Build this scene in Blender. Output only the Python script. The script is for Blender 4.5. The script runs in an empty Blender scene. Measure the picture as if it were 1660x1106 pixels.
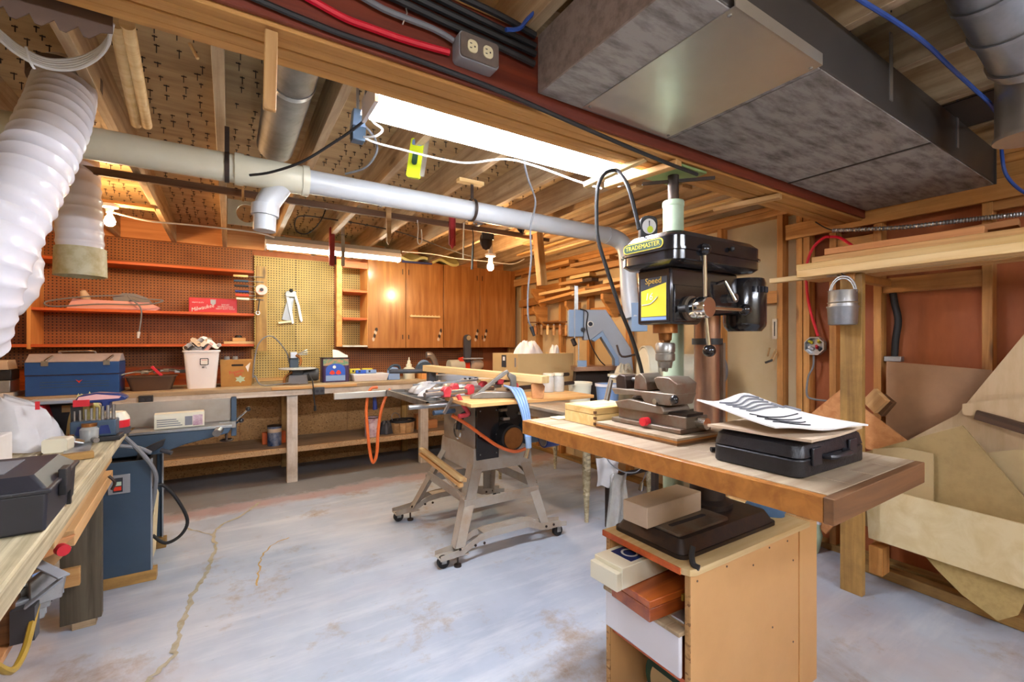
import bpy, bmesh, math, random
from mathutils import Vector, Matrix, Euler

# ------------------------------------------------------------------ camera, world, exposure
S = bpy.context.scene
C = S.collection
PI = math.pi
YAW = math.radians(32.1)                 # camera looks 32 degrees to the right of the back wall's normal
FPX, CXP, CYP, CAMH = 733.0, 830.0, 556.0, 1.30
cam_d = bpy.data.cameras.new('camera')
cam = bpy.data.objects.new('camera', cam_d); C.objects.link(cam)
cam_d.sensor_width = 36.0
cam_d.lens = 36.0 * FPX / 1660.0
cam_d.shift_y = (CYP - 553.0) / 1660.0
cam_d.clip_start = 0.03
cam.location = (0, 0, CAMH)
cam.rotation_euler = (PI / 2, 0, -YAW)
S.camera = cam
S.view_settings.view_transform = 'Standard'
S.view_settings.look = 'None'
S.view_settings.gamma = 1.0
S.view_settings.use_curve_mapping = False
S.view_settings.exposure = 2.0
world = bpy.data.worlds.new('world'); S.world = world
world.use_nodes = True
world.node_tree.nodes['Background'].inputs[0].default_value = (0.9, 0.93, 1.0, 1)
world.node_tree.nodes['Background'].inputs[1].default_value = 0.35
S.cycles.max_bounces = 8
S.cycles.diffuse_bounces = 5
S.cycles.glossy_bounces = 4
S.cycles.caustics_reflective = False
S.cycles.caustics_refractive = False
S.cycles.use_denoising = True
S.cycles.sample_clamp_indirect = 6.0

TUBE_MAIN, TUBE_BACK, BULB_L, BULB_R, TUBE_FILL = 36.0, 30.0, 200.0, 240.0, 30.0  # last value: fill tubes added behind the camera, out of view

# ------------------------------------------------------------------ measuring helpers (photo pixel + a known plane -> point in the room)
_s, _c = math.sin(YAW), math.cos(YAW)
def ray(u, v):
    t = (u - CXP) / FPX
    return Vector((_s + _c * t, _c - _s * t, (CYP - v) / FPX))
def PD(u, v, d): return Vector((0, 0, CAMH)) + ray(u, v) * d
def PZ(u, v, z): return PD(u, v, (z - CAMH) / ray(u, v).z)
def PY(u, v, y): return PD(u, v, y / ray(u, v).y)
def PX(u, v, x): return PD(u, v, x / ray(u, v).x)

# ------------------------------------------------------------------ materials
def lin(h):
    h = h.lstrip('#'); o = []
    for i in (0, 2, 4):
        x = int(h[i:i+2], 16) / 255
        o.append(x / 12.92 if x <= 0.04045 else ((x + 0.055) / 1.055) ** 2.4)
    return (*o, 1.0)
MATS = {}
def newmat(name):
    m = bpy.data.materials.new(name); m.use_nodes = True
    nt = m.node_tree; b = nt.nodes['Principled BSDF']
    return m, nt, b
def nd(nt, t, **kw):
    n = nt.nodes.new(t)
    for k, v in kw.items(): setattr(n, k, v)
    return n
def ramp(nt, src, stops):
    r = nd(nt, 'ShaderNodeValToRGB'); e = r.color_ramp.elements
    while len(e) < len(stops): e.new(0.5)
    for i, (p, c) in enumerate(stops):
        e[i].position = p; e[i].color = lin(c) if isinstance(c, str) else c
    nt.links.new(src, r.inputs[0]); return r.outputs[0]
def coords(nt, scale, kind='Object', rnd=True):
    tc = nd(nt, 'ShaderNodeTexCoord'); mp = nd(nt, 'ShaderNodeMapping')
    mp.inputs['Scale'].default_value = scale
    nt.links.new(tc.outputs[kind], mp.inputs[0])
    if rnd:
        oi = nd(nt, 'ShaderNodeObjectInfo'); mu = nd(nt, 'ShaderNodeMath', operation='MULTIPLY')
        mu.inputs[1].default_value = 37.0
        nt.links.new(oi.outputs['Random'], mu.inputs[0]); nt.links.new(mu.outputs[0], mp.inputs['Location'])
    return mp.outputs[0]
def noise(nt, vec, scale, detail=4, rough=0.55, dist=0.0):
    n = nd(nt, 'ShaderNodeTexNoise'); n.inputs['Scale'].default_value = scale
    n.inputs['Detail'].default_value = detail; n.inputs['Roughness'].default_value = rough
    n.inputs['Distortion'].default_value = dist
    if vec is not None: nt.links.new(vec, n.inputs['Vector'])
    return n.outputs['Fac']
def mixc(nt, fac, a, b, mode='MIX'):
    m = nd(nt, 'ShaderNodeMix', data_type='RGBA', blend_type=mode)
    if isinstance(fac, (int, float)): m.inputs[0].default_value = fac
    else: nt.links.new(fac, m.inputs[0])
    for i, x in ((6, a), (7, b)):
        if isinstance(x, str): m.inputs[i].default_value = lin(x)
        elif isinstance(x, tuple): m.inputs[i].default_value = x
        else: nt.links.new(x, m.inputs[i])
    return m.outputs[2]
def bump(nt, b, src, strength=0.2, dist=0.01):
    n = nd(nt, 'ShaderNodeBump'); n.inputs['Strength'].default_value = strength; n.inputs['Distance'].default_value = dist
    nt.links.new(src, n.inputs['Height']); nt.links.new(n.outputs[0], b.inputs['Normal'])

def wood(name, a, bcol, axis='X', rough=0.6, grain=1.0, knots=True, vary=0.18, dirt=None, dirt_amt=0.5, coat=0.0):
    """sawn timber: streaks along the local axis, a few knots, a little variation from piece to piece"""
    m, nt, b = newmat(name)
    al, ac = 1.3, 26.0 * grain
    sc = {'X': (al, ac, ac), 'Y': (ac, al, ac), 'Z': (ac, ac, al)}[axis]
    v = coords(nt, sc)
    f = noise(nt, v, 1.0, 5, 0.6, 0.6)
    col = ramp(nt, f, [(0.3, bcol), (0.62, a)])
    f2 = noise(nt, coords(nt, tuple(x * 0.22 for x in sc)), 1.0, 2)
    col = mixc(nt, ramp(nt, f2, [(0.35, (0, 0, 0, 1)), (0.7, (0.45, 0.45, 0.45, 1))]), col, bcol)
    if knots:
        ks = {'X': (2.2, 9, 9), 'Y': (9, 2.2, 9), 'Z': (9, 9, 2.2)}[axis]
        vo = nd(nt, 'ShaderNodeTexVoronoi'); vo.inputs['Scale'].default_value = 1.0
        nt.links.new(coords(nt, ks), vo.inputs['Vector'])
        kf = ramp(nt, vo.outputs['Distance'], [(0.07, (0.75, 0.75, 0.75, 1)), (0.16, (0, 0, 0, 1))])
        kd = tuple(x * 0.35 for x in lin(bcol)[:3]) + (1,)
        col = mixc(nt, kf, col, kd)
    if dirt:
        f3 = noise(nt, coords(nt, (5, 5, 5)), 1.0, 6, 0.7)
        col = mixc(nt, ramp(nt, f3, [(0.45, (0, 0, 0, 1)), (0.75, (dirt_amt,) * 3 + (1,))]), col, dirt)
    if vary:
        oi = nd(nt, 'ShaderNodeObjectInfo'); hs = nd(nt, 'ShaderNodeHueSaturation')
        mr = nd(nt, 'ShaderNodeMapRange'); mr.inputs['To Min'].default_value = 1 - vary; mr.inputs['To Max'].default_value = 1 + vary
        nt.links.new(oi.outputs['Random'], mr.inputs[0]); nt.links.new(mr.outputs[0], hs.inputs['Value'])
        nt.links.new(col, hs.inputs['Color']); col = hs.outputs[0]
    nt.links.new(col, b.inputs['Base Color'])
    b.inputs['Roughness'].default_value = rough
    b.inputs['Coat Weight'].default_value = coat
    b.inputs['Coat Roughness'].default_value = 0.15
    bump(nt, b, f, 0.15, 0.004)
    MATS[name] = m; return m

def plain(name, col, rough=0.5, metal=0.0, spots=None, amt=0.3, scale=8.0, bumps=0.0, coat=0.0, stretch=(1, 1, 1), detail=5, trans=0.0, alpha=1.0, kind='Object', vary=0.0):
    """one colour with a second colour breaking through in blotches"""
    m, nt, b = newmat(name)
    v = coords(nt, stretch, kind)
    f = noise(nt, v, scale, detail, 0.65)
    if spots:
        c = mixc(nt, ramp(nt, f, [(0.42, (0, 0, 0, 1)), (0.68, (amt,) * 3 + (1,))]), col, spots)
        if vary:
            oi = nd(nt, 'ShaderNodeObjectInfo'); hs = nd(nt, 'ShaderNodeHueSaturation')
            mr = nd(nt, 'ShaderNodeMapRange'); mr.inputs['To Min'].default_value = 1 - vary; mr.inputs['To Max'].default_value = 1 + vary
            nt.links.new(oi.outputs['Random'], mr.inputs[0]); nt.links.new(mr.outputs[0], hs.inputs['Value'])
            nt.links.new(c, hs.inputs['Color']); c = hs.outputs[0]
        nt.links.new(c, b.inputs['Base Color'])
    else:
        b.inputs['Base Color'].default_value = lin(col)
    b.inputs['Roughness'].default_value = rough; b.inputs['Metallic'].default_value = metal
    b.inputs['Coat Weight'].default_value = coat; b.inputs['Coat Roughness'].default_value = 0.1
    b.inputs['Transmission Weight'].default_value = trans
    b.inputs['Alpha'].default_value = alpha
    if bumps: bump(nt, b, f, bumps, 0.004)
    MATS[name] = m; return m

def glow(name, col, power):
    m, nt, b = newmat(name)
    b.inputs['Base Color'].default_value = lin(col)
    b.inputs['Emission Color'].default_value = lin(col); b.inputs['Emission Strength'].default_value = power
    MATS[name] = m; return m

def chips(name, base, dark, light, scale=90.0, rough=0.8):
    """particle board: small flakes"""
    m, nt, b = newmat(name)
    vo = nd(nt, 'ShaderNodeTexVoronoi'); vo.inputs['Scale'].default_value = scale
    nt.links.new(coords(nt, (1, 1, 1.4)), vo.inputs['Vector'])
    c = ramp(nt, vo.outputs['Color'], [(0.12, dark), (0.3, base), (0.8, base), (0.97, light)])
    f = noise(nt, coords(nt, (1, 1, 1)), 3.0, 4)
    c = mixc(nt, ramp(nt, f, [(0.4, (0, 0, 0, 1)), (0.8, (0.4, 0.4, 0.4, 1))]), c, dark)
    nt.links.new(c, b.inputs['Base Color']); b.inputs['Roughness'].default_value = rough
    MATS[name] = m; return m

# timber
wood('pine', '#d9ae73', '#b17c40'); wood('pine_light', '#e8cd98', '#cfa76a', knots=False)
wood('pine_beam', '#cf9a55', '#a06a2c', vary=0.1, rough=0.65)
wood('joist', '#d0b994', '#9a7d5c', vary=0.15, dirt='#7a6046', dirt_amt=0.4)
wood('stud', '#d29a55', '#a4682c', vary=0.14, dirt='#5e3d20', dirt_amt=0.35)
wood('stud_old', '#be9450', '#8a6634', dirt='#3c2a18', dirt_amt=0.5)
wood('beam_red', '#7d3318', '#561d10', knots=False, vary=0.0, rough=0.5)
wood('brown_strip', '#7e5632', '#4c311c', knots=False)
wood('rough_plank', '#e8dcb8', '#86744f', grain=2.0, dirt='#5a4a36', dirt_amt=0.4, knots=True)
wood('grey_wood', '#6d6350', '#433a2b', grain=1.3)
wood('painted_white', '#dcd6cc', '#b9ab98', knots=False, dirt='#7a6248', dirt_amt=0.55)
wood('bench_wood', '#c0a987', '#8c7354', knots=False, dirt='#6b5540', dirt_amt=0.5, vary=0.0)
wood('table_board', '#b87a38', '#8d5520', knots=False, vary=0.0, rough=0.4)
wood('table_top', '#b8a68c', '#8d755b', knots=False, vary=0.0, dirt='#5c3b44', dirt_amt=0.35, rough=0.55)
wood('maple', '#e6c98c', '#d0a863', knots=False, rough=0.45)
wood('cherry', '#b0591f', '#7c3210', knots=False, rough=0.35, coat=0.3)
wood('oak_ply', '#d59a63', '#b97843', knots=False)
wood('birch', '#e2d3ac', '#cdb785', knots=False, grain=0.35, vary=0.05)
wood('cab_door', '#b97d42', '#8b5020', axis='Z', knots=False, grain=0.6, vary=0.1, rough=0.28, coat=0.5)
wood('orange_board', '#d06326', '#a94414', knots=False, vary=0.06, rough=0.5)
wood('orange_end', '#dfa05c', '#c07a36', axis='Z', knots=False, vary=0.05)
wood('shelf_dusty', '#a08a70', '#77624a', knots=False, vary=0.0)
wood('scrap', '#cfa876', '#a67b48', knots=False, vary=0.22)
wood('dark_scrap', '#5c4330', '#3a2a1e', knots=False)
plain('plywood', '#c4a778', 0.75, spots='#94744a', amt=0.7, scale=1.0, stretch=(2.0, 14, 2), detail=6)
plain('ply_yellow', '#cdb476', 0.75, spots='#9a7a44', amt=0.6, scale=1.0, stretch=(2, 14, 2))
plain('hardboard', '#a07a58', 0.55, spots='#7b583c', amt=0.5, scale=3)
plain('mdf', '#ab9160', 0.7, spots='#8d7448', amt=0.5, scale=14)
plain('mdf_tan', '#b7a074', 0.7, spots='#9d8457', amt=0.4, scale=6)
plain('ply_pale', '#cbb08a', 0.7, spots='#b3956c', amt=0.6, scale=1, stretch=(3, 20, 3))
plain('melamine', '#d6a56a', 0.45, spots='#b98548', amt=0.3, scale=3)
plain('sheath_red', '#ae6234', 0.6, spots='#874622', amt=0.7, scale=1, stretch=(4, 4, 1))
plain('sheath_beige', '#c9b48c', 0.7, spots='#b3976a', amt=0.5, scale=2)
chips('chipboard', '#b98d58', '#7f5a34', '#d3ae78')
chips('chip_edge', '#c2a076', '#8b6a45', '#dcc29a', 160)
# metals, plastics, paint
plain('galv', '#b6b8ba', 0.38, 0.9, '#85898c', 0.6, 6, 0.05)
plain('galv_dusty', '#8d8a84', 0.6, 0.45, '#5f5a53', 0.8, 5, 0.1)
plain('galv_bright', '#d8d4ca', 0.33, 0.85, '#bdb7ab', 0.4, 2)
plain('duct_side', '#4c4845', 0.5, 0.6, '#5a5450', 0.5, 2)
plain('duct_end', '#97857a', 0.75, 0.2, '#6a5a50', 0.7, 30, 0.1)
plain('duct_under', '#a8a4a0', 0.75, 0.3, '#65605c', 0.95, 1.0, 0.1, stretch=(7, 26, 7), detail=10)
plain('steel', '#a9a8a4', 0.35, 0.9, '#6f6a63', 0.5, 20)
plain('chrome', '#d8d8d6', 0.12, 1.0)
plain('iron', '#857a6c', 0.45, 0.6, '#7a4a2c', 0.6, 14, 0.1)
plain('iron_dark', '#3b3330', 0.5, 0.6, '#59402f', 0.5, 18, 0.08)
plain('rusty_col', '#ab8a76', 0.28, 0.85, '#7d5646', 0.6, 4, stretch=(1, 1, 0.4))
plain('black_paint', '#17161a', 0.2, 0.0, '#24242a', 0.4, 4, coat=0.5)
plain('black_matte', '#1b1a1c', 0.55, 0.0, '#2c2a2b', 0.5, 20)
plain('black_case', '#17171c', 0.4, 0.0, '#23232b', 0.5, 60, 0.5)
plain('black_box', '#26262c', 0.38, 0.0, '#34343c', 0.4, 4)
plain('rubber', '#1d1c1d', 0.6)
plain('navy_steel', '#3d4f60', 0.42, 0.1, '#324252', 0.5, 3)
plain('band_grey', '#9aa0a8', 0.5, 0.1, '#848a90', 0.4, 3)
plain('band_blue', '#7f97b2', 0.5)
plain('saw_grey', '#b2aba0', 0.5, 0.1, '#9a7a56', 0.6, 4)
plain('saw_panel', '#aaa296', 0.42, 0.25, '#8f7c64', 0.6, 3)
plain('cast', '#8f8d88', 0.45, 0.8, '#6b655e', 0.5, 12)
plain('beige_machine', '#c6c1ac', 0.5, 0.0, '#a8a088', 0.4, 5)
plain('green_post', '#b6c9ae', 0.45, 0.0, '#90a98a', 0.5, 6)
plain('green_plate', '#8fa86c', 0.5, 0.1, '#708a50', 0.5, 6)
plain('pvc', '#cfcbb6', 0.35, 0.0, '#b5ae92', 0.4, 3)
plain('pvc_white', '#b6babe', 0.34, 0.0, '#a2a5a4', 0.35, 2)
plain('pvc_dirty', '#ccc8a8', 0.5, 0.0, '#a89a5c', 0.7, 16)
plain('hose_white', '#e6e5ec', 0.28, 0.0, '#cfcdd8', 0.3, 5, 0.15)
plain('cloth_white', '#e6e6e8', 0.7, 0.0, '#c9cad0', 0.4, 6)
plain('plastic_white', '#e4e3e8', 0.4)
plain('plastic_cream', '#e2dcc4', 0.4)
plain('film', '#e8e8ea', 0.25, 0.0, '#cfd0d4', 0.5, 8, alpha=0.72)
plain('film_clear', '#dcdcd6', 0.25, 0.0, '#b8b4a8', 0.6, 9, alpha=0.55)
plain('paper', '#e4e2df', 0.8, 0.0, '#d2cfca', 0.4, 8)
plain('paper_tan', '#c9b39a', 0.8, 0.0, '#b09a80', 0.4, 8)
plain('ink', '#2c2c34', 0.7)
plain('ink_grey', '#7a7a80', 0.7)
plain('cardboard', '#c9a974', 0.8, 0.0, '#b79560', 0.3, 4)
plain('kraft', '#a87a3c', 0.75, 0.0, '#8b602c', 0.5, 5)
plain('toolbox_blue', '#1f4a8a', 0.4, 0.1, '#2c5a9c', 0.4, 4)
plain('toolbox_lid', '#b2adb4', 0.45, 0.1, '#8f8c98', 0.5, 4)
plain('brown_tub', '#5a4334', 0.5, 0.0, '#4a362a', 0.4, 6)
plain('red', '#c4202c', 0.4); plain('red_box', '#c8222e', 0.4, 0.0, '#a01822', 0.4, 5)
plain('red_clamp', '#b2303a', 0.45, 0.0, '#d85a5e', 0.4, 20)
plain('red_dark', '#8e2a2a', 0.4, 0.0, '#a84040', 0.4, 9)
plain('red_cable', '#d0102c', 0.4)
plain('orange', '#e0692a', 0.45); plain('orange_tool', '#d8391c', 0.4)
plain('yellow', '#d8c432', 0.45); plain('lime', '#c8d622', 0.4); plain('blue', '#2a55b8', 0.4)
plain('blue_cable', '#2c4f9c', 0.4); plain('blue_dark', '#1b2c66', 0.4); plain('blue_pale', '#7f9cc8', 0.45)
plain('cable_white', '#dcdcdc', 0.45); plain('cable_grey', '#74767a', 0.5); plain('cable_yellow', '#a8882a', 0.5)
plain('box_grey', '#a2a4a8', 0.4, 0.3, '#86888e', 0.4, 9)
plain('box_face', '#7d7068', 0.45, 0.3, '#54483f', 0.5, 9)
plain('ivory', '#e8dcb4', 0.4); plain('dark_grey', '#3c3d42', 0.5); plain('mid_grey', '#77787c', 0.5)
plain('copper', '#a06a38', 0.4, 0.8, '#6d4526', 0.5, 12)
plain('gold', '#c8a23c', 0.4, 0.3); plain('tin_purple', '#3b2a50', 0.45, 0.0, '#4c3766', 0.4, 8)
plain('tin_print', '#3c6ab0', 0.45, 0.0, '#c86a58', 0.9, 10); plain('tin_floral', '#5a8a6a', 0.45, 0.0, '#c87860', 0.9, 30)
plain('can_blue', '#22406c', 0.4, 0.2, '#b5b8c0', 0.7, 9); plain('can_pink', '#d8c2c8', 0.4, 0.1, '#8a3c5c', 0.9, 14)
plain('pink', '#e0a8a4', 0.5); plain('green_dark', '#173c22', 0.6); plain('denim', '#4c6a8c', 0.8, 0.0, '#34506e', 0.5, 9)
plain('foam', '#b8a068', 0.9, 0.0, '#9c8450', 0.5, 40, 0.4)
plain('insul', '#d6cf8e', 0.9, 0.0, '#bfae5c', 0.6, 8, 0.3)
plain('grout', '#b4ae9a', 0.85, 0.0, '#948a6c', 0.8, 22, 0.2)
plain('sawdust', '#c8a66a', 0.9, 0.0, '#b48c50', 0.5, 30)
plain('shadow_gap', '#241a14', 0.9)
plain('glass', '#ffffff', 0.05, 0.0, trans=0.95)
glow('tube_main', '#f2f6ff', TUBE_MAIN); glow('tube_back', '#f2f8e6', TUBE_BACK); glow('tube_fill', '#eef4ff', TUBE_FILL)
glow('bulb_left', '#ffc88c', BULB_L); glow('bulb_right', '#ffcc94', BULB_R)

# pegboard: a grid of holes is fine relief; colour breaks to dark at each hole
def pegboard(name, a, b_, pitch=0.0254, hole=0.17):
    m, nt, b = newmat(name)
    tc = nd(nt, 'ShaderNodeTexCoord'); sx = nd(nt, 'ShaderNodeSeparateXYZ'); nt.links.new(tc.outputs['Object'], sx.inputs[0])
    ds = []
    for ax in ('X', 'Z'):
        mu = nd(nt, 'ShaderNodeMath', operation='MULTIPLY'); mu.inputs[1].default_value = 1 / pitch
        nt.links.new(sx.outputs[ax], mu.inputs[0])
        fr = nd(nt, 'ShaderNodeMath', operation='FRACT'); nt.links.new(mu.outputs[0], fr.inputs[0])
        sb = nd(nt, 'ShaderNodeMath', operation='SUBTRACT'); sb.inputs[1].default_value = 0.5; nt.links.new(fr.outputs[0], sb.inputs[0])
        sq = nd(nt, 'ShaderNodeMath', operation='POWER'); sq.inputs[1].default_value = 2.0
        ab = nd(nt, 'ShaderNodeMath', operation='ABSOLUTE'); nt.links.new(sb.outputs[0], ab.inputs[0]); nt.links.new(ab.outputs[0], sq.inputs[0])
        ds.append(sq.outputs[0])
    ad = nd(nt, 'ShaderNodeMath', operation='ADD'); nt.links.new(ds[0], ad.inputs[0]); nt.links.new(ds[1], ad.inputs[1])
    lt = nd(nt, 'ShaderNodeMath', operation='LESS_THAN'); lt.inputs[1].default_value = hole * hole; nt.links.new(ad.outputs[0], lt.inputs[0])
    f = noise(nt, coords(nt, (1, 1, 1)), 3.0, 4)
    c = ramp(nt, f, [(0.35, a), (0.7, b_)])
    c = mixc(nt, lt.outputs[0], c, '#2a1a10')
    nt.links.new(c, b.inputs['Base Color']); b.inputs['Roughness'].default_value = 0.6
    MATS[name] = m
pegboard('pegboard', '#bea262', '#a88c4a', hole=.22); pegboard('pegboard_brown', '#9c6234', '#824a22', hole=.21)

# painted, stained concrete floor
def floor_mat():
    m, nt, b = newmat('floor_paint')
    v = coords(nt, (1, 1, 1), rnd=False)
    f1 = noise(nt, v, 0.9, 6, 0.6)
    c = ramp(nt, f1, [(0.3, '#9ba6b8'), (0.5, '#b2bccb'), (0.7, '#c9d1dc')])
    f2 = noise(nt, coords(nt, (0.8, 5, 1), rnd=False), 1.5, 8, 0.7)                       # scuffs that run with the room
    c = mixc(nt, ramp(nt, f2, [(0.48, (0, 0, 0, 1)), (0.72, (0.6,) * 3 + (1,))]), c, '#dcdee2')
    f3 = noise(nt, v, 2.3, 8, 0.75)                                                       # sawdust and wear
    c = mixc(nt, ramp(nt, f3, [(0.56, (0, 0, 0, 1)), (0.70, (0.85,) * 3 + (1,))]), c, '#a08a72')
    f4 = noise(nt, coords(nt, (1.3, 1.3, 1), rnd=False), 0.55, 5, 0.6)
    c = mixc(nt, ramp(nt, f4, [(0.55, (0, 0, 0, 1)), (0.75, (0.5,) * 3 + (1,))]), c, '#b99a90')
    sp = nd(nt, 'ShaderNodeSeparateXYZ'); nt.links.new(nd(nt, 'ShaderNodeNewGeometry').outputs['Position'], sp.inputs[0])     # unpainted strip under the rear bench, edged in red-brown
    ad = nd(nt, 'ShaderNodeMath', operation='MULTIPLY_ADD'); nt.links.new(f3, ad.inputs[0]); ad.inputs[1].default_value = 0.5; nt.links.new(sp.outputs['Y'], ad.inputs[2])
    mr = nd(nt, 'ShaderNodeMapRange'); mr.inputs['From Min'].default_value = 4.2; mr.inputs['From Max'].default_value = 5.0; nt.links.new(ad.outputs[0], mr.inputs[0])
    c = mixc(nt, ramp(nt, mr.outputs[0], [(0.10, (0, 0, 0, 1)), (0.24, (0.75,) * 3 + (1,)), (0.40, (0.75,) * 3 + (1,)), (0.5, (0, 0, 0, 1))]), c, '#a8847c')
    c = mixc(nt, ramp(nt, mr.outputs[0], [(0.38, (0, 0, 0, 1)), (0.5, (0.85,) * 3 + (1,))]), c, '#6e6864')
    f6 = noise(nt, coords(nt, (1, 1, 1), rnd=False), 1.1, 7, 0.7, 0.4)                    # darker brownish blotches scattered over the floor
    c = mixc(nt, ramp(nt, f6, [(0.56, (0, 0, 0, 1)), (0.72, (0.55,) * 3 + (1,))]), c, '#8b7468')
    f5 = noise(nt, v, 26.0, 3, 0.6)
    c = mixc(nt, ramp(nt, f5, [(0.72, (0, 0, 0, 1)), (0.8, (0.5,) * 3 + (1,))]), c, '#6f6252')
    nt.links.new(c, b.inputs['Base Color']); b.inputs['Roughness'].default_value = 0.5
    bump(nt, b, f2, 0.08, 0.004)
    MATS['floor_paint'] = m
floor_mat()

# ------------------------------------------------------------------ mesh building
class MB:
    def __init__(s): s.v = []; s.f = []
    def add(s, vs, fs, M=None):
        o = len(s.v)
        s.v += [tuple(M @ Vector(p)) if M else tuple(p) for p in vs]
        s.f += [tuple(i + o for i in f) for f in fs]; return s
    def bx(s, x0, x1, y0, y1, z0, z1, M=None):
        vs = [(x0,y0,z0),(x1,y0,z0),(x1,y1,z0),(x0,y1,z0),(x0,y0,z1),(x1,y0,z1),(x1,y1,z1),(x0,y1,z1)]
        return s.add(vs, [(0,3,2,1),(4,5,6,7),(0,1,5,4),(1,2,6,5),(2,3,7,6),(3,0,4,7)], M)
    def box(s, c, d, M=None):
        return s.bx(c[0]-d[0]/2, c[0]+d[0]/2, c[1]-d[1]/2, c[1]+d[1]/2, c[2]-d[2]/2, c[2]+d[2]/2, M)
    def taper(s, x0, x1, y0, y1, z0, z1, ix, iy, M=None):          # box whose top is inset by ix, iy
        vs = [(x0,y0,z0),(x1,y0,z0),(x1,y1,z0),(x0,y1,z0),(x0+ix,y0+iy,z1),(x1-ix,y0+iy,z1),(x1-ix,y1-iy,z1),(x0+ix,y1-iy,z1)]
        return s.add(vs, [(0,3,2,1),(4,5,6,7),(0,1,5,4),(1,2,6,5),(2,3,7,6),(3,0,4,7)], M)
    def beam(s, p0, p1, w, h, up=(0, 0, 1)):
        M, L = frame(p0, p1, up); return s.bx(-L/2, L/2, -w/2, w/2, -h/2, h/2, M)
    def cyl(s, p0, p1, r, r2=None, n=16, caps=True):
        r2 = r if r2 is None else r2
        M, L = frame(p0, p1); vs = []; fs = []
        for i in range(n):
            a = 2*PI*i/n
            vs += [(-L/2, r*math.cos(a), r*math.sin(a)), (L/2, r2*math.cos(a), r2*math.sin(a))]
        for i in range(n):
            j = (i+1) % n; fs.append((2*i, 2*j, 2*j+1, 2*i+1)[::-1])
        if caps: fs += [tuple(2*i for i in range(n)), tuple(2*i+1 for i in reversed(range(n)))]
        return s.add(vs, fs, M)
    def lathe(s, prof, o=(0,0,0), axis=(0,0,1), n=20, closed=False, sx=1, sy=1):
        M = Matrix.Translation(Vector(o)) @ Vector((0,0,1)).rotation_difference(Vector(axis).normalized()).to_matrix().to_4x4()
        vs = []; fs = []; k = len(prof)
        for i in range(n):
            a = 2*PI*i/n
            vs += [(r*math.cos(a)*sx, r*math.sin(a)*sy, z) for r, z in prof]
        for i in range(n):
            j = (i+1) % n
            for q in range(k if closed else k-1):
                t = (q+1) % k; fs.append((i*k+q, j*k+q, j*k+t, i*k+t))
        return s.add(vs, fs, M)
    def ball(s, c, r, n=12, sz=1.0):
        p = [(r*math.sin(PI*i/8), -r*sz*math.cos(PI*i/8)) for i in range(9)]
        p[0] = (0.0005*r, p[0][1]); p[-1] = (0.0005*r, p[-1][1])
        return s.lathe(p, c, n=n)
    def tube(s, pts, r, n=8, smooth=0, caps=True, rs=None):
        pts = [Vector(p) for p in pts]
        if smooth: pts = spline(pts, smooth)
        k = len(pts); vs = []; fs = []; prev = None
        for i, p in enumerate(pts):
            t = (pts[min(i+1, k-1)] - pts[max(i-1, 0)])
            t = t.normalized() if t.length > 1e-9 else Vector((0,0,1))
            if prev is None:
                a = Vector((0,0,1)) if abs(t.z) < 0.9 else Vector((1,0,0)); u = t.cross(a).normalized()
            else:
                u = prev - t * prev.dot(t); u = u.normalized() if u.length > 1e-6 else t.orthogonal().normalized()
            prev = u; w = t.cross(u); rr = rs(i/(k-1)) if rs else r
            for q in range(n):
                an = 2*PI*q/n; vs.append(tuple(p + (u*math.cos(an) + w*math.sin(an))*rr))
        for i in range(k-1):
            for q in range(n):
                j = (q+1) % n; fs.append((i*n+q, i*n+j, (i+1)*n+j, (i+1)*n+q))
        if caps: fs += [tuple(reversed(range(n))), tuple((k-1)*n+q for q in range(n))]
        return s.add(vs, fs)
    def prism(s, poly, h0, h1, M=None):                           # polygon in local XY, extruded in local Z
        k = len(poly); vs = [(x, y, h0) for x, y in poly] + [(x, y, h1) for x, y in poly]
        fs = [tuple(reversed(range(k))), tuple(range(k, 2*k))] + [(i, (i+1) % k, k+(i+1) % k, k+i) for i in range(k)]
        return s.add(vs, fs, M)
    def sheet(s, pts, th, nrm=None):                              # flat panel through 3D points (coplanar), with thickness
        pts = [Vector(p) for p in pts]; k = len(pts)
        n = nrm or (pts[1]-pts[0]).cross(pts[2]-pts[0]).normalized(); n = Vector(n)
        vs = [tuple(p) for p in pts] + [tuple(p + n*th) for p in pts]
        return s.add(vs, [tuple(reversed(range(k))), tuple(range(k, 2*k))] + [(i, (i+1) % k, k+(i+1) % k, k+i) for i in range(k)])
    def surf(s, fn, nu, nv, th=0.0):                              # sheet from a function of u, v
        g = [[Vector(fn(i/nu, j/nv)) for j in range(nv+1)] for i in range(nu+1)]
        vs = [tuple(g[i][j]) for i in range(nu+1) for j in range(nv+1)]
        id_ = lambda i, j: i*(nv+1)+j
        fs = [(id_(i,j), id_(i+1,j), id_(i+1,j+1), id_(i,j+1)) for i in range(nu) for j in range(nv)]
        if th:
            N = len(vs); vs2 = []
            for i in range(nu+1):
                for j in range(nv+1):
                    a = g[min(i+1,nu)][j]-g[max(i-1,0)][j]; b = g[i][min(j+1,nv)]-g[i][max(j-1,0)]
                    nn = a.cross(b); nn = nn.normalized() if nn.length > 1e-9 else Vector((0,0,1))
                    vs2.append(tuple(g[i][j] - nn*th))
            fs += [tuple(N+x for x in reversed(f)) for f in list(fs)]
            ring = [id_(i,0) for i in range(nu+1)] + [id_(nu,j) for j in range(1,nv+1)] + [id_(i,nv) for i in range(nu-1,-1,-1)] + [id_(0,j) for j in range(nv-1,0,-1)]
            for a in range(len(ring)):
                b = ring[(a+1) % len(ring)]; fs.append((ring[a], N+ring[a], N+b, b))
            vs += vs2
        return s.add(vs, fs)

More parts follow.
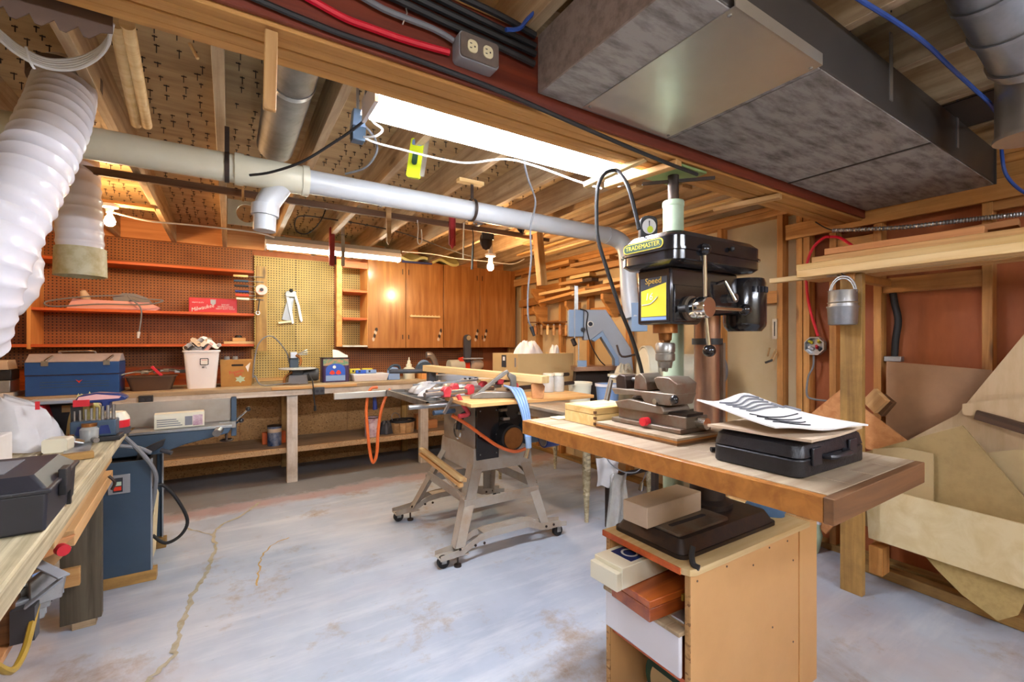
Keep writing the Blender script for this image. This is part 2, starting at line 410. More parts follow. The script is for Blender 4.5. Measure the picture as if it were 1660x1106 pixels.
def frame(p0, p1, up=(0, 0, 1)):
    p0 = Vector(p0); p1 = Vector(p1); d = p1 - p0; L = d.length; x = d.normalized(); up = Vector(up)
    if abs(x.dot(up.normalized())) > 0.98: up = Vector((0, 1, 0)) if abs(x.y) < 0.9 else Vector((1, 0, 0))
    y = up.cross(x).normalized(); z = x.cross(y)
    M = Matrix((x, y, z)).transposed().to_4x4(); M.translation = (p0 + p1) / 2
    return M, L
def spline(pts, k):
    out = []
    n = len(pts)
    for i in range(n-1):
        p0, p1, p2, p3 = pts[max(i-1,0)], pts[i], pts[i+1], pts[min(i+2,n-1)]
        for j in range(k):
            t = j/k
            out.append(0.5*((2*p1)+(p2-p0)*t+(2*p0-5*p1+4*p2-p3)*t*t+(3*p1-p0-3*p2+p3)*t**3))
    out.append(pts[-1]); return out
def rect(x0, x1, y0, y1): return [(x0,y0),(x1,y0),(x1,y1),(x0,y1)]
def rrect(x0, x1, y0, y1, r, n=5):
    o = []
    for cx, cy, a0 in ((x1-r,y0+r,-PI/2),(x1-r,y1-r,0),(x0+r,y1-r,PI/2),(x0+r,y0+r,PI)):
        o += [(cx+r*math.cos(a0+PI/2*i/n), cy+r*math.sin(a0+PI/2*i/n)) for i in range(n+1)]
    return o
def XF(loc=(0,0,0), rx=0, ry=0, rz=0): return Matrix.Translation(Vector(loc)) @ Euler((rx,ry,rz)).to_matrix().to_4x4()

# ------------------------------------------------------------------ objects: things, parts, setting
def mat(m): return m if isinstance(m, bpy.types.Material) else MATS[m]
def props(o, label=None, cat=None, group=None, kind=None):
    for k, v in (('label', label), ('category', cat), ('group', group), ('kind', kind)):
        if v: o[k] = v
    return o
def thing(name, label, cat, loc=(0,0,0), rz=0.0, group=None, local=False, kind=None):
    """an Empty at the thing's base; its parts are written in room coordinates (local=False) or in its own (local=True)"""
    o = bpy.data.objects.new(name, None); C.objects.link(o); o.empty_display_size = 0.05
    o.location = loc; o.rotation_euler = (0, 0, rz)
    o['_w'] = 0 if local else 1
    return props(o, label, cat, group, kind)
def root(o):
    while o.parent: o = o.parent
    return o
def rootM(o):
    r = root(o)
    return (Matrix.Translation(r.location) @ Euler(r.rotation_euler).to_matrix().to_4x4())
def wmat(o):
    """world matrix of an object built here, from its stored transform"""
    M = Matrix.Translation(o.location) @ Euler(o.rotation_euler).to_matrix().to_4x4()
    return wmat(o.parent) @ M if o.parent else M
def obj(name, mb, m, parent=None, bevel=0.0, smooth=True, label=None, angle=40, seg=2):
    me = bpy.data.meshes.new(name); vs = [Vector(v) for v in mb.v]
    o = bpy.data.objects.new(name, me); C.objects.link(o)
    if parent:
        o.parent = parent; r = root(parent)
        if r.get('_w', 1): P = wmat(parent).inverted()
        else: P = (wmat(parent).inverted() @ rootM(r)) if parent is not r else Matrix()
        vs = [P @ v for v in vs]
    lo = Vector((min(v.x for v in vs), min(v.y for v in vs), min(v.z for v in vs)))
    hi = Vector((max(v.x for v in vs), max(v.y for v in vs), max(v.z for v in vs)))
    c = Vector(((lo.x+hi.x)/2, (lo.y+hi.y)/2, lo.z if not parent else (lo.z+hi.z)/2))
    o.location = c
    me.from_pydata([tuple(v - c) for v in vs], [], mb.f); me.update()
    bm = bmesh.new(); bm.from_mesh(me); bmesh.ops.recalc_face_normals(bm, faces=bm.faces); bm.to_mesh(me); bm.free()
    if smooth:
        me.shade_smooth(); me.set_sharp_from_angle(angle=math.radians(angle))
    me.materials.append(mat(m))
    if bevel:
        md = o.modifiers.new('bevel', 'BEVEL'); md.width = bevel; md.segments = seg; md.limit_method = 'ANGLE'; md.angle_limit = math.radians(50)
    if label: o['label'] = label
    return o
def single(name, mb, m, label, cat, group=None, bevel=0.0, kind=None, smooth=True):
    return props(obj(name, mb, m, None, bevel, smooth), label, cat, group, kind)
def bar(name, p0, p1, w, h, m, parent=None, up=(0, 0, 1), bevel=0.002, label=None, cat=None, group=None, kind=None):
    """a straight board, local X along its length (so the grain runs with it)"""
    M, L = frame(p0, p1, up)
    key = ('bar', round(L, 4), round(w, 4), round(h, 4), mat(m).name)
    me = BARS.get(key)
    if me is None:
        mb = MB().bx(-L/2, L/2, -w/2, w/2, -h/2, h/2)
        me = bpy.data.meshes.new(name); me.from_pydata(mb.v, [], mb.f); me.update(); me.materials.append(mat(m)); BARS[key] = me
    o = bpy.data.objects.new(name, me); C.objects.link(o)
    if parent:
        o.parent = parent
        if root(parent).get('_w', 1): M = wmat(parent).inverted() @ M
        elif parent.parent: M = wmat(parent).inverted() @ rootM(parent) @ M
    o.location = M.translation; o.rotation_euler = M.to_euler()
    if bevel:
        md = o.modifiers.new('bevel', 'BEVEL'); md.width = bevel; md.segments = 1
    return props(o, label, cat, group, kind)
BARS = {}
def dup(src, loc, rz=None, label=None, group=None):
    r = src.copy(); C.objects.link(r); r.location = loc
    if rz is not None: r.rotation_euler = (0, 0, rz)
    if label: r['label'] = label
    if group: r['group'] = group
    for ch in list(src.children):
        c = ch.copy(); C.objects.link(c); c.parent = r
        for g in list(ch.children):
            d = g.copy(); C.objects.link(d); d.parent = c
    return r
def text(name, s, size, m, M, parent, depth=0.0006, sx=1.0, shear=0.0):
    """lettering as a thin mesh; M places its XY plane"""
    cu = bpy.data.curves.new(name, 'FONT'); cu.body = s; cu.size = size; cu.align_x = 'CENTER'; cu.align_y = 'CENTER'
    cu.extrude = depth; cu.shear = shear; cu.resolution_u = 2
    t = bpy.data.objects.new(name, cu); C.objects.link(t)
    dg = bpy.context.evaluated_depsgraph_get()
    me = bpy.data.meshes.new_from_object(t.evaluated_get(dg)); bpy.data.objects.remove(t); bpy.data.curves.remove(cu)
    mb = MB(); mb.add([(v.co.x*sx, v.co.y, v.co.z) for v in me.vertices], [tuple(p.vertices) for p in me.polygons], M)
    bpy.data.meshes.remove(me)
    return obj(name, mb, m, parent, smooth=False)
def plane_M(o, x, y):
    """matrix whose local X, Y point along x, y with origin o (Z = X x Y)"""
    x = Vector(x).normalized(); y = Vector(y).normalized(); z = x.cross(y)
    M = Matrix((x, y, z)).transposed().to_4x4(); M.translation = Vector(o); return M
rnd = random.Random(7)
# ================================================================== the room
BACK_Y, RIGHT_X, LEFT_X, FRONT_Y = 5.38, 3.20, -2.1, -2.2
JB, SUB = 2.255, 2.44                      # underside of the joists, underside of the subfloor
def shell(name, mb, m, label): return props(obj(name, mb, m, None), label, None, None, 'structure')

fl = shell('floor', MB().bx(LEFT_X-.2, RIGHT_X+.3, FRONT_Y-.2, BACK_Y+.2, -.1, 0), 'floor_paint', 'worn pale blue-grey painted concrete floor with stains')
def crack(pts, w0, m='grout', name='filled_crack'):
    mb = MB(); k = len(pts); vs = []
    for i, p in enumerate(pts):
        p = Vector(p); t = (Vector(pts[min(i+1,k-1)])-Vector(pts[max(i-1,0)])).normalized(); n = Vector((-t.y, t.x, 0))
        w = w0*(0.5+rnd.random()*0.9); j = n*rnd.uniform(-.25,.25)*w0
        vs += [tuple(p+j-n*w/2+Vector((0,0,.0022))), tuple(p+j+n*w/2+Vector((0,0,.0022)))]
    mb.add(vs, [(2*i,2*i+2,2*i+3,2*i+1) for i in range(k-1)])
    return obj(name, mb, m, fl)
def dense(pts, n=6):
    p = spline([Vector(q) for q in pts], n)
    return [q+Vector((rnd.uniform(-.007,.007), rnd.uniform(-.007,.007), 0)) for q in p]
crack(dense([PZ(u,v,0) for u,v in ((235,1106),(262,1085),(285,1055),(292,1020),(305,985),(318,955),(335,930),(345,905),(350,885),(347,865),(362,850),(395,835),(420,815))]), .021)
crack(dense([PZ(u,v,0) for u,v in ((418,950),(420,925),(424,905),(440,885),(470,872))],5), .010, 'sawdust')
crack(dense([PZ(u,v,0) for u,v in ((345,868),(320,862),(300,857))],4), .014)

# ---- ceiling: subfloor, joists, nails
ceil_o = shell('ceiling', MB().bx(LEFT_X-.2, RIGHT_X+.3, FRONT_Y-.2, BACK_Y+.2, SUB, SUB+.02), 'plywood', 'plywood subfloor seen from below with nail points')
JX = [-.03+.406*k for k in range(-5, 9)]
for x in JX:
    bar('joist', (x, FRONT_Y, (JB+SUB)/2), (x, BACK_Y, (JB+SUB)/2), .038, SUB-JB, 'joist', ceil_o)
# blocking over the beam and at the ends
for i in range(len(JX)-1):
    if i % 2: bar('blocking', (JX[i]+.02, 1.25, (JB+SUB)/2), (JX[i+1]-.02, 1.25, (JB+SUB)/2), .038, SUB-JB-.004, 'joist', ceil_o)
nails = MB()
for i in range(len(JX)-1):
    for k in range(5):
        x = JX[i]+.07+.066*k
        y = 1.5 if x < 2.2 else 2.2
        while y < 5.2:
            l = rnd.uniform(.018,.034); a = rnd.uniform(-.006,.006); xx = x+rnd.uniform(-.012,.012)
            if rnd.random() < .8:
                nails.bx(xx-.0016, xx+.0016, y-.0016, y+.0016, SUB-l, SUB)
                nails.bx(xx-rnd.uniform(.006,.012), xx+rnd.uniform(.006,.012), y-.001, y+.001, SUB-.006, SUB-.002)
            y += .085+rnd.uniform(-.03,.03)
for i in range(len(JX)-1):
    for k in range(3):
        y = -.3
        while y < 1.1:
            x = JX[i]+.09+.11*k+rnd.uniform(-.02,.02); nails.bx(x-.0015,x+.0015,y-.0015,y+.0015,SUB-rnd.uniform(.015,.03),SUB); y += .13
props(obj('nail_points', nails, 'iron_dark', ceil_o, smooth=False), kind='stuff')
# stray insulation batts stuffed in the joist ends over the cabinets
for i, x in enumerate(JX):
    if 0.3 < x < 2.4:
        def f(u, v, x=x): return (x+.025+u*.355, 5.0+.28*v+.02*math.sin(9*u+x*5), JB+.02+.03*math.sin(7*u+3*v+x*9)+.11*v)
        obj('insulation_batt', MB().surf(f, 8, 6, .03), 'insul', ceil_o)

# ---- back wall
wb = shell('wall_back', MB().bx(LEFT_X-.2, RIGHT_X+.3, BACK_Y, BACK_Y+.12, 0, SUB), 'sheath_red', 'back wall of reddish wood sheathing')
for i in range(5):
    x0 = -2.0+i*1.05
    obj('chipboard_panel', MB().bx(x0, x0+1.046, BACK_Y-.016, BACK_Y, .0, .86), 'chipboard', wb)
bar('rim_board', (LEFT_X, BACK_Y-.03, (JB+SUB)/2), (RIGHT_X, BACK_Y-.03, (JB+SUB)/2), .05, SUB-JB-.002, 'oak_ply', wb)
# ---- right wall: studs over sheathing
wr = shell('wall_right', MB().bx(RIGHT_X+.09, RIGHT_X+.2, FRONT_Y-.2, BACK_Y+.2, 0, SUB), 'sheath_red', 'open stud wall on the right')
obj('sheathing_panel', MB().bx(RIGHT_X+.078, RIGHT_X+.09, 1.56, 2.55, .04, 2.2), 'sheath_beige', wr)
obj('sheathing_panel', MB().bx(RIGHT_X+.078, RIGHT_X+.09, 2.56, 3.9, .04, 2.2), 'sheath_beige', wr)
obj('sheathing_panel', MB().bx(RIGHT_X+.078, RIGHT_X+.09, 3.91, 5.3, .04, 2.2), 'sheath_beige', wr)
STUDS = [5.2, 4.86, 4.53, 4.08, 3.6, 3.05, 2.55, 2.1, 1.65, 1.525, 1.482, 1.33, 1.10, .65, .2, -.25, -.7, -1.1, -1.5, -1.9]
for y in STUDS:
    bar('stud', (RIGHT_X+.039, y, .04), (RIGHT_X+.039, y, 2.175), .038, .078, 'stud', wr, up=(1,0,0))
bar('bottom_plate', (RIGHT_X+.039, FRONT_Y, .02), (RIGHT_X+.039, BACK_Y, .02), .085, .04, 'stud_old', wr)
bar('top_plate', (RIGHT_X+.039, FRONT_Y, 2.195), (RIGHT_X+.039, BACK_Y, 2.195), .085, .04, 'stud', wr)
bar('top_plate', (RIGHT_X+.039, FRONT_Y, 2.235), (RIGHT_X+.039, BACK_Y, 2.235), .085, .036, 'stud', wr)
for y0, y1, z in ((4.53,4.86,1.70),(4.08,4.53,1.52),(3.6,4.08,1.42),(3.05,3.6,1.62),(2.55,3.05,1.78),(4.08,4.53,1.95),(1.65,2.1,1.62),(.65,1.1,1.63),(1.1,1.33,1.9)):
    bar('fire_block', (RIGHT_X+.045, y0+.02, z), (RIGHT_X+.045, y1-.02, z), .06, .085, 'stud', wr)
# diagonal ledger and storage brackets nailed to the studs
bar('ledger', (RIGHT_X-.012, 4.9, 1.80), (RIGHT_X-.012, 2.95, 1.86), .024, .09, 'stud', wr)
bar('ledger', (RIGHT_X-.012, 5.1, 2.08), (RIGHT_X-.012, 2.6, 2.09), .024, .09, 'pine', wr)
bar('ledger', (RIGHT_X-.012, 1.6, 2.04), (RIGHT_X-.012, -.6, 2.06), .024, .1, 'stud', wr)
# ---- the two walls behind the camera
wl = shell('wall_left', MB().bx(LEFT_X-.12, LEFT_X, FRONT_Y-.2, BACK_Y+.2, 0, SUB), 'sheath_beige', 'left wall')
wf = shell('wall_front', MB().bx(LEFT_X-.2, RIGHT_X+.3, FRONT_Y-.12, FRONT_Y, 0, SUB), 'sheath_beige', 'wall behind the camera')

# ================================================================== overhead: beam, post, ducts, pipe, lights
BY0, BZ = 1.165, 2.02
T = thing('support_beam', 'built-up timber ceiling beam, red-brown on the near side, pine plies underneath', 'beam', (.5, BY0+.085, BZ))
T['kind'] = 'structure'
for i in range(4):
    y = BY0+.02+.0415*i
    bar('beam_ply', (LEFT_X, y, (BZ+JB)/2+.003*(i%2)), (RIGHT_X+.05, y, (BZ+JB)/2+.003*(i%2)), .0375, JB-BZ-.008, 'pine_beam', T)
bar('face_board', (LEFT_X, BY0-.008, (BZ+JB)/2+.006), (RIGHT_X+.05, BY0-.008, (BZ+JB)/2+.006), .014, JB-BZ-.014, 'beam_red', T, label='red-brown stained near side of the beam')
# cross cleats under the beam
for x, l in ((1.50, .33), (2.25, .3)):
    bar('cleat', (x, BY0-.01, BZ-.014), (x-.06, BY0+l, BZ-.014), .04, .024, 'pine', T)
# staples over the cables
st = MB()
for x in (.12, .38, .62, .9): st.tube([(x, BY0-.028, 2.12),(x+.01, BY0-.034, 2.15),(x+.01, BY0-.026, 2.17)], .002, 5)
props(obj('staples', st, 'galv_bright', T), kind='stuff')

PXc, PYc = 1.60, 1.262
T = thing('support_post', 'pale green steel jack post under the ceiling beam, behind the drill press', 'post', (PXc, PYc, 0))
obj('tube', MB().cyl((PXc,PYc,0.012),(PXc,PYc,1.90),.042,n=24).lathe([(.0425,0),(.0445,.003),(.0445,.02),(.0425,.023)],(PXc,PYc,1.875),n=24), 'green_post', T)
obj('jack_screw', MB().cyl((PXc,PYc,1.88),(PXc,PYc,BZ-.008),.023), 'iron_dark', T)
obj('turning_bar', MB().beam((PXc-.09,PYc+.09,1.985),(PXc+.11,PYc-.12,1.985),.012,.012), 'iron_dark', T)
obj('top_plate', MB().bx(PXc-.10,PXc+.10,PYc-.09,PYc+.09,BZ-.011,BZ-.001), 'green_plate', T, .002)
obj('base_plate', MB().bx(PXc-.06,PXc+.06,PYc-.055,PYc+.055,0,.012), 'green_plate', T)
hm = MB()
for z, a in ((.62,2.9),(.86,3.4),(1.08,3.6),(1.22,3.2),(1.48,3.6)): 
    hm.cyl((PXc+.038*math.cos(a),PYc+.038*math.sin(a),z),(PXc+.0428*math.cos(a),PYc+.0428*math.sin(a),z),.008,n=10)
hm.cyl((PXc-.042,PYc-.005,1.115),(PXc-.06,PYc-.008,1.115),.009,n=10)
props(obj('pin_holes', hm, 'copper', T), kind='stuff')

# ---- the big rectangular duct
DX0, DX1, DY0, DY1, DZ0, DZ1 = .815, RIGHT_X-.005, .62, 1.145, 2.075, 2.27
DZ1 = 2.252
T = thing('air_duct', 'large dark sheet-metal air duct with a bright patch, hung beside the beam', 'duct', ((DX0+DX1)/2,(DY0+DY1)/2,DZ0))
obj('duct_body', MB().bx(DX0+.004, DX1, DY0, DY1, DZ0+.004, DZ1), 'duct_side', T, .004)
obj('end_cap', MB().bx(DX0-.002, DX0+.004, DY0, DY1, DZ0, DZ1), 'duct_end', T, label='brown dusty end of the duct')
obj('bottom_sheet', MB().bx(DX0, 1.42, DY0+.002, DY1, DZ0, DZ0+.004), 'duct_under', T)
obj('bottom_sheet', MB().bx(1.424, 2.30, DY0+.002, DY1, DZ0, DZ0+.004), 'duct_under', T)
obj('bottom_sheet', MB().bx(2.304, DX1, DY0+.002, DY1, DZ0, DZ0+.004), 'duct_under', T)
obj('patch_plate', MB().bx(.985, 1.40, DY0-.012, DY1-.01, DZ0-.003, DZ0).bx(.985,1.40,DY0-.014,DY0-.011,DZ0-.003,DZ0+.03), 'galv_bright', T, label='bright sheet-metal patch screwed under the duct')
sc = MB()
for x in (1.0, 1.385):
    for y in (DY0+.01, DY1-.03): sc.ball((x,y,DZ0-.004), .006, 8, .6)
props(obj('screws', sc, 'steel', T), kind='stuff')
obj('seam_rib', MB().bx(DX1-.03, DX1-.02, DY0-.008, DY0, DZ0, DZ1), 'duct_side', T); obj('seam_rib', MB().bx(2.296,2.308,DY0,DY1,DZ0-.004,DZ0), 'duct_side', T)
for x in (1.9, 2.6): obj('hanger_strap', MB().bx(x, x+.025, DY0-.003, DY0, DZ0+.05, JB+.1), 'galv', T)

# ---- round ducts at the upper right corner
def ringduct(name, pts, r, m, label, ribs=(), seg=24):
    T = thing(name, label, 'duct', tuple(pts[-1]))
    obj('pipe', MB().tube(pts, r, seg), m, T)
    for p, q in ribs:
        p = Vector(p); q = Vector(q); d = (q-p).normalized()
        obj('rib', MB().cyl(p-d*.006, p+d*.006, r+.007, n=seg), 'galv', T)
    return T
a = PD(1630,-40,1.27); b = PD(1694,80,1.37)
T = ringduct('round_duct', [PD(1596,-110,1.21), a, b], .118, 'galv', 'dusty round galvanized elbow duct in the upper right corner',
         [(a,b),(a.lerp(b,.45),b),(a.lerp(b,.9),b)])
T = thing('vertical_duct', 'pale rounded sheet-metal duct boot below the galvanized elbow', 'duct', (2.36,.37,2.01))
obj('boot', MB().cyl((2.36,.37,2.02),(2.36,.37,2.24),.09,n=28), 'galv_bright', T)
obj('flange', MB().cyl((2.36,.37,2.012),(2.36,.37,2.024),.096,n=28), 'galv_bright', T)
T = thing('joist_duct', 'silver round duct running up between the joists behind the beam', 'duct', (.26, 2.4, 2.25))
obj('pipe', MB().cyl((.205,1.42,2.315),(.205,2.62,2.315),.085,n=28), 'galv_dusty', T)
obj('collar', MB().cyl((.205,1.9,2.315),(.205,1.93,2.315),.088,n=28), 'galv', T)
props(obj('panned_joist', MB().bx(2.44,2.76,-.2,.95,JB-.004,JB), 'duct_side', None), 'dark sheet-metal panel closing a joist bay beside the duct', 'panel')

# ---- dust-collection pipe
PPY, PPZ = 2.36, 2.075
T = thing('dust_pipe', 'long cream plastic dust-collection pipe slung under the joists', 'pipe', (.9, PPY, PPZ-.06))
xs = PY(395,262,PPY).x; xs2 = PY(500,283,PPY).x; xe = PY(990,372,PPY).x
obj('pipe', MB().cyl((LEFT_X+.02, PPY, PPZ+.004),(xs, PPY, PPZ),.062,n=28), 'pvc', T)
obj('branch_fitting', MB().cyl((xs-.02,PPY,PPZ),(xs2,PPY,PPZ),.066,n=28).cyl((xs-.035,PPY,PPZ),(xs,PPY,PPZ),.070,n=28).cyl((xs2-.03,PPY,PPZ),(xs2,PPY,PPZ),.071,n=28), 'pvc', T)
bx0 = (xs+xs2)/2+.05
br = MB().tube([(bx0-.02,PPY,PPZ-.01),(bx0-.05,PPY+.02,PPZ-.06),(bx0-.085,PPY+.03,PPZ-.12),(bx0-.095,PPY+.03,PPZ-.17)], .052, 24, 4)
br.cyl((bx0-.095,PPY+.03,PPZ-.135),(bx0-.098,PPY+.03,PPZ-.185),.058,n=24).cyl((bx0-.097,PPY+.03,PPZ-.18),(bx0-.1,PPY+.03,PPZ-.255),.047,n=24)
obj('down_branch', br, 'pvc_white', T)
obj('main_run', MB().cyl((xs2-.01,PPY,PPZ),(xe,PPY+.02,PPZ-.005),.056,n=28), 'pvc_white', T)
obj('end_elbow', MB().tube([(xe-.03,PPY+.02,PPZ-.005),(xe+.05,PPY+.02,PPZ-.015),(xe+.11,PPY+.0,PPZ-.05),(xe+.13,PPY-.03,PPZ-.14),(xe+.12,PPY-.06,PPZ-.40),(xe+.12,PPY-.10,PPZ-.60)], .06, 24, 5), 'pvc_white', T)
for u, v in ((368,258),(765,332)):
    x = PY(u,v,PPY).x
    h = MB().lathe([(.064,-.009),(.066,-.009),(.066,.009),(.064,.009)], (x,PPY,PPZ), (1,0,0), 24, True).bx(x-.009,x+.009,PPY-.003,PPY+.001,PPZ+.062,JB)
    obj('hanger_strap', h, 'iron_dark', T)
x = PY(765,318,PPY).x
bar('wooden_spacer', (x-.09,PPY,JB-.02),(x+.07,PPY,JB-.02),.045,.022,'pine_light',T)
for x in (xs-.005, bx0+.06): obj('joint_line', MB().lathe([(.0665,-.002),(.0685,0),(.0665,.002)], (x,PPY,PPZ), (1,0,0), 28), 'dark_grey', T)
hp = PD(1037,517,3.2); R = XF(hp,0,0,-YAW)
obj('hood', MB().bx(-.07,.04,-.05,.05,-.09,.11,R), 'band_blue', T, .002, label='pale blue sheet-metal hood at the low end of the pipe')

# ---- white flexible hoses
def hose(name, pts, r, label, pitch=.03, parts=None, rs=None):
    P = spline([Vector(p) for p in pts], 40)
    L = [0]
    for i in range(1, len(P)): L.append(L[-1]+(P[i]-P[i-1]).length)
    n = int(L[-1]/(pitch/8)); Q = []; j = 0
    for i in range(n+1):
        s = L[-1]*i/n
        while j < len(L)-2 and L[j+1] < s: j += 1
        Q.append(P[j].lerp(P[j+1], (s-L[j])/max(L[j+1]-L[j],1e-6)))
    T = thing(name, label, 'hose', tuple(P[-1]))
    mb = MB(); m = len(Q)
    mb.tube(Q, r, 36, rs=lambda t: r*(1.03-.07*abs(math.sin(PI*t*L[-1]/pitch))**.8+.008*math.sin(13*t*9)))
    obj('sleeve', mb, 'hose_white', T)
    return T
hl = [PD(108,128,1.72), PD(100,165,1.60), PD(86,205,1.50), PD(56,270,1.40), PD(18,345,1.32), PD(-22,430,1.27), PD(-42,500,1.27), PD(-58,560,1.3)]
T = hose('flexible_hose', hl, .088, 'fat white ribbed dust hose bulging down the left edge from the ceiling', .05)
obj('ceiling_collar', MB().lathe([(.085,0),(.105,0),(.105,.05),(.085,.05)], tuple(PD(106,138,1.70)), (.0,.1,1), 24, True), 'brown_tub', T, label='dark ring where the hose enters the ceiling')
lo = [PD(-60,600,1.62), PD(-20,560,1.5), PD(20,500,1.55), PD(24,450,1.62), PD(10,400,1.7), PD(-30,380,1.8)]
T = hose('flexible_hose', [PD(-70,350,1.75), PD(0,372,1.76), PD(18,410,1.78), PD(22,445,1.78), PD(5,478,1.76), PD(-35,492,1.72), PD(-90,470,1.7), PD(-170,440,1.75)], .085, 'lower bend of white ribbed hose at the left edge beside the orange shelves', .05)
hs = [PD(122,205,2.85), PD(122,235,2.66), PD(124,290,2.45), PD(128,345,2.42), PD(131,412,2.42)]
T = hose('flexible_hose', hs, .098, 'white ribbed dust hose hanging straight down with a cream collar', .058)
e = hs[-1]
obj('end_collar', MB().lathe([(.092,.03),(.104,.03),(.106,-.03),(.108,-.12),(.101,-.12),(.098,-.03)], tuple(e), n=28), 'pvc_dirty', T, label='cream plastic end collar with dusty rim')

# ---- fluorescent fixtures
def tube_light(name, x0, x1, y, z, label, glowm, w=.15, tubes=(-.035,.035), house='galv_bright', rz=0.0, hood=True):
    L = x1-x0; T = thing(name, label, 'light', ((x0+x1)/2, y, z), rz, local=True)
    hb = MB().bx(-L/2, L/2, -w*.22, w*.22, .035, .085)
    obj('ballast_housing', hb, 'mid_grey', T, .003)
    if hood:
        prof = [(-w/2,.0),(-w*.22,.045),(w*.22,.045),(w/2,.0),(w/2,.004),(w*.22,.049),(-w*.22,.049),(-w/2,.004)]
        obj('reflector', MB().prism([(q,p) for q,p in prof], -L/2, L/2, Matrix(((0,0,1,0),(1,0,0,0),(0,1,0,0),(0,0,0,1)))), 'plastic_white', T)
    for ty in tubes: obj('tube', MB().cyl((-L/2+.02,ty,-.014),(L/2-.02,ty,-.014),.017,n=14), glowm, T)
    for sx in (-1,1): obj('lamp_holder', MB().bx(sx*L/2-.012 if sx>0 else -L/2, sx*L/2 if sx>0 else -L/2+.012, -w*.4, w*.4, -.034, .04), 'plastic_white', T)
    return T
T = tube_light('fluorescent_light', .38, 1.58, 1.475, 2.075, 'long bright fluorescent fixture hung just behind the ceiling beam', 'tube_main', .20, (-.05,.05))
for q_ in (-.5,.5): obj('hanging_chain', MB().tube([(q_,0,.085),(q_,0,JB-2.075)], .003, 5), 'galv', T)
T = tube_light('fluorescent_light', .27, 1.47, 4.48, 2.15, 'fluorescent fixture over the rear bench in front of the pegboard', 'tube_back', .13, (0.0,), hood=True)
for q_ in (-.45,.45): obj('hanging_chain', MB().tube([(q_,0,.085),(q_,0,JB-2.15)], .003, 5), 'galv', T)
T = tube_light('fluorescent_light', -1.0, .2, -.75, 2.12, 'added unseen fluorescent fill light on the ceiling behind the camera', 'tube_fill', .17)  # unseen fixture added to brighten the room
T = tube_light('fluorescent_light', 1.1, 2.3, -1.3, 2.12, 'second added unseen fluorescent fill light behind the camera near the stud wall', 'tube_fill', .17)  # another fill fixture added out of view
def bulb(x, y, z, m, label):
    T = thing('light_bulb', label, 'light bulb', (x,y,z), 0, local=True)
    obj('glass_bulb', MB().lathe([(.0005,-.062),(.018,-.058),(.029,-.042),(.031,-.026),(.024,-.006),(.014,.014),(.013,.03)], n=16), m, T)
    obj('socket', MB().lathe([(.016,.028),(.02,.03),(.022,.06),(.045,.066),(.05,.085),(.0005,.085)], n=18), 'plastic_white', T)
    return T
p = PD(178,357,3.05); bar('bulb_batten', (JX[2]-.1,p.y,JB-.011),(JX[4]+.0,p.y,JB-.011),.09,.02,'pine',None,label='batten across the joists carrying the left bulb',cat='batten')
bulb(p.x,p.y,JB-.107,'bulb_left','bare glowing light bulb beside the hanging white hose')
p = PD(797,428,4.08); p.x = JX[10]
T = bulb(p.x,p.y,p.z,'bulb_right','bare glowing light bulb above the wooden cabinets')
obj('drop_stem', MB().cyl((0,0,.08),(0,0,JB-p.z),.02,n=10), 'pvc_white', T)
# ================================================================== things hung overhead
def cord(name, pts, r, m, label, cat='cable', smooth=6, n=7):
    return single(name, MB().tube(pts, r, n, smooth), m, label, cat)
BF = BY0-.026                                    # just in front of the beam's near face
# cables clipped to the beam
cord('red_cable', [PY(u,v,BF) for u,v in ((470,-20),(505,0),(560,30),(600,45),(660,66),(728,85))], .0085, 'red_cable', 'bright red cable running along the beam to the outlet box')
cord('black_cable', [PY(u,v,BF) for u,v in ((380,-18),(425,3),(545,52),(640,84),(760,128),(830,156))]+[PY(u,v,BF) for u,v in ((900,187),(980,222),(1060,256),(1130,283))], .007, 'black_matte', 'thin dark cable stapled low along the beam', smooth=4)
for i, (pts, r, m, lb) in enumerate((
    (((560,-22),(622,15),(700,46),(735,66)), .008, 'cable_grey', 'grey armoured cable ending at the outlet box'),
    (((580,-30),(640,-2),(720,36),(800,72),(866,104)), .0095, 'black_matte', 'lowest of the thick black cables on the beam'),
    (((620,-30),(680,0),(760,38),(830,70),(868,88)), .0095, 'black_matte', 'second thick black cable up the beam'),
    (((650,-38),(700,-8),(780,32),(868,75)), .0095, 'black_matte', 'third thick black cable up the beam'),
    (((690,-38),(740,-8),(810,25),(868,58)), .0095, 'black_matte', 'uppermost of the thick black cables on the beam'))):
    cord('beam_cable', [PY(u,v,BF-.004) for u,v in pts], r, m, lb, smooth=4)['group'] = 'cables bundled along the beam'
# outlet box
p = PY(767,94,BY0-.02); T = thing('outlet_box', 'grey metal double outlet box fixed to the red-brown beam', 'outlet', (p.x,p.y,p.z-.05))
bxw, bxh = .062, .036
ob = MB().prism(rrect(-bxw,bxw,-bxh,bxh,.012), 0, .042, plane_M((p.x,BY0-.016,p.z),(1,0,0),(0,0,1)))
obj('body', ob, 'box_grey', T)
fc = obj('face_plate', MB().prism(rrect(-bxw+.003,bxw-.003,-bxh+.003,bxh-.003,.01), .042, .047, plane_M((p.x,BY0-.016,p.z),(1,0,0),(0,0,1))), 'box_face', T)
for sx in (-.024,.024):
    so = obj('socket', MB().prism(rrect(sx-.015,sx+.015,-.017,.017,.012), .047, .050, plane_M((p.x,BY0-.016,p.z),(1,0,0),(0,0,1))), 'ivory', fc)
    for q, (dx,dz) in enumerate(((-.006,.006),(-.006,-.006),(.006,0))):
        obj('slot', MB().box((sx+dx,dz,.0503),(.006 if q<2 else .004,.002 if q<2 else .004,.001),plane_M((p.x,BY0-.016,p.z),(1,0,0),(0,0,1))), 'ink', fc)
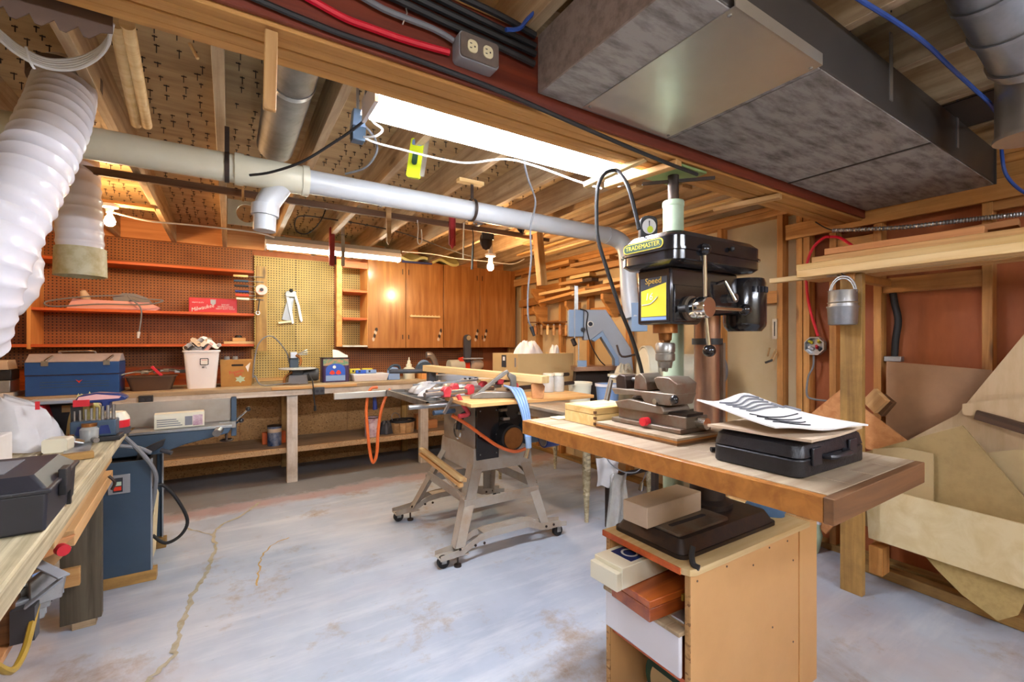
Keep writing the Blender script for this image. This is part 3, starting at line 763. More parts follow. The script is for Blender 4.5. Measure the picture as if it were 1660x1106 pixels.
# blue cables
cord('blue_cable', [PY(u,v,1.10) for u,v in ((905,-14),(880,8),(856,30),(842,46),(820,48))], .006, 'blue_cable', 'short blue cable dropping behind the duct onto the beam')
cord('blue_cable', [PZ(1360,-25,2.235),PZ(1395,0,2.235),PZ(1450,34,2.235),PZ(1500,70,2.23),PZ(1540,108,2.22),PZ(1580,145,2.2),PZ(1608,172,2.17),PD(1622,200,1.95),PD(1624,250,1.9),PD(1632,285,1.9),PD(1660,312,1.95),PD(1700,325,2.0)], .0065, 'blue_cable', 'long blue cable looping under the joists beside the duct')
cord('thin_wire', [PD(1579,348,2.65),PD(1610,312,2.4),PD(1660,255,2.2)], .0025, 'cable_white', 'thin white wire slanting up past the end of the duct', 'wire')
cx = [PX(u,v,RIGHT_X-.045) for u,v in ((1350,374),(1400,372),(1470,368),(1540,360),(1600,353),(1660,347),(1720,340))]
T = thing('armoured_conduit', 'ribbed metal flexible conduit along the top of the stud wall', 'conduit', tuple(cx[0]))
cp = spline(cx, 40)
obj('ribbed_sleeve', MB().tube(cp, .011, 8, rs=lambda t: .0115+.002*math.sin(t*2*PI*70)), 'galv', T)
obj('end_wire', MB().tube([cx[0],PX(1335,368,RIGHT_X-.04),PX(1322,360,RIGHT_X-.03)],.004,6,4), 'black_matte', T)

# saw blade hung behind the beam, teeth down
sy = 1.352
x0, x1, zb = -.62, -.222, 1.992
poly = [(x1,2.16),(x0,2.16),(x0,zb)]
x = x0; i = 0
while x < x1-.03:
    poly += [(x+.006,zb-.014),(x+.016,zb-.016),(x+.036,zb+.004)]; x += .038
poly += [(x1, zb+.01)]
single('saw_blade', MB().prism(poly, 0, .003, plane_M((0,sy,0),(1,0,0),(0,0,1))), 'brown_tub', 'dark toothed saw blade hung behind the beam at top left', 'saw blade')
# coil of white cable
T = thing('cable_coil', 'loop of white cable hung from the joists at top left', 'cable', tuple(PD(90,110,1.12)))
for i in range(5):
    o = i*3.4-7
    pts = [PD(-60,18+o,1.0), PD(-10,50+o,1.04), PD(30,82+o,1.08), PD(75,103+o,1.12), PD(120,104+o*1.2,1.14), PD(155,90+o,1.13), PD(176,66+o*.6,1.1), PD(183-i*1.5,38,1.08)]
    obj('strand', MB().tube(pts, .0042, 7, 6), 'cable_white', T)
obj('tie', MB().tube([PD(42,76,1.075),PD(48,98,1.08),PD(56,112,1.09)], .003, 6, 4), 'cable_white', T)
# wooden rods laid up along the joists
for a_, b_, lb in (((188,36),(221,201),'wooden rod nearest the white cable coil'),((206,38),(238,203),'thicker wooden rod right of its twin')):
    single('wooden_rod', MB().cyl(PZ(*a_,2.22), PZ(*b_,2.22), .019, n=14), 'pine_light', lb+', slung under the joists', 'rod', 'rods under the joists')
p0 = PY(437,42,1.175)
bar('hanging_lath', (p0.x,1.178,1.835), (p0.x+.004,1.178,BZ-.002), .027, .014, 'pine', None, up=(0,1,0), label='short vertical lath nailed under the beam beside the silver duct', cat='lath')
p0 = PD(307,70,1.2); p1 = PD(321,96,1.2)
bar('wood_splinter', p0, p1, .008, .008, 'pine_light', None, label='small wood stick poking down behind the beam', cat='stick')

# brown rail under the joists with tools hung on it
RY, RZ_ = 3.28, 2.232
bar('tool_rail', (-1.5, RY, RZ_), (2.45, RY, RZ_), .022, .042, 'brown_strip', None, label='long dark wooden rail nailed across under the joists', cat='rail')
def hang(u, v, y=RY-.03): return PY(u, v, y)
# red slotted clamp bar
T = thing('clamp_bar', 'red slotted metal bar hanging from the tool rail', 'clamp', tuple(hang(732,405)))
t, b = hang(733,340), hang(732,404); M = plane_M(t, (1,0,0), (0,0,1)); h = (t-b).length
obj('flange', MB().prism(rect(-.027,-.016,-h+.03,0),-.006,.006,M), 'red_dark', T)
obj('flange', MB().prism(rect(.016,.027,-h+.03,0),-.006,.006,M), 'red_dark', T)
obj('web', MB().prism([(-.02,-h+.03),(0,-h),(.02,-h+.03),(.02,0),(-.02,0)],-.002,.002,M), 'red_clamp', T)
# bevel square: dark clamp with pale stake
T = thing('wooden_stake', 'pale pointed wooden stake with a metal clip on the tool rail', 'stake', tuple(hang(628,395)))
t = hang(630,335); b = hang(628,395); M = plane_M(t, (1,0,0), (0,0,1)); h=(t-b).length
obj('stake', MB().prism([(-.02,.02),(.018,.02),(.016,-h+.03),(.0,-h-.01),(-.012,-h+.01)],-.008,.008,M), 'scrap', T)
obj('clip', MB().prism([(-.085,-.0),(-.05,.11),(-.0,.1),(.0,.02),(-.06,-.02)],.01,.022,M), 'cast', T)
single('wire_hook', MB().tube([Vector((hang(678,372).x,3.268,2.225)),hang(678,372),hang(677,390),hang(680,396),hang(684,390),hang(683,372)], .004, 6, 4), 'cable_white', 'small white wire hook on the tool rail', 'hook')
single('white_stick', MB().beam(hang(752,342), hang(751,420), .008, .012), 'plastic_cream', 'thin white stick hanging beside the red slotted bar', 'stick')
t, b = hang(767,392), hang(765,437)
T = thing('black_rasp', 'black flat bar hanging beside the bulb over the cabinets', 'tool', tuple(b))
obj('blade', MB().beam(t, b, .008, .022), 'black_matte', T); obj('hook', MB().tube([t,t+Vector((.0,.0,.06)),Vector((t.x,3.268,2.23))],.004,6,4), 'iron_dark', T)
# clamp lamp head
p = hang(776,357); T = thing('clamp_lamp', 'dark grey clamp lamp hung by the tool rail under the pipe', 'lamp', tuple(p))
obj('shade', MB().lathe([(.012,.06),(.03,.05),(.05,.0),(.046,0),(.028,.045)], tuple(p), (-.5,-.3,-.6), 18), 'mid_grey', T)
obj('clamp', MB().beam(p+Vector((.05,0,-.02)), p+Vector((.09,0,.08)), .02, .03), 'iron_dark', T)
p = hang(788,392); T = thing('canvas_pouch', 'dark rounded pouch hanging under the tool rail', 'pouch', tuple(p))
obj('pouch', MB().lathe([(.0005,-.07),(.03,-.06),(.055,-.02),(.058,.02),(.05,.05),(.0005,.05)], tuple(p), n=16, sy=.5), 'iron_dark', T)
obj('flap', MB().box((p.x,p.y-.03,p.z+.04),(.11,.008,.05)), 'dark_grey', T)
p = hang(846,368); T = thing('funnel_shade', 'black cone shade hung at the right end of the tool rail', 'shade', tuple(p))
obj('cone', MB().lathe([(.012,.06),(.05,-.03),(.046,-.03),(.01,.05)], tuple(p), (.6,-.2,.5), 16), 'black_matte', T)
obj('lead', MB().tube([p+Vector((-.05,0,.05)),p+Vector((-.13,0,.02)),p+Vector((-.15,0,.1))],.004,6,5), 'rubber', T)
# bench-side bars hanging in front of the rear light
T = thing('bar_clamp', 'red-handled bar clamp hanging in front of the rear fluorescent light', 'clamp', tuple(hang(543,425,4.2)))
obj('handle', MB().prism(rrect(-.022,.022,-.17,.17,.015),-.012,.012,plane_M(hang(538,400,4.2),(1,0,0),(0,0,1))), 'red_dark', T)
obj('jaw', MB().prism(rect(-.03,.02,-.05,.03),-.01,.01,plane_M(hang(541,420,4.2),(1,0,0),(0,0,1))), 'iron_dark', T)
T = thing('steel_rule', 'bright steel bar hanging in front of the rear light', 'ruler', tuple(hang(555,422,4.15)))
obj('blade', MB().prism(rrect(-.015,.015,-.2,.2,.01),-.003,.003,plane_M(hang(556,395,4.15),(1,0,0),(0,0,1))), 'chrome', T)
obj('hook', MB().tube([hang(556,370,4.15),hang(556,355,4.15)],.003,6), 'steel', T)
# hanging stub of two-by-four
t, b = PY(871,395,RY-.1), PY(879,463,RY-.1)
bar('hanging_block', t+Vector((0,0,.12)), b, .05, .088, 'pine', None, up=(1,.3,0), label='stub of two-by-four hanging in front of the stud wall', cat='timber')

# cords
cord('black_supply_cable', [PD(606,165,1.62),PD(600,185,1.66),PD(578,206,1.75),PD(540,232,1.82),PD(490,262,1.86),PD(440,279,1.9),PD(405,284,1.92)], .0055, 'rubber', 'black cord crossing in front of the plastic pipe')
cord('white_cable', [PD(570,206,1.8),PD(600,228,1.86),PD(650,242,1.95),PD(715,258,2.0),PD(760,264,2.0),PD(820,258,1.95),PD(870,270,1.95),PD(930,292,2.0),PD(975,306,2.05)], .0045, 'cable_white', 'white cord sagging beneath the main fluorescent fixture')
cord('white_cable', [PD(596,165,1.6),PD(603,195,1.65),PD(620,210,1.7),PD(608,221,1.72),PD(590,222,1.78)], .0045, 'cable_white', 'white cord curling out of the blue junction box')
cord('grey_cable', [PD(592,205,1.82),PD(608,225,1.9),PD(610,248,1.98),PD(592,272,2.05),PD(560,282,2.1)], .005, 'cable_grey', 'grey cord looping down from the blue junction box')
p = PD(580,200,1.80); T = thing('junction_box', 'blue and white junction box hanging below a joist', 'outlet', tuple(p-Vector((0,0,.08))))
obj('lower_half', MB().taper(p.x-.024,p.x+.024,p.y-.022,p.y+.022,p.z-.075,p.z-.02,-.003,-.003), 'navy_steel', T, .003)
obj('upper_half', MB().taper(p.x-.026,p.x+.026,p.y-.024,p.y+.024,p.z-.02,p.z+.05,.006,.006), 'band_blue', T, .003)
obj('strap', MB().tube([p+Vector((0,0,.05)),p+Vector((0,0,.2))],.006,6), 'pvc_white', T)
# lime level
p = PD(678,258,2.2); T = thing('spirit_level', 'lime yellow and grey level hanging under the joists', 'level', tuple(p-Vector((0,0,.1))))
R = XF(p, 0, math.radians(8), -YAW)
obj('body', MB().prism(rrect(-.045,.02,-.095,.095,.012),-.012,.012,R@plane_M((0,0,0),(1,0,0),(0,0,1))), 'lime', T)
obj('blade', MB().prism(rrect(.02,.04,-.08,.1,.004),-.006,.006,R@plane_M((0,0,0),(1,0,0),(0,0,1))), 'galv_bright', T)
obj('vial', MB().prism(rrect(-.025,.0,-.035,.025,.012),.012,.02,R@plane_M((0,0,0),(1,0,0),(0,0,1))), 'green_dark', T)
obj('grip', MB().prism(rrect(-.035,.01,.06,.085,.005),.012,.018,R@plane_M((0,0,0),(1,0,0),(0,0,1))), 'blue_pale', T)
obj('loop', MB().tube([R@Vector((-.02,0,.09)), PD(672,215,2.2), PD(680,205,2.25)],.003,6,4), 'blue_cable', T)
# bracket plate with a round hole, below the pipe branch
c = PY(400,347,3.2)
mb = MB(); n = 20
ring = [(.055*math.cos(2*PI*i/n), .055*math.sin(2*PI*i/n)) for i in range(n)]
sq = [(max(-.1,min(.1,.16*math.cos(2*PI*i/n))), max(-.075,min(.075,.16*math.sin(2*PI*i/n)))) for i in range(n)]
M = plane_M(c,(1,0,0),(0,0,1))
mb.add([(x,y,z) for z in (0,.012) for x,y in ring+sq], [(i,(i+1)%n,n+(i+1)%n,n+i) for i in range(n)]+[(2*n+n+i,2*n+n+(i+1)%n,2*n+(i+1)%n,2*n+i) for i in range(n)]+[(i,2*n+i,2*n+(i+1)%n,(i+1)%n) for i in range(n)]+[(n+i,n+(i+1)%n,3*n+(i+1)%n,3*n+i) for i in range(n)], M)
T = thing('hole_plate', 'pale square plate with a round hole below the pipe branch', 'bracket', tuple(c-Vector((0,0,.075))))
obj('plate', mb, 'pvc', T); obj('arm', MB().beam(c+Vector((-.02,0,.07)), (c.x-.02,c.y,JB), .012, .05, (0,1,0)), 'pine', T)
# cords across the back
cord('black_cable', [PY(u,v,3.9) for u,v in ((532,300),(530,330),(520,358),(500,378),(482,376),(478,360),(490,350),(540,356),(600,366),(660,380),(720,402),(770,418))], .005, 'rubber', 'black cord drooping in a loop above the rear fluorescent light')
cord('white_wire', [PY(u,v,4.0) for u,v in ((182,344),(240,358),(290,363),(360,370),(420,378),(445,385))], .006, 'cable_white', 'white wire running from the left bulb to the rear light')
cord('white_wire', [PY(u,v,4.25) for u,v in ((652,408),(700,412),(740,419),(790,424),(830,428),(850,420))], .005, 'cable_white', 'white wire running from the rear light to the right bulb')
single('purple_rod', MB().beam(PY(652,424,4.9), PY(700,428,4.9), .02, .02), 'blue_dark', 'short dark blue rod lying on top of the cabinets', 'rod')
T = thing('hanging_cable', 'cord with a plug hanging down before the stud wall', 'cord', tuple(PD(862,540,2.9)))
obj('flex', MB().tube([Vector((PD(850,262,2.2).x,PD(850,262,2.2).y,JB+.03)),PD(850,262,2.2),PD(856,290,2.3),PD(868,328,2.5),PD(860,370,2.6),PD(861,420,2.7),PD(856,470,2.8),PD(856,515,2.85),PD(861,530,2.9)], .0055, 7, 6), 'cable_grey', T)
obj('plug', MB().cyl(PD(861,530,2.9),PD(866,545,2.9),.014,.009,n=10), 'black_matte', T)
# drill press supply cord: up over the light's hook and down again
cord('drill_supply_cable', [PD(1036,372,1.62),PD(1030,345,1.63),PD(1020,308,1.65),PD(1009,286,1.7),PD(998,276,1.75),PD(980,282,1.72),PD(969,305,1.7),PD(967,350,1.7),PD(970,390,1.7),PD(985,440,1.7),PD(1005,500,1.7),PD(1025,550,1.72),PD(1040,600,1.75),PD(1043,628,1.75)], .0075, 'rubber', 'thick black cord looping up over the light beside the drill press')
# short cleat where the cord passes
bar('light_cleat', PD(948,301,1.95), PD(1046,256,1.78), .03, .022, 'pine_light', None, label='pale cleat crossing the right end of the main light', cat='cleat')
# spare boards laid up between the joists near the stud wall
for i, (x, y0, y1, z, m) in enumerate(((2.10,1.9,3.4,2.2445,'pine_light'),(2.35,1.75,3.6,2.2445,'scrap'),(2.62,1.6,4.1,2.2445,'pine'),(2.84,1.7,3.9,2.2445,'pine_light'),(2.99,1.55,3.2,2.2445,'scrap'))):
    bar('stored_board', (x,y0,z), (x+.1-.03*i,y1,z), .09 if i%2 else .06, .02, m, None, label=['pale board under the joists farthest from the stud wall','second board from the left under the joists','brown wide board in the middle under the joists','pale wide board under the joists near the stud wall','board under the joists closest to the stud wall'][i]+', behind the drill press head', cat='board', group='boards stored under the joists')
# ================================================================== rear bench and everything on the back wall
BT, BF_Y = .90, 4.62                       # bench height and front edge
T = thing('rear_bench', 'long white-edged workbench along the back wall', 'workbench', (.8, 5.0, 0))
XL, XR = -2.05, 2.9
for i in range(3):
    y0 = BF_Y+.02+i*.245
    bar('top_plank', (XL, y0+.12, BT-.02), (XR, y0+.12, BT-.02), .242, .04, 'bench_wood', T)
bar('apron', (XL, BF_Y+.01, BT-.062), (XR, BF_Y+.01, BT-.062), .02, .05, 'painted_white', T, label='white painted front edge strip')
bar('front_strip', (XL, BF_Y+.008, BT-.018), (XR, BF_Y+.008, BT-.018), .018, .036, 'bench_wood', T)
for x in (PZ(475,780,0).x-.01, 1.80, -1.2):
    bar('leg', (x, BF_Y+.07, 0), (x, BF_Y+.07, BT-.04), .09, .07, 'painted_white', T, up=(0,1,0))
for x in (PZ(475,780,0).x-.01, 1.80): bar('rear_leg', (x, BACK_Y-.06, 0), (x, BACK_Y-.06, BT-.04), .07, .06, 'stud_old', T, up=(0,1,0))
obj('lower_shelf', MB().bx(XL, XR, BF_Y+.13, BACK_Y-.02, .285, .305), 'shelf_dusty', T)
bar('shelf_edge', (XL, BF_Y+.12, .288), (XR, BF_Y+.12, .288), .022, .05, 'chip_edge', T)
for x, m, lb in ((PY(237,637,BF_Y).x,'black_matte','black outlet'),(PY(517,627,BF_Y).x,'dark_grey','grey outlet')):
    p = obj('outlet', MB().bx(x-.045,x+.045,BF_Y-.035,BF_Y,BT-.09,BT-.02), m, T, .004, label=lb+' screwed to the bench edge')
    for dx in (-.02,.02): obj('socket', MB().cyl((x+dx,BF_Y-.035,BT-.055),(x+dx,BF_Y-.04,BT-.055),.014,n=12), 'ink', p)
bar('outlet_block', (PY(440,617,BF_Y).x,BF_Y-.008,BT-.017), (PY(578,612,BF_Y).x,BF_Y-.008,BT-.017), .014, .026, 'pine', T)

# ---- left shelf unit on the wall
SY0, SYB = 5.06, BACK_Y-.012
xl, xr = PY(50,480,SY0).x, PY(412,480,SY0).x
T = thing('wall_shelves', 'orange wooden wall shelves with pegboard back above the bench', 'shelving', ((xl+xr)/2, SYB, 1.2))
def hz(u, v): return PY(u, v, SY0).z
obj('peg_back', MB().bx(xl-.9, xr, SYB-.006, SYB, BT+.16, hz(230,380)+.03), 'pegboard_brown', T)
obj('end_panel', MB().bx(xl-.025, xl, SY0, SYB, 1.25, hz(50,355)), 'orange_end', T, .002)
for (u,v) in ((230,426),(230,503),(230,558)):
    z = hz(u,v); 
    bar('shelf', (xl-.9 if v>550 else xl, (SY0+SYB)/2, z-.012), (xr, (SY0+SYB)/2, z-.012), SYB-SY0, .024, 'orange_board', T)
px_ = PY(424,500,5.0).x
bar('shelf_post', (px_, 5.03, 1.1+.12), (px_, 5.03, PY(424,432,5.03).z), .09, .05, 'stud_old', T, up=(0,1,0))
bar('divider', (xr-.012, SY0+.13, BT), (xr-.012, SY0+.13, 1.24), .02, .2, 'stud_old', T, up=(0,1,0))
# under-shelf cleat in the dark gap
bar('gap_board', (xl-.9, SYB-.05, BT+.09), (xr, SYB-.05, BT+.09), .02, .18, 'cherry', T)

# ---- yellow pegboard in the middle
px0, px1 = xr+.01, PY(546,500,5.2).x
T = thing('pegboard_panel', 'yellowish pegboard panel between the shelves and the cabinets', 'pegboard', ((px0+px1)/2, BACK_Y-.02, BT))
obj('board', MB().bx(px0, (px0+px1)/2-.001, BACK_Y-.035, BACK_Y-.029, BT+.02, 2.2), 'pegboard', T)
obj('board', MB().bx((px0+px1)/2+.001, px1, BACK_Y-.035, BACK_Y-.029, BT+.02, 2.2), 'pegboard', T)
bar('kick_strip', (px0, BACK_Y-.045, BT+.02), (px1, BACK_Y-.045, BT+.02), .02, .035, 'pine', T)
obj('board', MB().bx(px1+.05, 2.9, BACK_Y-.03, BACK_Y-.024, BT+.0, 1.22), 'pegboard_brown', T)

# ---- open shelf column and cabinets
CY = 5.02
cx0, cx1 = PY(556,500,CY).x, PY(596,500,CY).x
T = thing('open_cupboard', 'narrow open wall cupboard with orange shelves left of the cabinet doors', 'cupboard', ((cx0+cx1)/2, CY, 1.25))
zt, zb = PY(575,425,CY).z, PY(575,562,CY).z
bar('side_post', (cx0-.035, CY+.03, zb-.0), (cx0-.035, CY+.03, PY(548,420,CY).z), .055, .06, 'orange_end', T, up=(0,1,0))
obj('back_panel', MB().bx(cx0, cx1, BACK_Y-.02, BACK_Y-.014, zb, zt), 'pegboard', T)
bar('shelf', (cx0, (CY+BACK_Y)/2, zb+.004), (cx1+.03, (CY+BACK_Y)/2, zb+.004), BACK_Y-CY-.03, .018, 'painted_white', T)
for v in (470,515): 
    z = PY(575,v,CY).z; bar('shelf', (cx0, (CY+BACK_Y)/2, z-.012), (cx1, (CY+BACK_Y)/2, z-.012), BACK_Y-CY-.03, .024, 'orange_board', T)
bar('top_board', (cx0, CY+.012, zt-.03), (cx1, CY+.012, zt-.03), .018, .07, 'orange_board', T)
obj('side_panel', MB().bx(cx1, cx1+.015, CY+.01, BACK_Y-.02, zb, zt), 'orange_end', T)
us = [596, 658, 719, 778, 836]
zt, zb = PY(700,427,CY).z, PY(700,564,CY).z
for i in range(2):
    xa, xb = PY(us[2*i],500,CY).x+.004, PY(us[2*i+2],500,CY).x-.004
    T = thing('wall_cabinet', ['glossy brown wooden wall cabinet with a small peg rack on its door','glossy reddish wooden wall cabinet beside the stud wall'][i], 'cabinet', ((xa+xb)/2, CY, zb), group='wooden cabinets over the bench')
    xm = PY(us[2*i+1],500,CY).x
    obj('carcass', MB().bx(xa, xb, CY+.022, BACK_Y-.02, zb+.004, zt-.004), 'cherry', T)
    for j, (q0, q1) in enumerate(((xa, xm-.003),(xm+.003, xb))):
        d = obj('door', MB().bx(q0, q1, CY, CY+.02, zb, zt), 'cab_door', T, .002)
        hx = q1-.035 if j == 0 else q0+.03
        obj('hinge', MB().bx(hx-.004,hx+.004,CY-.004,CY,zt-.16,zt-.10), 'iron_dark', d)
        obj('catch', MB().bx(hx-.005,hx+.005,CY-.004,CY,zb+.1,zb+.15), 'iron_dark', d)
        kx = q0+.06 if j == 0 else q1-.06
        if i == 1: kx = q1-.06 if j == 0 else q0+.06
        for k in range(4):
            obj('scorch_mark', MB().prism([(kx+.012*math.cos(a)*(1+.5*rnd.random())+.01*k, zb+.10+.035*k+.02*math.sin(a)*(1+.5*rnd.random())) for a in [2*PI*q/9 for q in range(9)]], 0, .0008, plane_M((0,CY,0),(1,0,0),(0,0,1))), 'iron_dark' if k%2 else 'paper_tan', d)
        if i == 0 and j == 1:
            z = PY(690,513,CY).z; a, b = PY(664,513,CY).x, PY(712,513,CY).x
            r = obj('peg_rack', MB().bx(a,b,CY-.03,CY,z-.012,z+.006), 'pine_light', d)
            for k in range(9): obj('peg', MB().bx(a+.012+k*(b-a-.03)/8,a+.02+k*(b-a-.03)/8,CY-.028,CY-.02,z+.006,z+.014), 'pine_light', d)

# ---- things on the shelves and pegboard
zs2 = hz(230,503); zs3 = hz(230,558)
# belt sander with cord, on the middle shelf
p = PY(190,495,5.17); T = thing('electric_sander', 'grey and pink power sander with its cord trailing off the middle shelf', 'sander', (p.x,5.2,zs2))
x = p.x
obj('base', MB().prism([(x-.32,0),(x+.27,0),(x+.3,.03),(x+.22,.075),(x-.28,.085)],-.05,.05,plane_M((0,5.19,zs2),(1,0,0),(0,0,1))), 'pink', T, .004)
obj('body', MB().prism([(x-.02,.075),(x+.24,.07),(x+.2,.12),(x+.12,.15),(x+.04,.15),(x-.03,.11)],-.045,.045,plane_M((0,5.19,zs2),(1,0,0),(0,0,1))), 'mid_grey', T, .004)
obj('knob', MB().lathe([(.0005,.0),(.03,.01),(.03,.05),(.02,.09),(.0005,.1)],(x-.2,5.19,zs2+.07),(-.3,0,1),12), 'paper_tan', T)
obj('cord', MB().tube([(x+.05,5.14,zs2+.13),(x-.2,5.1,zs2+.10),(x-.42,5.09,zs2+.05),(x-.38,5.07,zs2+.01),(x-.1,5.06,zs2+.04),(x+.2,5.06,zs2+.05),(x+.33,5.06,zs2+.09),(x+.2,5.06,zs2+.1),(x+.09,5.05,zs2+.12),(x+.17,5.04,zs2+.03),(x+.18,5.04,zs2-.06),(x+.165,5.03,zs2-.2)],.006,7,6), 'cable_grey', T)
obj('plug', MB().cyl((x+.165,5.03,zs2-.19),(x+.16,5.03,zs2-.245),.013,.008,n=10), 'cable_white', T)
# red tool box with lettering
p = PY(346,500,5.1); w, h = .19, .135
T = thing('red_tool_case', 'flat red printed tool box on the middle shelf', 'box', (p.x,5.14,zs2))
obj('case', MB().bx(p.x-w,p.x+w,5.1,5.24,zs2,zs2+h), 'red_box', T, .004)
zc = zs2+h/2
text('lettering', 'Milwaukee', .05, 'paper', plane_M((p.x-.085,5.0985,zc-.025),(1,0,.28),(-.28,0,1)), T, sx=.85, shear=.3)
text('lettering', 'HEAVY DUTY', .015, 'paper', plane_M((p.x-.12,5.0985,zc+.022),(1,0,0),(0,0,1)), T)
for k, sx_ in enumerate(('SAW-KIT','RECIPROCATING','HEAVY DUTY TOOLS')): text('lettering', sx_, .02, 'paper', plane_M((p.x+.095,5.0985,zc+.008-.019*k),(1,0,0),(0,0,1)), T, sx=.8)
obj('crest', MB().prism([(-.022,.03),(.022,.03),(.02,-.01),(0,-.025),(-.02,-.01)],0,.001,plane_M((p.x-.002,5.099,zc+.025),(1,0,0),(0,0,1))), 'box_grey', T)
# row of tool handles sticking out of the post rack
for i, (v, m) in enumerate(((447,'pine_light'),(455,'navy_steel'),(463,'black_matte'),(472,'blue_dark'),(478,'orange_tool'),(484,'plastic_cream'))):
    a, b = PY(378+i,v,4.98), PY(416,v+2,5.0)
    T = thing('screwdriver', ['topmost thin wooden-handled','second grey-handled','third black-handled','fourth dark blue-handled','fifth orange-handled','lowest cream-handled'][i]+' screwdriver of the row in the rack by the shelf post', 'screwdriver', tuple(a), group='screwdrivers in the post rack')
    obj('handle', MB().cyl(a, a.lerp(b,.62), .011, .0125, n=10), m, T); obj('shank', MB().cyl(a.lerp(b,.6), b+Vector((.06,0,0)), .004, n=8), 'steel', T)
p = PY(424,470,4.95)
T = thing('tape_roll', 'pink disc with a dark hub hanging on the shelf post', 'disc', tuple(p-Vector((0,0,.05))))
obj('disc', MB().cyl((p.x,4.955,p.z),(p.x,4.935,p.z),.05,n=24), 'pink', T); obj('hub', MB().cyl((p.x,4.935,p.z),(p.x,4.925,p.z),.016,n=14), 'ink', T)
a, b = PY(421,485,4.96), PY(418,505,4.96)
T = thing('adjustable_wrench', 'small dark wrench hanging on the shelf post below the pink disc', 'wrench', tuple(b))
obj('shaft', MB().beam(a,b,.01,.02), 'black_matte', T); obj('ring', MB().lathe([(.012,-.004),(.02,-.004),(.02,.004),(.012,.004)], tuple(b-Vector((0,0,.015))), (0,1,0), 16, True), 'chrome', T)
# white angle gauge on the pegboard
p = PY(472,495,5.3); T = thing('hanging_bracket', 'white A-shaped metal tool hanging on the yellow pegboard', 'tool', (p.x,5.3,p.z-.2))
M = plane_M((p.x,5.335,p.z),(1,0,0),(0,0,1))
obj('left_arm', MB().prism([(-.055,.12),(-.03,.13),(.0,.02),(.03,-.19),(.01,-.2),(-.03,0)],0,.02,M), 'plastic_white', T, .003)
obj('right_arm', MB().prism([(.02,.13),(.05,.12),(.085,.0),(.115,-.16),(.1,-.18),(.085,-.15),(.06,0)],0,.02,M), 'plastic_white', T, .003)
obj('head', MB().prism(rrect(-.05,.05,.09,.15,.02),.0,.035,M), 'pvc_white', T); obj('knob', MB().ball((p.x+.0,5.30,p.z+.155),.02,12), 'black_matte', T)
obj('plate', MB().prism([(-.03,.08),(.03,.08),(.0,-.17),(-.085,-.15)],.0,.006,M), 'box_grey', T); obj('foot', MB().beam(M@Vector((-.12,-.19,.02)),M@Vector((.0,-.17,.02)),.02,.02), 'ivory', T)

OT = .78                                  # height of the old side table
# ---- things on the bench
def on(u, y): 
    r = ray(u, 600); return r.x/r.y*y
# black apparatus far left
x = on(10,4.85); T = thing('charger_rack', 'black and grey battery charger stack at the far left of the bench', 'charger', (x,4.9,BT))
obj('base', MB().bx(x-.2,x+.05,4.8,5.05,BT,BT+.03), 'painted_white', T); obj('lower_unit', MB().bx(x-.2,x+.03,4.82,5.0,BT+.032,BT+.12), 'galv', T, .004)
obj('upper_unit', MB().bx(x-.2,x+.03,4.84,5.0,BT+.122,BT+.2), 'black_matte', T, .006); obj('tray', MB().taper(x-.2,x+.02,4.82,5.0,BT+.2,BT+.27,.01,.01), 'paper_tan', T, .004)
# blue toolbox
xa, xb = on(40,4.74), on(193,4.74); y0, y1 = 4.74, 4.99
T = thing('blue_toolbox', 'large blue metal toolbox with a grey peaked lid', 'toolbox', ((xa+xb)/2,(y0+y1)/2,BT))
obj('tray_body', MB().bx(xa,xb,y0,y1,BT,BT+.155), 'toolbox_blue', T, .004)
obj('upper_body', MB().bx(xa-.002,xb+.002,y0-.003,y1,BT+.157,BT+.252), 'toolbox_blue', T, .003)
ld = obj('lid', MB().prism([(y0-.003,BT+.254),(y1,BT+.254),(y1-.09,BT+.315),(y0+.09,BT+.315)],xa-.002,xb+.002,Matrix(((0,0,1,0),(1,0,0,0),(0,1,0,0),(0,0,0,1)))), 'toolbox_lid', T, .003)
xm = (xa+xb)/2; ym = (y0+y1)/2
obj('handle', MB().tube([(xm-.1,ym,BT+.317),(xm-.09,ym-.03,BT+.335),(xm+.09,ym-.03,BT+.335),(xm+.1,ym,BT+.317)],.007,8,4), 'chrome', ld)
for q in (.2,.86):
    x = xa+(xb-xa)*q; obj('latch', MB().bx(x-.02,x+.02,y0-.01,y0-.003,BT+.225,BT+.262).beam((x,y0+.0,BT+.262),(x+.03,y0+.05,BT+.30),.012,.012), 'steel', ld)
obj('band', MB().bx(xa,xb,y0-.004,y0,BT+.152,BT+.158), 'iron_dark', T)
obj('emblem', MB().prism([(-.02,.012),(0,.0),(.02,.012),(.008,-.004),(0,-.015),(-.008,-.004)],0,.002,plane_M((xm+.03,y0,BT+.105),(1,0,0),(0,0,1))), 'orange_tool', T, label='small red winged emblem')
for z in (.06,.08,.1): obj('pressed_line', MB().bx(xa+.08,xb-.06,y0-.0015,y0,BT+z,BT+z+.004), 'navy_steel', T)
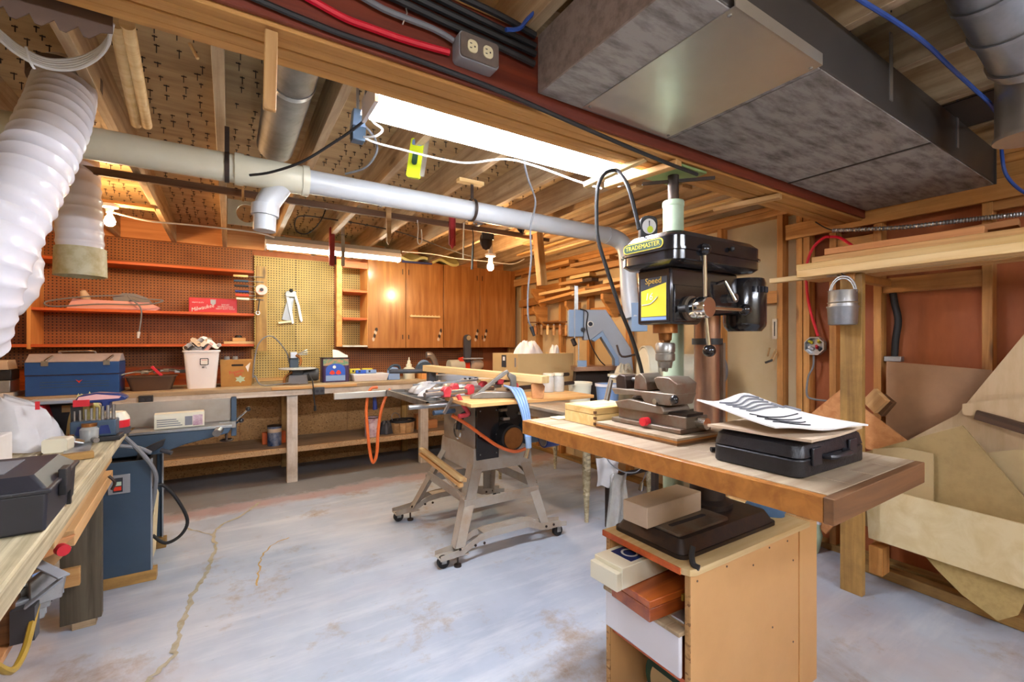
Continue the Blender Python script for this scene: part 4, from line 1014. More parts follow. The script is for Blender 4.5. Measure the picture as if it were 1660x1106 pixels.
# brown tub of tools
xa, xb = on(203,4.80), on(284,4.80); xm = (xa+xb)/2
T = thing('plastic_tub', 'brown plastic tub full of hand tools', 'tub', (xm,4.9,BT))
tb = MB()
P0 = rrect(xa+.035,xb-.035,4.80,4.98,.03); P1 = rrect(xa,xb,4.77,5.01,.035); P2 = [(xm+(x-xm)*.95, 4.89+(y-4.89)*.93) for x,y in P1]; n = len(P0)
tb.add([(x,y,BT) for x,y in P0]+[(x,y,BT+.12) for x,y in P1]+[(x,y,BT+.12) for x,y in P2]+[(xm+(x-xm)*.9,4.89+(y-4.89)*.9,BT+.02) for x,y in P0],
   [tuple(reversed(range(n)))]+[(k*n+i,k*n+(i+1)%n,(k+1)*n+(i+1)%n,(k+1)*n+i) for k in range(3) for i in range(n)]+[tuple(3*n+i for i in range(n))])
obj('tub', tb, 'brown_tub', T)
obj('rim', MB().prism(rrect(xa-.012,xb+.012,4.76,5.02,.04),BT+.117,BT+.121), 'brown_tub', T)
tools = [('pliers','steel',-.12),('hammer','iron',.02),('wrench','galv',.1),('file','iron_dark',-.04),('clamp','dark_grey',.14)]
for i, (nm, m, dx) in enumerate(tools):
    a = Vector((xm+dx-.09,4.82+.03*i,BT+.13+.008*i)); b = Vector((xm+dx+.07,4.9+.02*(i%3),BT+.15+.012*(i%2)))
    T = thing('hand_tool', ['steel pliers','brown iron hammer','galvanized wrench','dark file','dark grey clamp'][i]+' lying in the brown tub', nm, tuple(a), group='tools in the brown tub')
    obj('shaft', MB().tube([a,a.lerp(b,.5)+Vector((0,.01,.012)),b],.007,7,4), m, T); obj('head', MB().box(b,(.045,.025,.03)), m, T, .004)
a, b = (xm+.07,4.84,BT+.12), (xm+.0,4.84,BT+.2)
single('red_handle_tool', MB().beam(a,b,.012,.022), 'red', 'red-handled tool leaning out of the brown tub', 'tool', bevel=.003)
# white bin
xa, xb = on(296,4.78), on(356,4.78); xm, ym = (xa+xb)/2, 4.87; hh = .335; w = (xb-xa)/2
T = thing('waste_bin', 'tall white plastic bin with a small printed label, stuffed with paper', 'bin', (xm,ym,BT))
def rr(s, q, z): return [(xm+x, ym+y, z) for x, y in rrect(-w*s,w*s,-.085*q,.085*q,.03)]
rings = [rr(.78,.78,BT), rr(.98,.98,BT+hh-.015), rr(1.04,1.06,BT+hh-.015), rr(1.04,1.06,BT+hh), rr(.94,.93,BT+hh), rr(.76,.74,BT+.01)]
n = len(rings[0]); mb = MB(); mb.add([p for r in rings for p in r], [tuple(reversed(range(n)))]+[(k*n+i,k*n+(i+1)%n,(k+1)*n+(i+1)%n,(k+1)*n+i) for k in range(5) for i in range(n)]+[tuple(5*n+i for i in range(n))])
obj('body', mb, 'plastic_white', T)
M = plane_M((xm+.02,ym-.0825,BT+.235),(1,0,0),(0,-.07,1))
lb = obj('label', MB().prism(rrect(-.032,.032,-.03,.03,.008),0,.001,M), 'ink', T); obj('label_face', MB().prism(rrect(-.026,.026,-.024,.024,.006),.001,.0014,M), 'paper', T)
text('lettering', 'RAPID', .013, 'red', plane_M((xm+.02,ym-.0845,BT+.248),(1,0,0),(0,-.07,1)), T)
text('lettering', '48 L', .026, 'ink', plane_M((xm+.02,ym-.0795,BT+.185),(1,0,0),(0,-.07,1)), T, sx=.8)
for i in range(6):
    a = rnd.uniform(0,6.28); o = Vector((xm+rnd.uniform(-.07,.07), ym+rnd.uniform(-.03,.03), BT+hh-.03))
    def f(u,v,o=o,i=i): return (o.x+(u-.5)*.12+.02*math.sin(5*v+i), o.y+(v-.5)*.06, o.z+.05+.025*math.sin(6*u+i*2)+.02*math.cos(5*v+i)+.012*i)
    single('crumpled_paper', MB().surf(f,7,5,.002), ['paper','pvc_white','dark_grey','paper','paper_tan','paper'][i], ['white sheet at the front of','glossy white scrap in','grey scrap in','crumpled white sheet in','tan scrap in','topmost white sheet in'][i]+' the stuffed white bin', 'paper', 'papers in the white bin')
single('bin_dowel', MB().cyl((xm+.02,ym-.02,BT+hh-.02),(xm+.075,ym-.02,BT+hh+.065),.015,n=12), 'pink', 'short pinkish wooden stub poking out of the white bin', 'stub')
# paper bag
xa, xb = on(358,4.86), on(408,4.86); xm=(xa+xb)/2
T = thing('cardboard_carrier', 'brown cardboard carrier box with red print and a hand slot', 'box', (xm,4.94,BT))
obj('box', MB().taper(xa,xb,4.86,5.04,BT,BT+.245,-.006,-.004), 'kraft', T, .003)
obj('hand_slot', MB().prism(rrect(-.05,.045,-.009,.009,.008),0,.001,plane_M((xm+.01,4.8575,BT+.195),(1,0,0),(0,-.02,1))), 'shadow_gap', T)
M = plane_M((xm+.0,4.858,BT+.135),(1,0,.22),(-.22,0,1))
text('lettering', 'Presents', .042, 'red', M, T, sx=.8)
text('lettering', 'Fresh', .034, 'red', plane_M((xm+.015,4.858,BT+.107),(1,0,.22),(-.22,0,1)), T, sx=.85)
obj('sprig', MB().prism([(.045*math.cos(a)*(1 if i%2 else .6), .035*math.sin(a)*(1 if i%2 else .6)) for i,a in enumerate([2*PI*q/12 for q in range(12)])],0,.001,plane_M((xm+.03,4.859,BT+.065),(1,0,0),(0,0,1))), 'green_post', T)
obj('torn_flap', MB().prism([(0,0),(.02,.09),(-.02,.05)],.0,.002,plane_M((xb-.03,4.857,BT+.13),(1,0,0),(0,0,1))), 'paper', T)
for i, dx in enumerate((-.075,-.01)):
    single('bottle_cap', MB().cyl((xm+dx,4.93,BT+.2),(xm+dx,4.93,BT+.275),.028,.02,n=14), 'mid_grey', ['left dark cap poking out of the brown carrier box','right dark cap poking out of the brown carrier box'][i], 'cap', 'caps in the carrier box')
single('thin_board', MB().bx(xm-.1,xm+.16,5.08,5.3,zs3+.001,zs3+.025), 'pine_light', 'small flat board on the lowest shelf over the carrier box', 'board', bevel=.002)
single('wood_offcut', MB().bx(xm-.03,xm+.08,5.1,5.25,zs3+.026,zs3+.06), 'pine', 'wooden offcut stacked on the small flat board', 'offcut', bevel=.002)
single('round_plug', MB().cyl((xm+.02,5.16,zs3+.061),(xm+.02,5.16,zs3+.085),.035,.025,n=16), 'black_matte', 'black round plug on top of the wooden offcut', 'plug')

# scroll saw
x = on(482,4.85); y = 4.86; T = thing('scroll_saw', 'small grey bench scroll saw with a round white table and looped cord', 'scroll saw', (x,y,BT))
obj('base', MB().taper(x-.09,x+.09,y-.08,y+.12,BT,BT+.09,.012,.01), 'mid_grey', T, .004)
obj('neck', MB().bx(x-.05,x+.05,y-.04,y+.06,BT+.09,BT+.14), 'dark_grey', T, .004)
obj('table', MB().lathe([(.0005,.0),(.15,.0),(.17,.008),(.165,.016),(.0005,.018)],(x,y-.02,BT+.14),n=32), 'pvc_white', T)
obj('column', MB().bx(x-.06,x+.02,y+.06,y+.13,BT+.09,BT+.29), 'navy_steel', T, .004)
obj('arm_head', MB().bx(x-.062,x+.0,y+.0,y+.13,BT+.25,BT+.31), 'galv', T, .004)
obj('holder', MB().tube([(x-.01,y,BT+.28),(x+.03,y-.02,BT+.24),(x+.02,y-.03,BT+.18)],.012,8,4), 'copper', T)
for k in range(3): obj('lever', MB().tube([(x,y,BT+.29),(x+.05,y-.02,BT+.285+.015*k),(x+.09,y-.02,BT+.29+.02*k)],.006,7,3), 'steel', T)
obj('motor', MB().cyl((x+.05,y+.03,BT+.085),(x+.18,y+.03,BT+.085),.065,n=20).lathe([(.065,0),(.06,.015),(.03,.02),(.0005,.02)],(x+.18,y+.03,BT+.085),(1,0,0)), 'dark_grey', T)
obj('fork', MB().tube([(x-.05,y-.04,BT+.12),(x-.11,y-.05,BT+.07),(x-.12,y-.06,BT+.0)],.012,8,4), 'copper', T)
obj('cord', MB().tube([(x-.06,y+.1,BT+.2),(x-.1,y,BT+.32),PY(440,545,4.75),PY(418,560,4.75),(PY(410,590,4.75).x,4.75,BT+.1),PY(414,610,4.75),(PY(425,616,4.72).x,4.72,BT+.012),(x-.1,4.72,BT+.02),(x+.0,4.7,BT+.012)],.006,7,6), 'cable_grey', T)
obj('drop_lead', MB().tube([(x+.08,4.72,BT+.1),(x+.1,BF_Y-.02,BT+.04),(x+.11,BF_Y-.03,BT-.1),(x+.12,BF_Y-.03,BT-.2)],.006,7,4).cyl((x+.12,BF_Y-.03,BT-.19),(x+.122,BF_Y-.03,BT-.24),.012,n=8), 'rubber', T)

# decorated tin
xa, xb = on(523,4.84), on(567,4.84); xm=(xa+xb)/2; w=(xb-xa)/2
T = thing('decorated_tin', 'tall dark tin with a colourful bird picture on its front', 'tin', (xm,4.93,BT))
obj('tin', MB().prism(rrect(xm-w,xm+w,4.84,5.02,.035),BT,BT+.245), 'tin_purple', T)
obj('rim', MB().prism(rrect(xm-w-.004,xm+w+.004,4.836,5.024,.036),BT+.24,BT+.25), 'iron_dark', T)
obj('frieze', MB().prism(rect(-w+.006,w-.012,.17,.235),0,.0015,plane_M((xm,4.84,BT),(1,0,0),(0,0,1))), 'tin_floral', T)
obj('picture', MB().prism(rect(-w+.03,w-.045,.015,.13)[:2]+[(w-.045+(-(w-.0375)*(1-math.cos(PI*i/8))),.13+.06*math.sin(PI*i/8)) for i in range(9)],.0,.002,plane_M((xm,4.84,BT),(1,0,0),(0,0,1))), 'blue', T)
Mp = plane_M((xm,4.838,BT),(1,0,0),(0,0,1))
obj('moon', MB().prism([(-.02+.016*math.cos(2*PI*i/12),.155+.016*math.sin(2*PI*i/12)) for i in range(12)],0,.001,Mp), 'paper', T)
for dx in (-.04,.02): obj('bird', MB().prism([(dx+.02*math.cos(a)*(1.2-.3*math.sin(3*a)),.1+.022*math.sin(a)) for a in [2*PI*q/12 for q in range(12)]],0,.001,Mp), 'orange_tool', T)
obj('picket', MB().prism(rect(-w+.03,w-.045,.015,.07),0,.0008,Mp), 'blue_pale', T)
def f(u,v): return (xm-.02+u*.15, 4.9+.03*v, BT+.2+v*.13-.05*u+.01*math.sin(5*u))
single('folded_leaflet', MB().surf(f,6,3,.002), 'paper', 'folded printed leaflet sticking out of the decorated tin', 'leaflet')
# tray with yellow and blue tools
xa, xb = on(572,4.80), on(630,4.80)
T = thing('parts_tray', 'white plastic tray holding yellow and blue tools', 'tray', ((xa+xb)/2,4.9,BT))
obj('tray', MB().taper(xa+.02,xb-.02,4.8,5.0,BT,BT+.075,-.02,-.02), 'plastic_white', T, .005)
for i, (dx, y, m, nm) in enumerate(((.06,4.98,'yellow','left yellow level'),(.19,4.98,'yellow','right yellow level'),(.1,4.88,'blue','blue sander handle'),(.2,4.87,'blue_pale','pale blue grip'))):
    T = thing('tray_tool', nm+' lying in the white tray on the bench', 'tool', (xa+dx,y,BT+.07), group='tools in the white tray')
    obj('body', MB().bx(xa+dx-.055,xa+dx+.055,y-.025,y+.025,BT+.078,BT+.125-.01*(i>1)), m, T, .008); obj('insert', MB().bx(xa+dx-.03,xa+dx-.01,y-.027,y-.02,BT+.09,BT+.11), 'ink', T)
# blue spray jug
x = on(640,4.82); T = thing('blue_jug', 'small blue plastic clamp jug beside the white tray', 'jug', (x,4.86,BT))
obj('body', MB().prism([(-.07,0),(.06,0),(.055,.09),(.03,.13),(-.02,.14),(-.06,.1)],-.04,.04,plane_M((x,4.86,BT),(1,0,0),(0,0,1))), 'blue_pale', T, .006)
obj('handle', MB().tube([(x-.06,4.86,BT+.1),(x-.02,4.85,BT+.15),(x+.05,4.85,BT+.15),(x+.07,4.85,BT+.11)],.014,8,4), 'navy_steel', T)
# glue bottle
x = on(665,4.86); T = thing('glue_bottle', 'white bottle with a tall nozzle on the bench', 'bottle', (x,4.9,BT))
obj('body', MB().lathe([(.0005,0),(.062,0),(.065,.01),(.065,.105),(.05,.125),(.03,.13),(.0005,.13)],(x,4.9,BT),n=24), 'pvc', T)
obj('nozzle', MB().lathe([(.032,.13),(.032,.16),(.02,.165),(.018,.2),(.008,.205),(.006,.24),(.0005,.24)],(x,4.9,BT),n=16), 'plastic_cream', T)
# radial/mitre saw on the bench
x = on(690,4.85); T = thing('mitre_saw', 'blue-grey mitre saw with a ribbed guard on the bench', 'saw', (x,4.9,BT))
obj('plinth', MB().bx(x-.09,x+.25,4.72,5.0,BT,BT+.10), 'orange_end', T, .003)
obj('guard', MB().prism([(-.1,.0)]+[(-.1+.2*(1-math.cos(PI*i/10))/2,.09*math.sin(PI*i/10)) for i in range(1,10)]+[(.1,0)],-.03,.03,plane_M((x-.02,4.84,BT+.10),(1,0,0),(0,0,1))), 'navy_steel', T, .004)
obj('arm', MB().tube([(x-.01,4.8,BT+.265),(x+.04,4.8,BT+.26),(x+.09,4.82,BT+.2),(x+.12,4.84,BT+.12)],.035,14,5), 'galv', T)
obj('blade_cover', MB().lathe([(.0005,-.012),(.07,-.012),(.07,.012),(.0005,.012)],(x-.03,4.83,BT+.14),(0,1,0),20), 'band_blue', T)
# red bench tool (strap sander) with motor
x = on(757,4.95); T = thing('strap_grinder', 'red belt grinder with a tall black belt arm and grey motor', 'grinder', (x,4.98,BT))
obj('frame', MB().prism([(-.06,.0),(.05,.0),(.04,.2),(.02,.35),(-.01,.35),(-.02,.23),(-.09,.22),(-.1,.16)],-.03,.03,plane_M((x,4.98,BT),(1,0,0),(0,0,1))), 'orange_tool', T, .004)
obj('belt', MB().prism(rrect(-.045,.035,.16,.5,.038),-.025,.02,plane_M((x,4.93,BT),(1,0,0),(0,0,1))), 'dark_grey', T)
obj('pulley', MB().cyl((x,4.90,BT+.46),(x,4.93,BT+.46),.03,n=16), 'chrome', T)
obj('work_rest', MB().bx(x-.06,x+.17,4.85,4.95,BT+.205,BT+.217), 'pvc_white', T)
obj('motor', MB().cyl((x-.22,5.0,BT+.12),(x-.03,5.0,BT+.12),.075,n=20), 'beige_machine', T); obj('housing', MB().lathe([(.05,0),(.085,.03),(.085,.11),(.05,.17),(.0005,.17)],(x+.06,5.0,BT+.13),(1,0,0),20), 'paper_tan', T)
# small planer / kettle-like tool right of it
# cardboard box with cloths
T = thing('cardboard_box', 'large open cardboard box holding white cloths', 'box', (2.42,3.5,OT))
bz0, bz1 = OT+.001, 1.205
for nm, m_ in (('front', (2.11,2.73,3.27,3.276)),('back', (2.11,2.73,3.70,3.706)),('left',(2.11,2.116,3.276,3.70)),('right',(2.724,2.73,3.276,3.70))):
    obj('box_side', MB().bx(*m_, bz0, bz1), 'cardboard', T)
obj('bottom', MB().bx(2.116,2.724,3.276,3.70,bz0,bz0+.006), 'cardboard', T)
M = plane_M((2.1095,3.5,1.14),(0,-1,0),(0,0,1))
obj('sticker', MB().prism(rect(-.04,.04,-.06,.05),0,.001,M), 'ink', T); obj('sticker_print', MB().prism(rect(-.018,.02,.0,.035),.001,.0015,M), 'paper', T)
obj('mark', MB().prism(rect(-.02,.0,-.04,.04),0,.001,plane_M((2.1095,3.3,1.13),(0,-1,0),(0,0,1))), 'ink_grey', T)
def heap(cx,cy,z0,rx,ry,h,seed):
    def f(u,v):
        a = u*2*PI; r = 1-(1-v)**1.7
        wob = 1+.10*math.sin(3*a+seed)+.06*math.sin(7*a+2*seed)
        fold = .10*math.sin(6*a+9*r+seed)+.07*math.sin(11*a-7*r+seed*3)+.06*math.sin(4*a+14*r)
        fold *= min(1, .17/h)
        return (cx+rx*r*wob*math.cos(a), cy+ry*r*wob*math.sin(a), z0+h*max(0,1-r**3)**.7*(1+fold*min(1,r*3)*(1-r*.5)))
    return MB().surf(f,44,16)
single('white_cloth', heap(2.40,3.53,bz0+.008,.22,.13,.52,1.0), 'cloth_white', 'bunched white cloth piled in the cardboard box', 'cloth')
single('folded_towel', heap(2.60,3.39,bz0+.008,.09,.075,.48,2.2), 'paper', 'cream folded towel in front of the white cloth in the box', 'towel')

# ---- under the bench
x = PY(445,715,4.95).x
T = thing('paint_can', 'blue paint can with a pale band on the lower shelf', 'can', (x,4.95,.306))
obj('can', MB().lathe([(.0005,0),(.062,0),(.062,.19),(.0005,.19)],(x,4.95,.306),n=24), 'can_blue', T); obj('lid', MB().lathe([(.064,.185),(.066,.192),(.055,.196),(.0005,.192)],(x,4.95,.306),n=24), 'iron_dark', T)
obj('band', MB().lathe([(.0625,.13),(.063,.131),(.063,.165),(.0625,.166)],(x,4.95,.306),n=24), 'paper_tan', T)
single('orange_brick', MB().bx(x-.10,x+.105,5.02,5.09,.306,.42), 'orange', 'orange block standing behind the blue paint can', 'block', bevel=.004)
x = PY(604,700,4.86).x
T = thing('floral_can', 'round tin with a purple floral print on the lower shelf', 'can', (x,4.88,.306))
obj('can', MB().lathe([(.0005,0),(.075,0),(.075,.2),(.068,.2),(.068,.01)],(x,4.88,.306),n=24), 'can_pink', T); obj('rim', MB().lathe([(.075,.195),(.079,.2),(.075,.205),(.07,.2)],(x,4.88,.306),n=24,closed=True), 'iron_dark', T)
single('dark_pouch', heap(x+.17,4.95,.306,.09,.07,.13,.4), 'dark_grey', 'dark lump of rag beside the floral tin', 'rag')
x = PY(655,690,4.88).x
T = thing('splint_basket', 'brown wooden splint basket with a dark rim on the lower shelf', 'basket', (x,4.9,.306))
for k in range(12):
    a0, a1 = 2*PI*k/12+.01, 2*PI*(k+1)/12-.01
    P = [(x+.13*math.cos(a)*s_, 4.92+.1*math.sin(a)*s_, z) for a,s_,z in ((a0,.9,.306),(a1,.9,.306),(a1,1,.43),(a0,1,.43))]
    obj('splint', MB().sheet(P,.005), 'scrap', T)
obj('rim', MB().lathe([(.132,.115),(.142,.12),(.142,.14),(.132,.145)],(x,4.92,.306),n=24,closed=True,sy=.77), 'black_matte', T)
obj('bottom', MB().cyl((x,4.92,.307),(x,4.92,.312),.09,n=16), 'scrap', T)
T = thing('net_bag', 'black net bag heaped in the splint basket', 'bag', (x-.05,4.92,.43)); 
obj('bag', heap(x-.03,4.92,.40,.1,.07,.06,.9), 'black_matte', T); obj('hoop', MB().lathe([(.055,-.005),(.06,0),(.055,.005)],(x-.08,4.92,.47),(.3,-.8,.3),18), 'cable_grey', T)
for i, u in enumerate((682,700)):
    p = PY(u,690,4.98); single('chip_block', MB().bx(p.x-.06,p.x+.06,4.95,5.05,.306,.40+.08*(1-i)), 'oak_ply', ['upper reddish offcut standing behind the splint basket','lower reddish offcut under the bench beside the table saw'][i], 'offcut', 'offcuts under the bench', .003)
# ================================================================== drill press corner
# ---- cabinet under the press
KX0, KX1, KY0, KY1, KZ = 1.15, 1.93, .86, 1.212, .625
T = thing('press_stand', 'open-fronted chipboard cabinet carrying the drill press', 'cabinet', ((KX0+KX1)/2,(KY0+KY1)/2,0))
obj('side_panel', MB().bx(KX0+.02,1.80,KY0,KY0+.018,0,KZ-.02), 'melamine', T, .001)
obj('side_panel', MB().bx(1.802,KX1,KY0-.004,KY0+.014,0,KZ-.012), 'melamine', T, .001)
obj('side_panel', MB().bx(KX0+.02,KX1,KY1-.018,KY1,0,KZ-.02), 'melamine', T, .001)
obj('front_edge', MB().bx(KX0+.016,KX0+.02,KY0,KY0+.018,0,KZ-.02), 'chipboard', T); obj('front_edge', MB().bx(KX0+.016,KX0+.02,KY1-.018,KY1,0,KZ-.02), 'chipboard', T)
obj('back_panel', MB().bx(KX1-.012,KX1,KY0+.018,KY1-.018,0,KZ-.02), 'melamine', T)
top = MB().prism([(KX0+.03,KY0-.012),(1.86,KY0-.012),(1.86,KY1),(KX0,KY1),(KX0,KY0+.02),(KX0+.01,KY0-.004)],KZ-.02,KZ)
obj('top_panel', top, 'pine_light', T, .001); obj('top_edging', MB().bx(KX0-.004,KX0,KY0+.02,KY1,KZ-.021,KZ-.001), 'orange_board', T)
obj('shelf', MB().bx(KX0+.03,KX1-.02,KY0+.018,KY1-.018,.43,.445), 'bench_wood', T)
obj('shelf', MB().bx(KX0+.03,KX1-.02,KY0+.018,KY1-.018,.255,.27), 'orange_board', T)
dr = obj('drawer', MB().bx(KX0+.0,KX0+.014,KY0+.022,KY1-.01,.285,.425), 'plastic_white', T, .008, label='white plastic drawer front')
obj('drawer_rim', MB().bx(KX0-.008,KX0+.06,KY0+.02,KY1-.008,.415,.428), 'bench_wood', dr, .003)
sc = MB()
for x,z in ((1.2,.58),(1.35,.585),(1.5,.55),(1.62,.3),(1.76,.5),(1.76,.2),(1.3,.2),(1.45,.1),(1.72,.58),(1.6,.585)): sc.cyl((x,KY0-.0015,z),(x,KY0+.002,z),.0035,n=8)
props(obj('nail_heads', sc, 'brown_tub', T), kind='stuff')
# things inside it
T = thing('carton', 'white cardboard carton with a dark blue crest, jutting from the cabinet', 'box', (1.2,1.1,.5))
R = XF((1.21,1.10,.512), 0, 0, math.radians(2))
obj('sleeve', MB().bx(-.15,.2,-.062,.062,0,.068,R), 'plastic_cream', T, .002); obj('end_flap', MB().bx(-.172,-.15,-.06,.06,-.002,.055,R), 'plastic_cream', T, .002)
obj('crest', MB().prism(rect(-.09,.0,-.045,.045),.068,.0688,R), 'blue_dark', T); obj('crest_ring', MB().lathe([(.022,.0690),(.026,.0694),(.03,.0690)],R@Vector((-.045,0,0)),n=20), 'paper', T)
T = thing('wooden_case', 'small polished red-brown wooden case under the carton', 'box', (1.25,1.02,.446))
R = XF((1.25,1.02,.447), 0, 0, math.radians(-3))
obj('lower_half', MB().bx(-.16,.14,-.085,.085,0,.04,R), 'cherry', T, .002); l_ = obj('lid', MB().bx(-.16,.14,-.085,.085,.0415,.064,R), 'cherry', T, .002)
obj('clasp', MB().bx(-.02,.02,-.092,-.085,.03,.05,R), 'gold', l_)
props(obj('perforated_plate', MB().bx(1.17,1.45,.885,.93,.446,.452), 'galv', None, .001), 'perforated grey metal plate beside the wooden case', 'plate')
T = thing('green_disc', 'green-edged grinding disc leaning in the bottom of the cabinet', 'disc', (1.3,1.0,0))
obj('disc', MB().cyl((1.28,1.02,.11),(1.30,1.02,.112),.11,n=28), 'green_dark', T); obj('face', MB().cyl((1.276,1.02,.11),(1.28,1.02,.11),.085,n=28), 'cardboard', T); obj('grip', MB().tube([(1.25,1.1,.03),(1.22,1.06,.1),(1.22,.98,.14)],.012,8,4), 'steel', T)

# ---- drill press
cx, cy = 1.58, 1.088
T = thing('drill_press', 'large black drill press with chrome feed handles and a thick steel column', 'drill press', (cx,cy,KZ))
BX0, BX1, BYa, BYb = 1.185, 1.735, .90, 1.20
b = obj('base', MB().prism(rrect(BX0,BX1,BYa,BYb,.03),KZ,KZ+.012), 'iron_dark', T)
n_ = 6; P0 = rrect(BX0+.006,BX1-.006,BYa+.006,BYb-.006,.028); P1 = rrect(BX0+.03,BX1-.03,BYa+.026,BYb-.026,.02); k = len(P0)
obj('base_bell', MB().add([(x,y,KZ+.012) for x,y in P0]+[(x,y,KZ+.05) for x,y in P1], [(i,(i+1)%k,k+(i+1)%k,k+i) for i in range(k)]+[tuple(k+i for i in range(k))]), 'iron_dark', T)
obj('base_pad', MB().prism(rrect(1.225,1.50,.945,1.155,.015),KZ+.05,KZ+.058), 'iron', T); obj('base_slot', MB().prism(rrect(1.26,1.45,1.0,1.018,.008),KZ+.058,KZ+.0588), 'ink', T)
obj('column_flange', MB().lathe([(.09,.0),(.09,.018),(.066,.03),(.062,.10),(.055,.105),(.0005,.105)],(cx,cy,KZ+.05),n=28), 'iron_dark', T)
obj('column', MB().cyl((cx,cy,KZ+.10),(cx,cy,1.58),.048,n=32), 'rusty_col', T)
obj('rack', MB().bx(cx+.02,cx+.034,cy-.055,cy-.03,.98,1.30), 'iron', T)
obj('collar', MB().lathe([(.049,-.012),(.056,-.012),(.056,.012),(.049,.012)],(cx,cy,1.305),n=28,closed=True), 'black_matte', T)
obj('table_bracket', MB().bx(cx-.34,cx+.07,cy-.075,cy+.075,.905,.948).lathe([(.05,-.1),(.072,-.1),(.072,.06),(.05,.06)],(cx,cy,.91),n=24,closed=True), 'iron_dark', T, .004)
hd = obj('head_casting', MB().prism([(1.27,1.365),(1.27,1.562),(1.66,1.562),(1.66,1.41),(1.47,1.395),(1.42,1.365)],-1.16,-1.012,Matrix(((1,0,0,0),(0,0,-1,0),(0,1,0,0),(0,0,0,1)))), 'black_paint', T, .008)
obj('head_panel', MB().prism([(1.285,1.375),(1.285,1.50),(1.46,1.50),(1.50,1.47),(1.51,1.405),(1.42,1.38)],1.008,1.012,Matrix(((1,0,0,0),(0,0,-1,0),(0,1,0,0),(0,0,0,1)))@Matrix.Scale(-1,4,(0,0,1))), 'black_paint', T, .003)
# belt cover: lower tray and lid
C0 = rrect(1.215,1.72,.945,1.205,.05); C1 = rrect(1.232,1.70,.96,1.19,.045)
k = len(C0)
obj('belt_tray', MB().add([(x,y,1.562) for x,y in C1]+[(x,y,1.575) for x,y in C0]+[(x,y,1.608) for x,y in C0], [tuple(reversed(range(k)))]+[(q*k+i,q*k+(i+1)%k,(q+1)*k+(i+1)%k,(q+1)*k+i) for q in range(2) for i in range(k)]+[tuple(2*k+i for i in range(k))]), 'black_paint', T)
lid = obj('belt_lid', MB().add([(x,y,1.612) for x,y in C0]+[(x,y,1.652) for x,y in C0]+[(x,y,1.672) for x,y in rrect(1.235,1.70,.965,1.185,.045)], [tuple(reversed(range(k)))]+[(q*k+i,q*k+(i+1)%k,(q+1)*k+(i+1)%k,(q+1)*k+i) for q in range(2) for i in range(k)]+[tuple(2*k+i for i in range(k))]), 'black_paint', T)
obj('lid_lip', MB().prism(rrect(1.208,1.727,.938,1.212,.054),1.606,1.613), 'black_paint', lid)
obj('lid_knob', MB().ball((1.50,.935,1.63),.009,10), 'black_matte', lid)
M = plane_M((1.2145,1.085,1.633),(0,-1,0),(0,0,1))
bd = obj('badge', MB().prism(rrect(-.088,.088,-.0165,.0165,.016),0,.002,M), 'yellow', T); obj('badge_face', MB().prism(rrect(-.084,.084,-.0135,.0135,.013),.002,.003,M), 'green_dark', bd)
text('lettering', 'TRADEMASTER', .022, 'yellow', plane_M((1.2113,1.085,1.633),(0,-1,0),(0,0,1)), bd, sx=1.02)
# front label
M = plane_M((1.2695,1.085,1.455),(0,-1,0),(0,0,1))
lb = obj('label_plate', MB().prism(rect(-.058,.058,-.078,.075),0,.001,M), 'ink', T)
obj('label_field', MB().prism([(-.055,-.062),(.055,-.062),(.055,.052),(-.055,.03)],.001,.0016,M), 'yellow', lb); obj('label_strip', MB().prism(rect(-.055,.055,-.075,-.064),.001,.0016,M), 'blue_pale', lb)
text('lettering', 'Speed', .03, 'gold', plane_M((1.2675,1.085,1.518),(0,-1,0),(0,0,1)), lb)
text('lettering', '16', .036, 'paper', plane_M((1.2675,1.105,1.463),(0,-1,0),(0,0,1)), lb, shear=.2)
obj('arc', MB().tube([M@Vector((-.05,-.02,.003)),M@Vector((-.01,-.016,.003)),M@Vector((.02,.006,.003))],.0018,5,5), 'paper', lb)
# spindle and chuck
sx = 1.335
obj('quill_collar', MB().cyl((sx,cy,1.335),(sx,cy,1.37),.043,n=24), 'copper', T); obj('quill', MB().lathe([(.024,1.335),(.022,1.31),(.018,1.307),(.014,1.295),(.0005,1.295)],(sx,cy,0),n=20), 'copper', T)
ch = obj('chuck', MB().lathe([(.0005,1.302),(.03,1.30),(.034,1.295),(.034,1.268),(.031,1.266),(.031,1.262),(.034,1.26),(.034,1.238),(.026,1.232),(.022,1.21),(.0005,1.21)],(sx,cy,0),n=28), 'steel', T)
jw = MB()
for a in (0,2.1,4.2): obj('jaw', MB().cyl((sx+.008*math.cos(a),cy+.008*math.sin(a),1.215),(sx+.006*math.cos(a),cy+.006*math.sin(a),1.197),.006,n=8), 'steel', ch)
# feed hub and handles
hx, hz_ = 1.362, 1.42
obj('hub_boss', MB().cyl((hx,1.02,hz_),(hx,.995,hz_),.043,n=28), 'iron', T)
hub = obj('feed_hub', MB().lathe([(.036,0),(.037,.03),(.034,.032),(.034,.036),(.037,.038),(.037,.065),(.033,.07),(.0005,.07)],(hx,.998,hz_),(0,-1,0),28), 'chrome', T)
for e in ((1.35,.94,1.60),(1.375,.94,1.285),(1.575,.94,1.42)):
    s0 = Vector((hx,.945,hz_)); e = Vector(e); d = (e-s0).normalized()
    h = obj('feed_handle', MB().cyl(s0+d*.03, e, .0075, n=12), 'chrome', T); obj('ball_grip', MB().ball(tuple(e+d*.012),.022,16,.95), 'black_paint', h)
obj('depth_screw', MB().cyl((1.30,1.0,1.415),(1.30,.97,1.415),.012,n=12), 'black_matte', T)
obj('belt_tension_lever', MB().cyl((1.53,1.01,1.52),(1.535,.985,1.525),.006,n=8).cyl((1.535,.985,1.525),(1.565,.965,1.455),.006,.010,n=10), 'chrome', T)
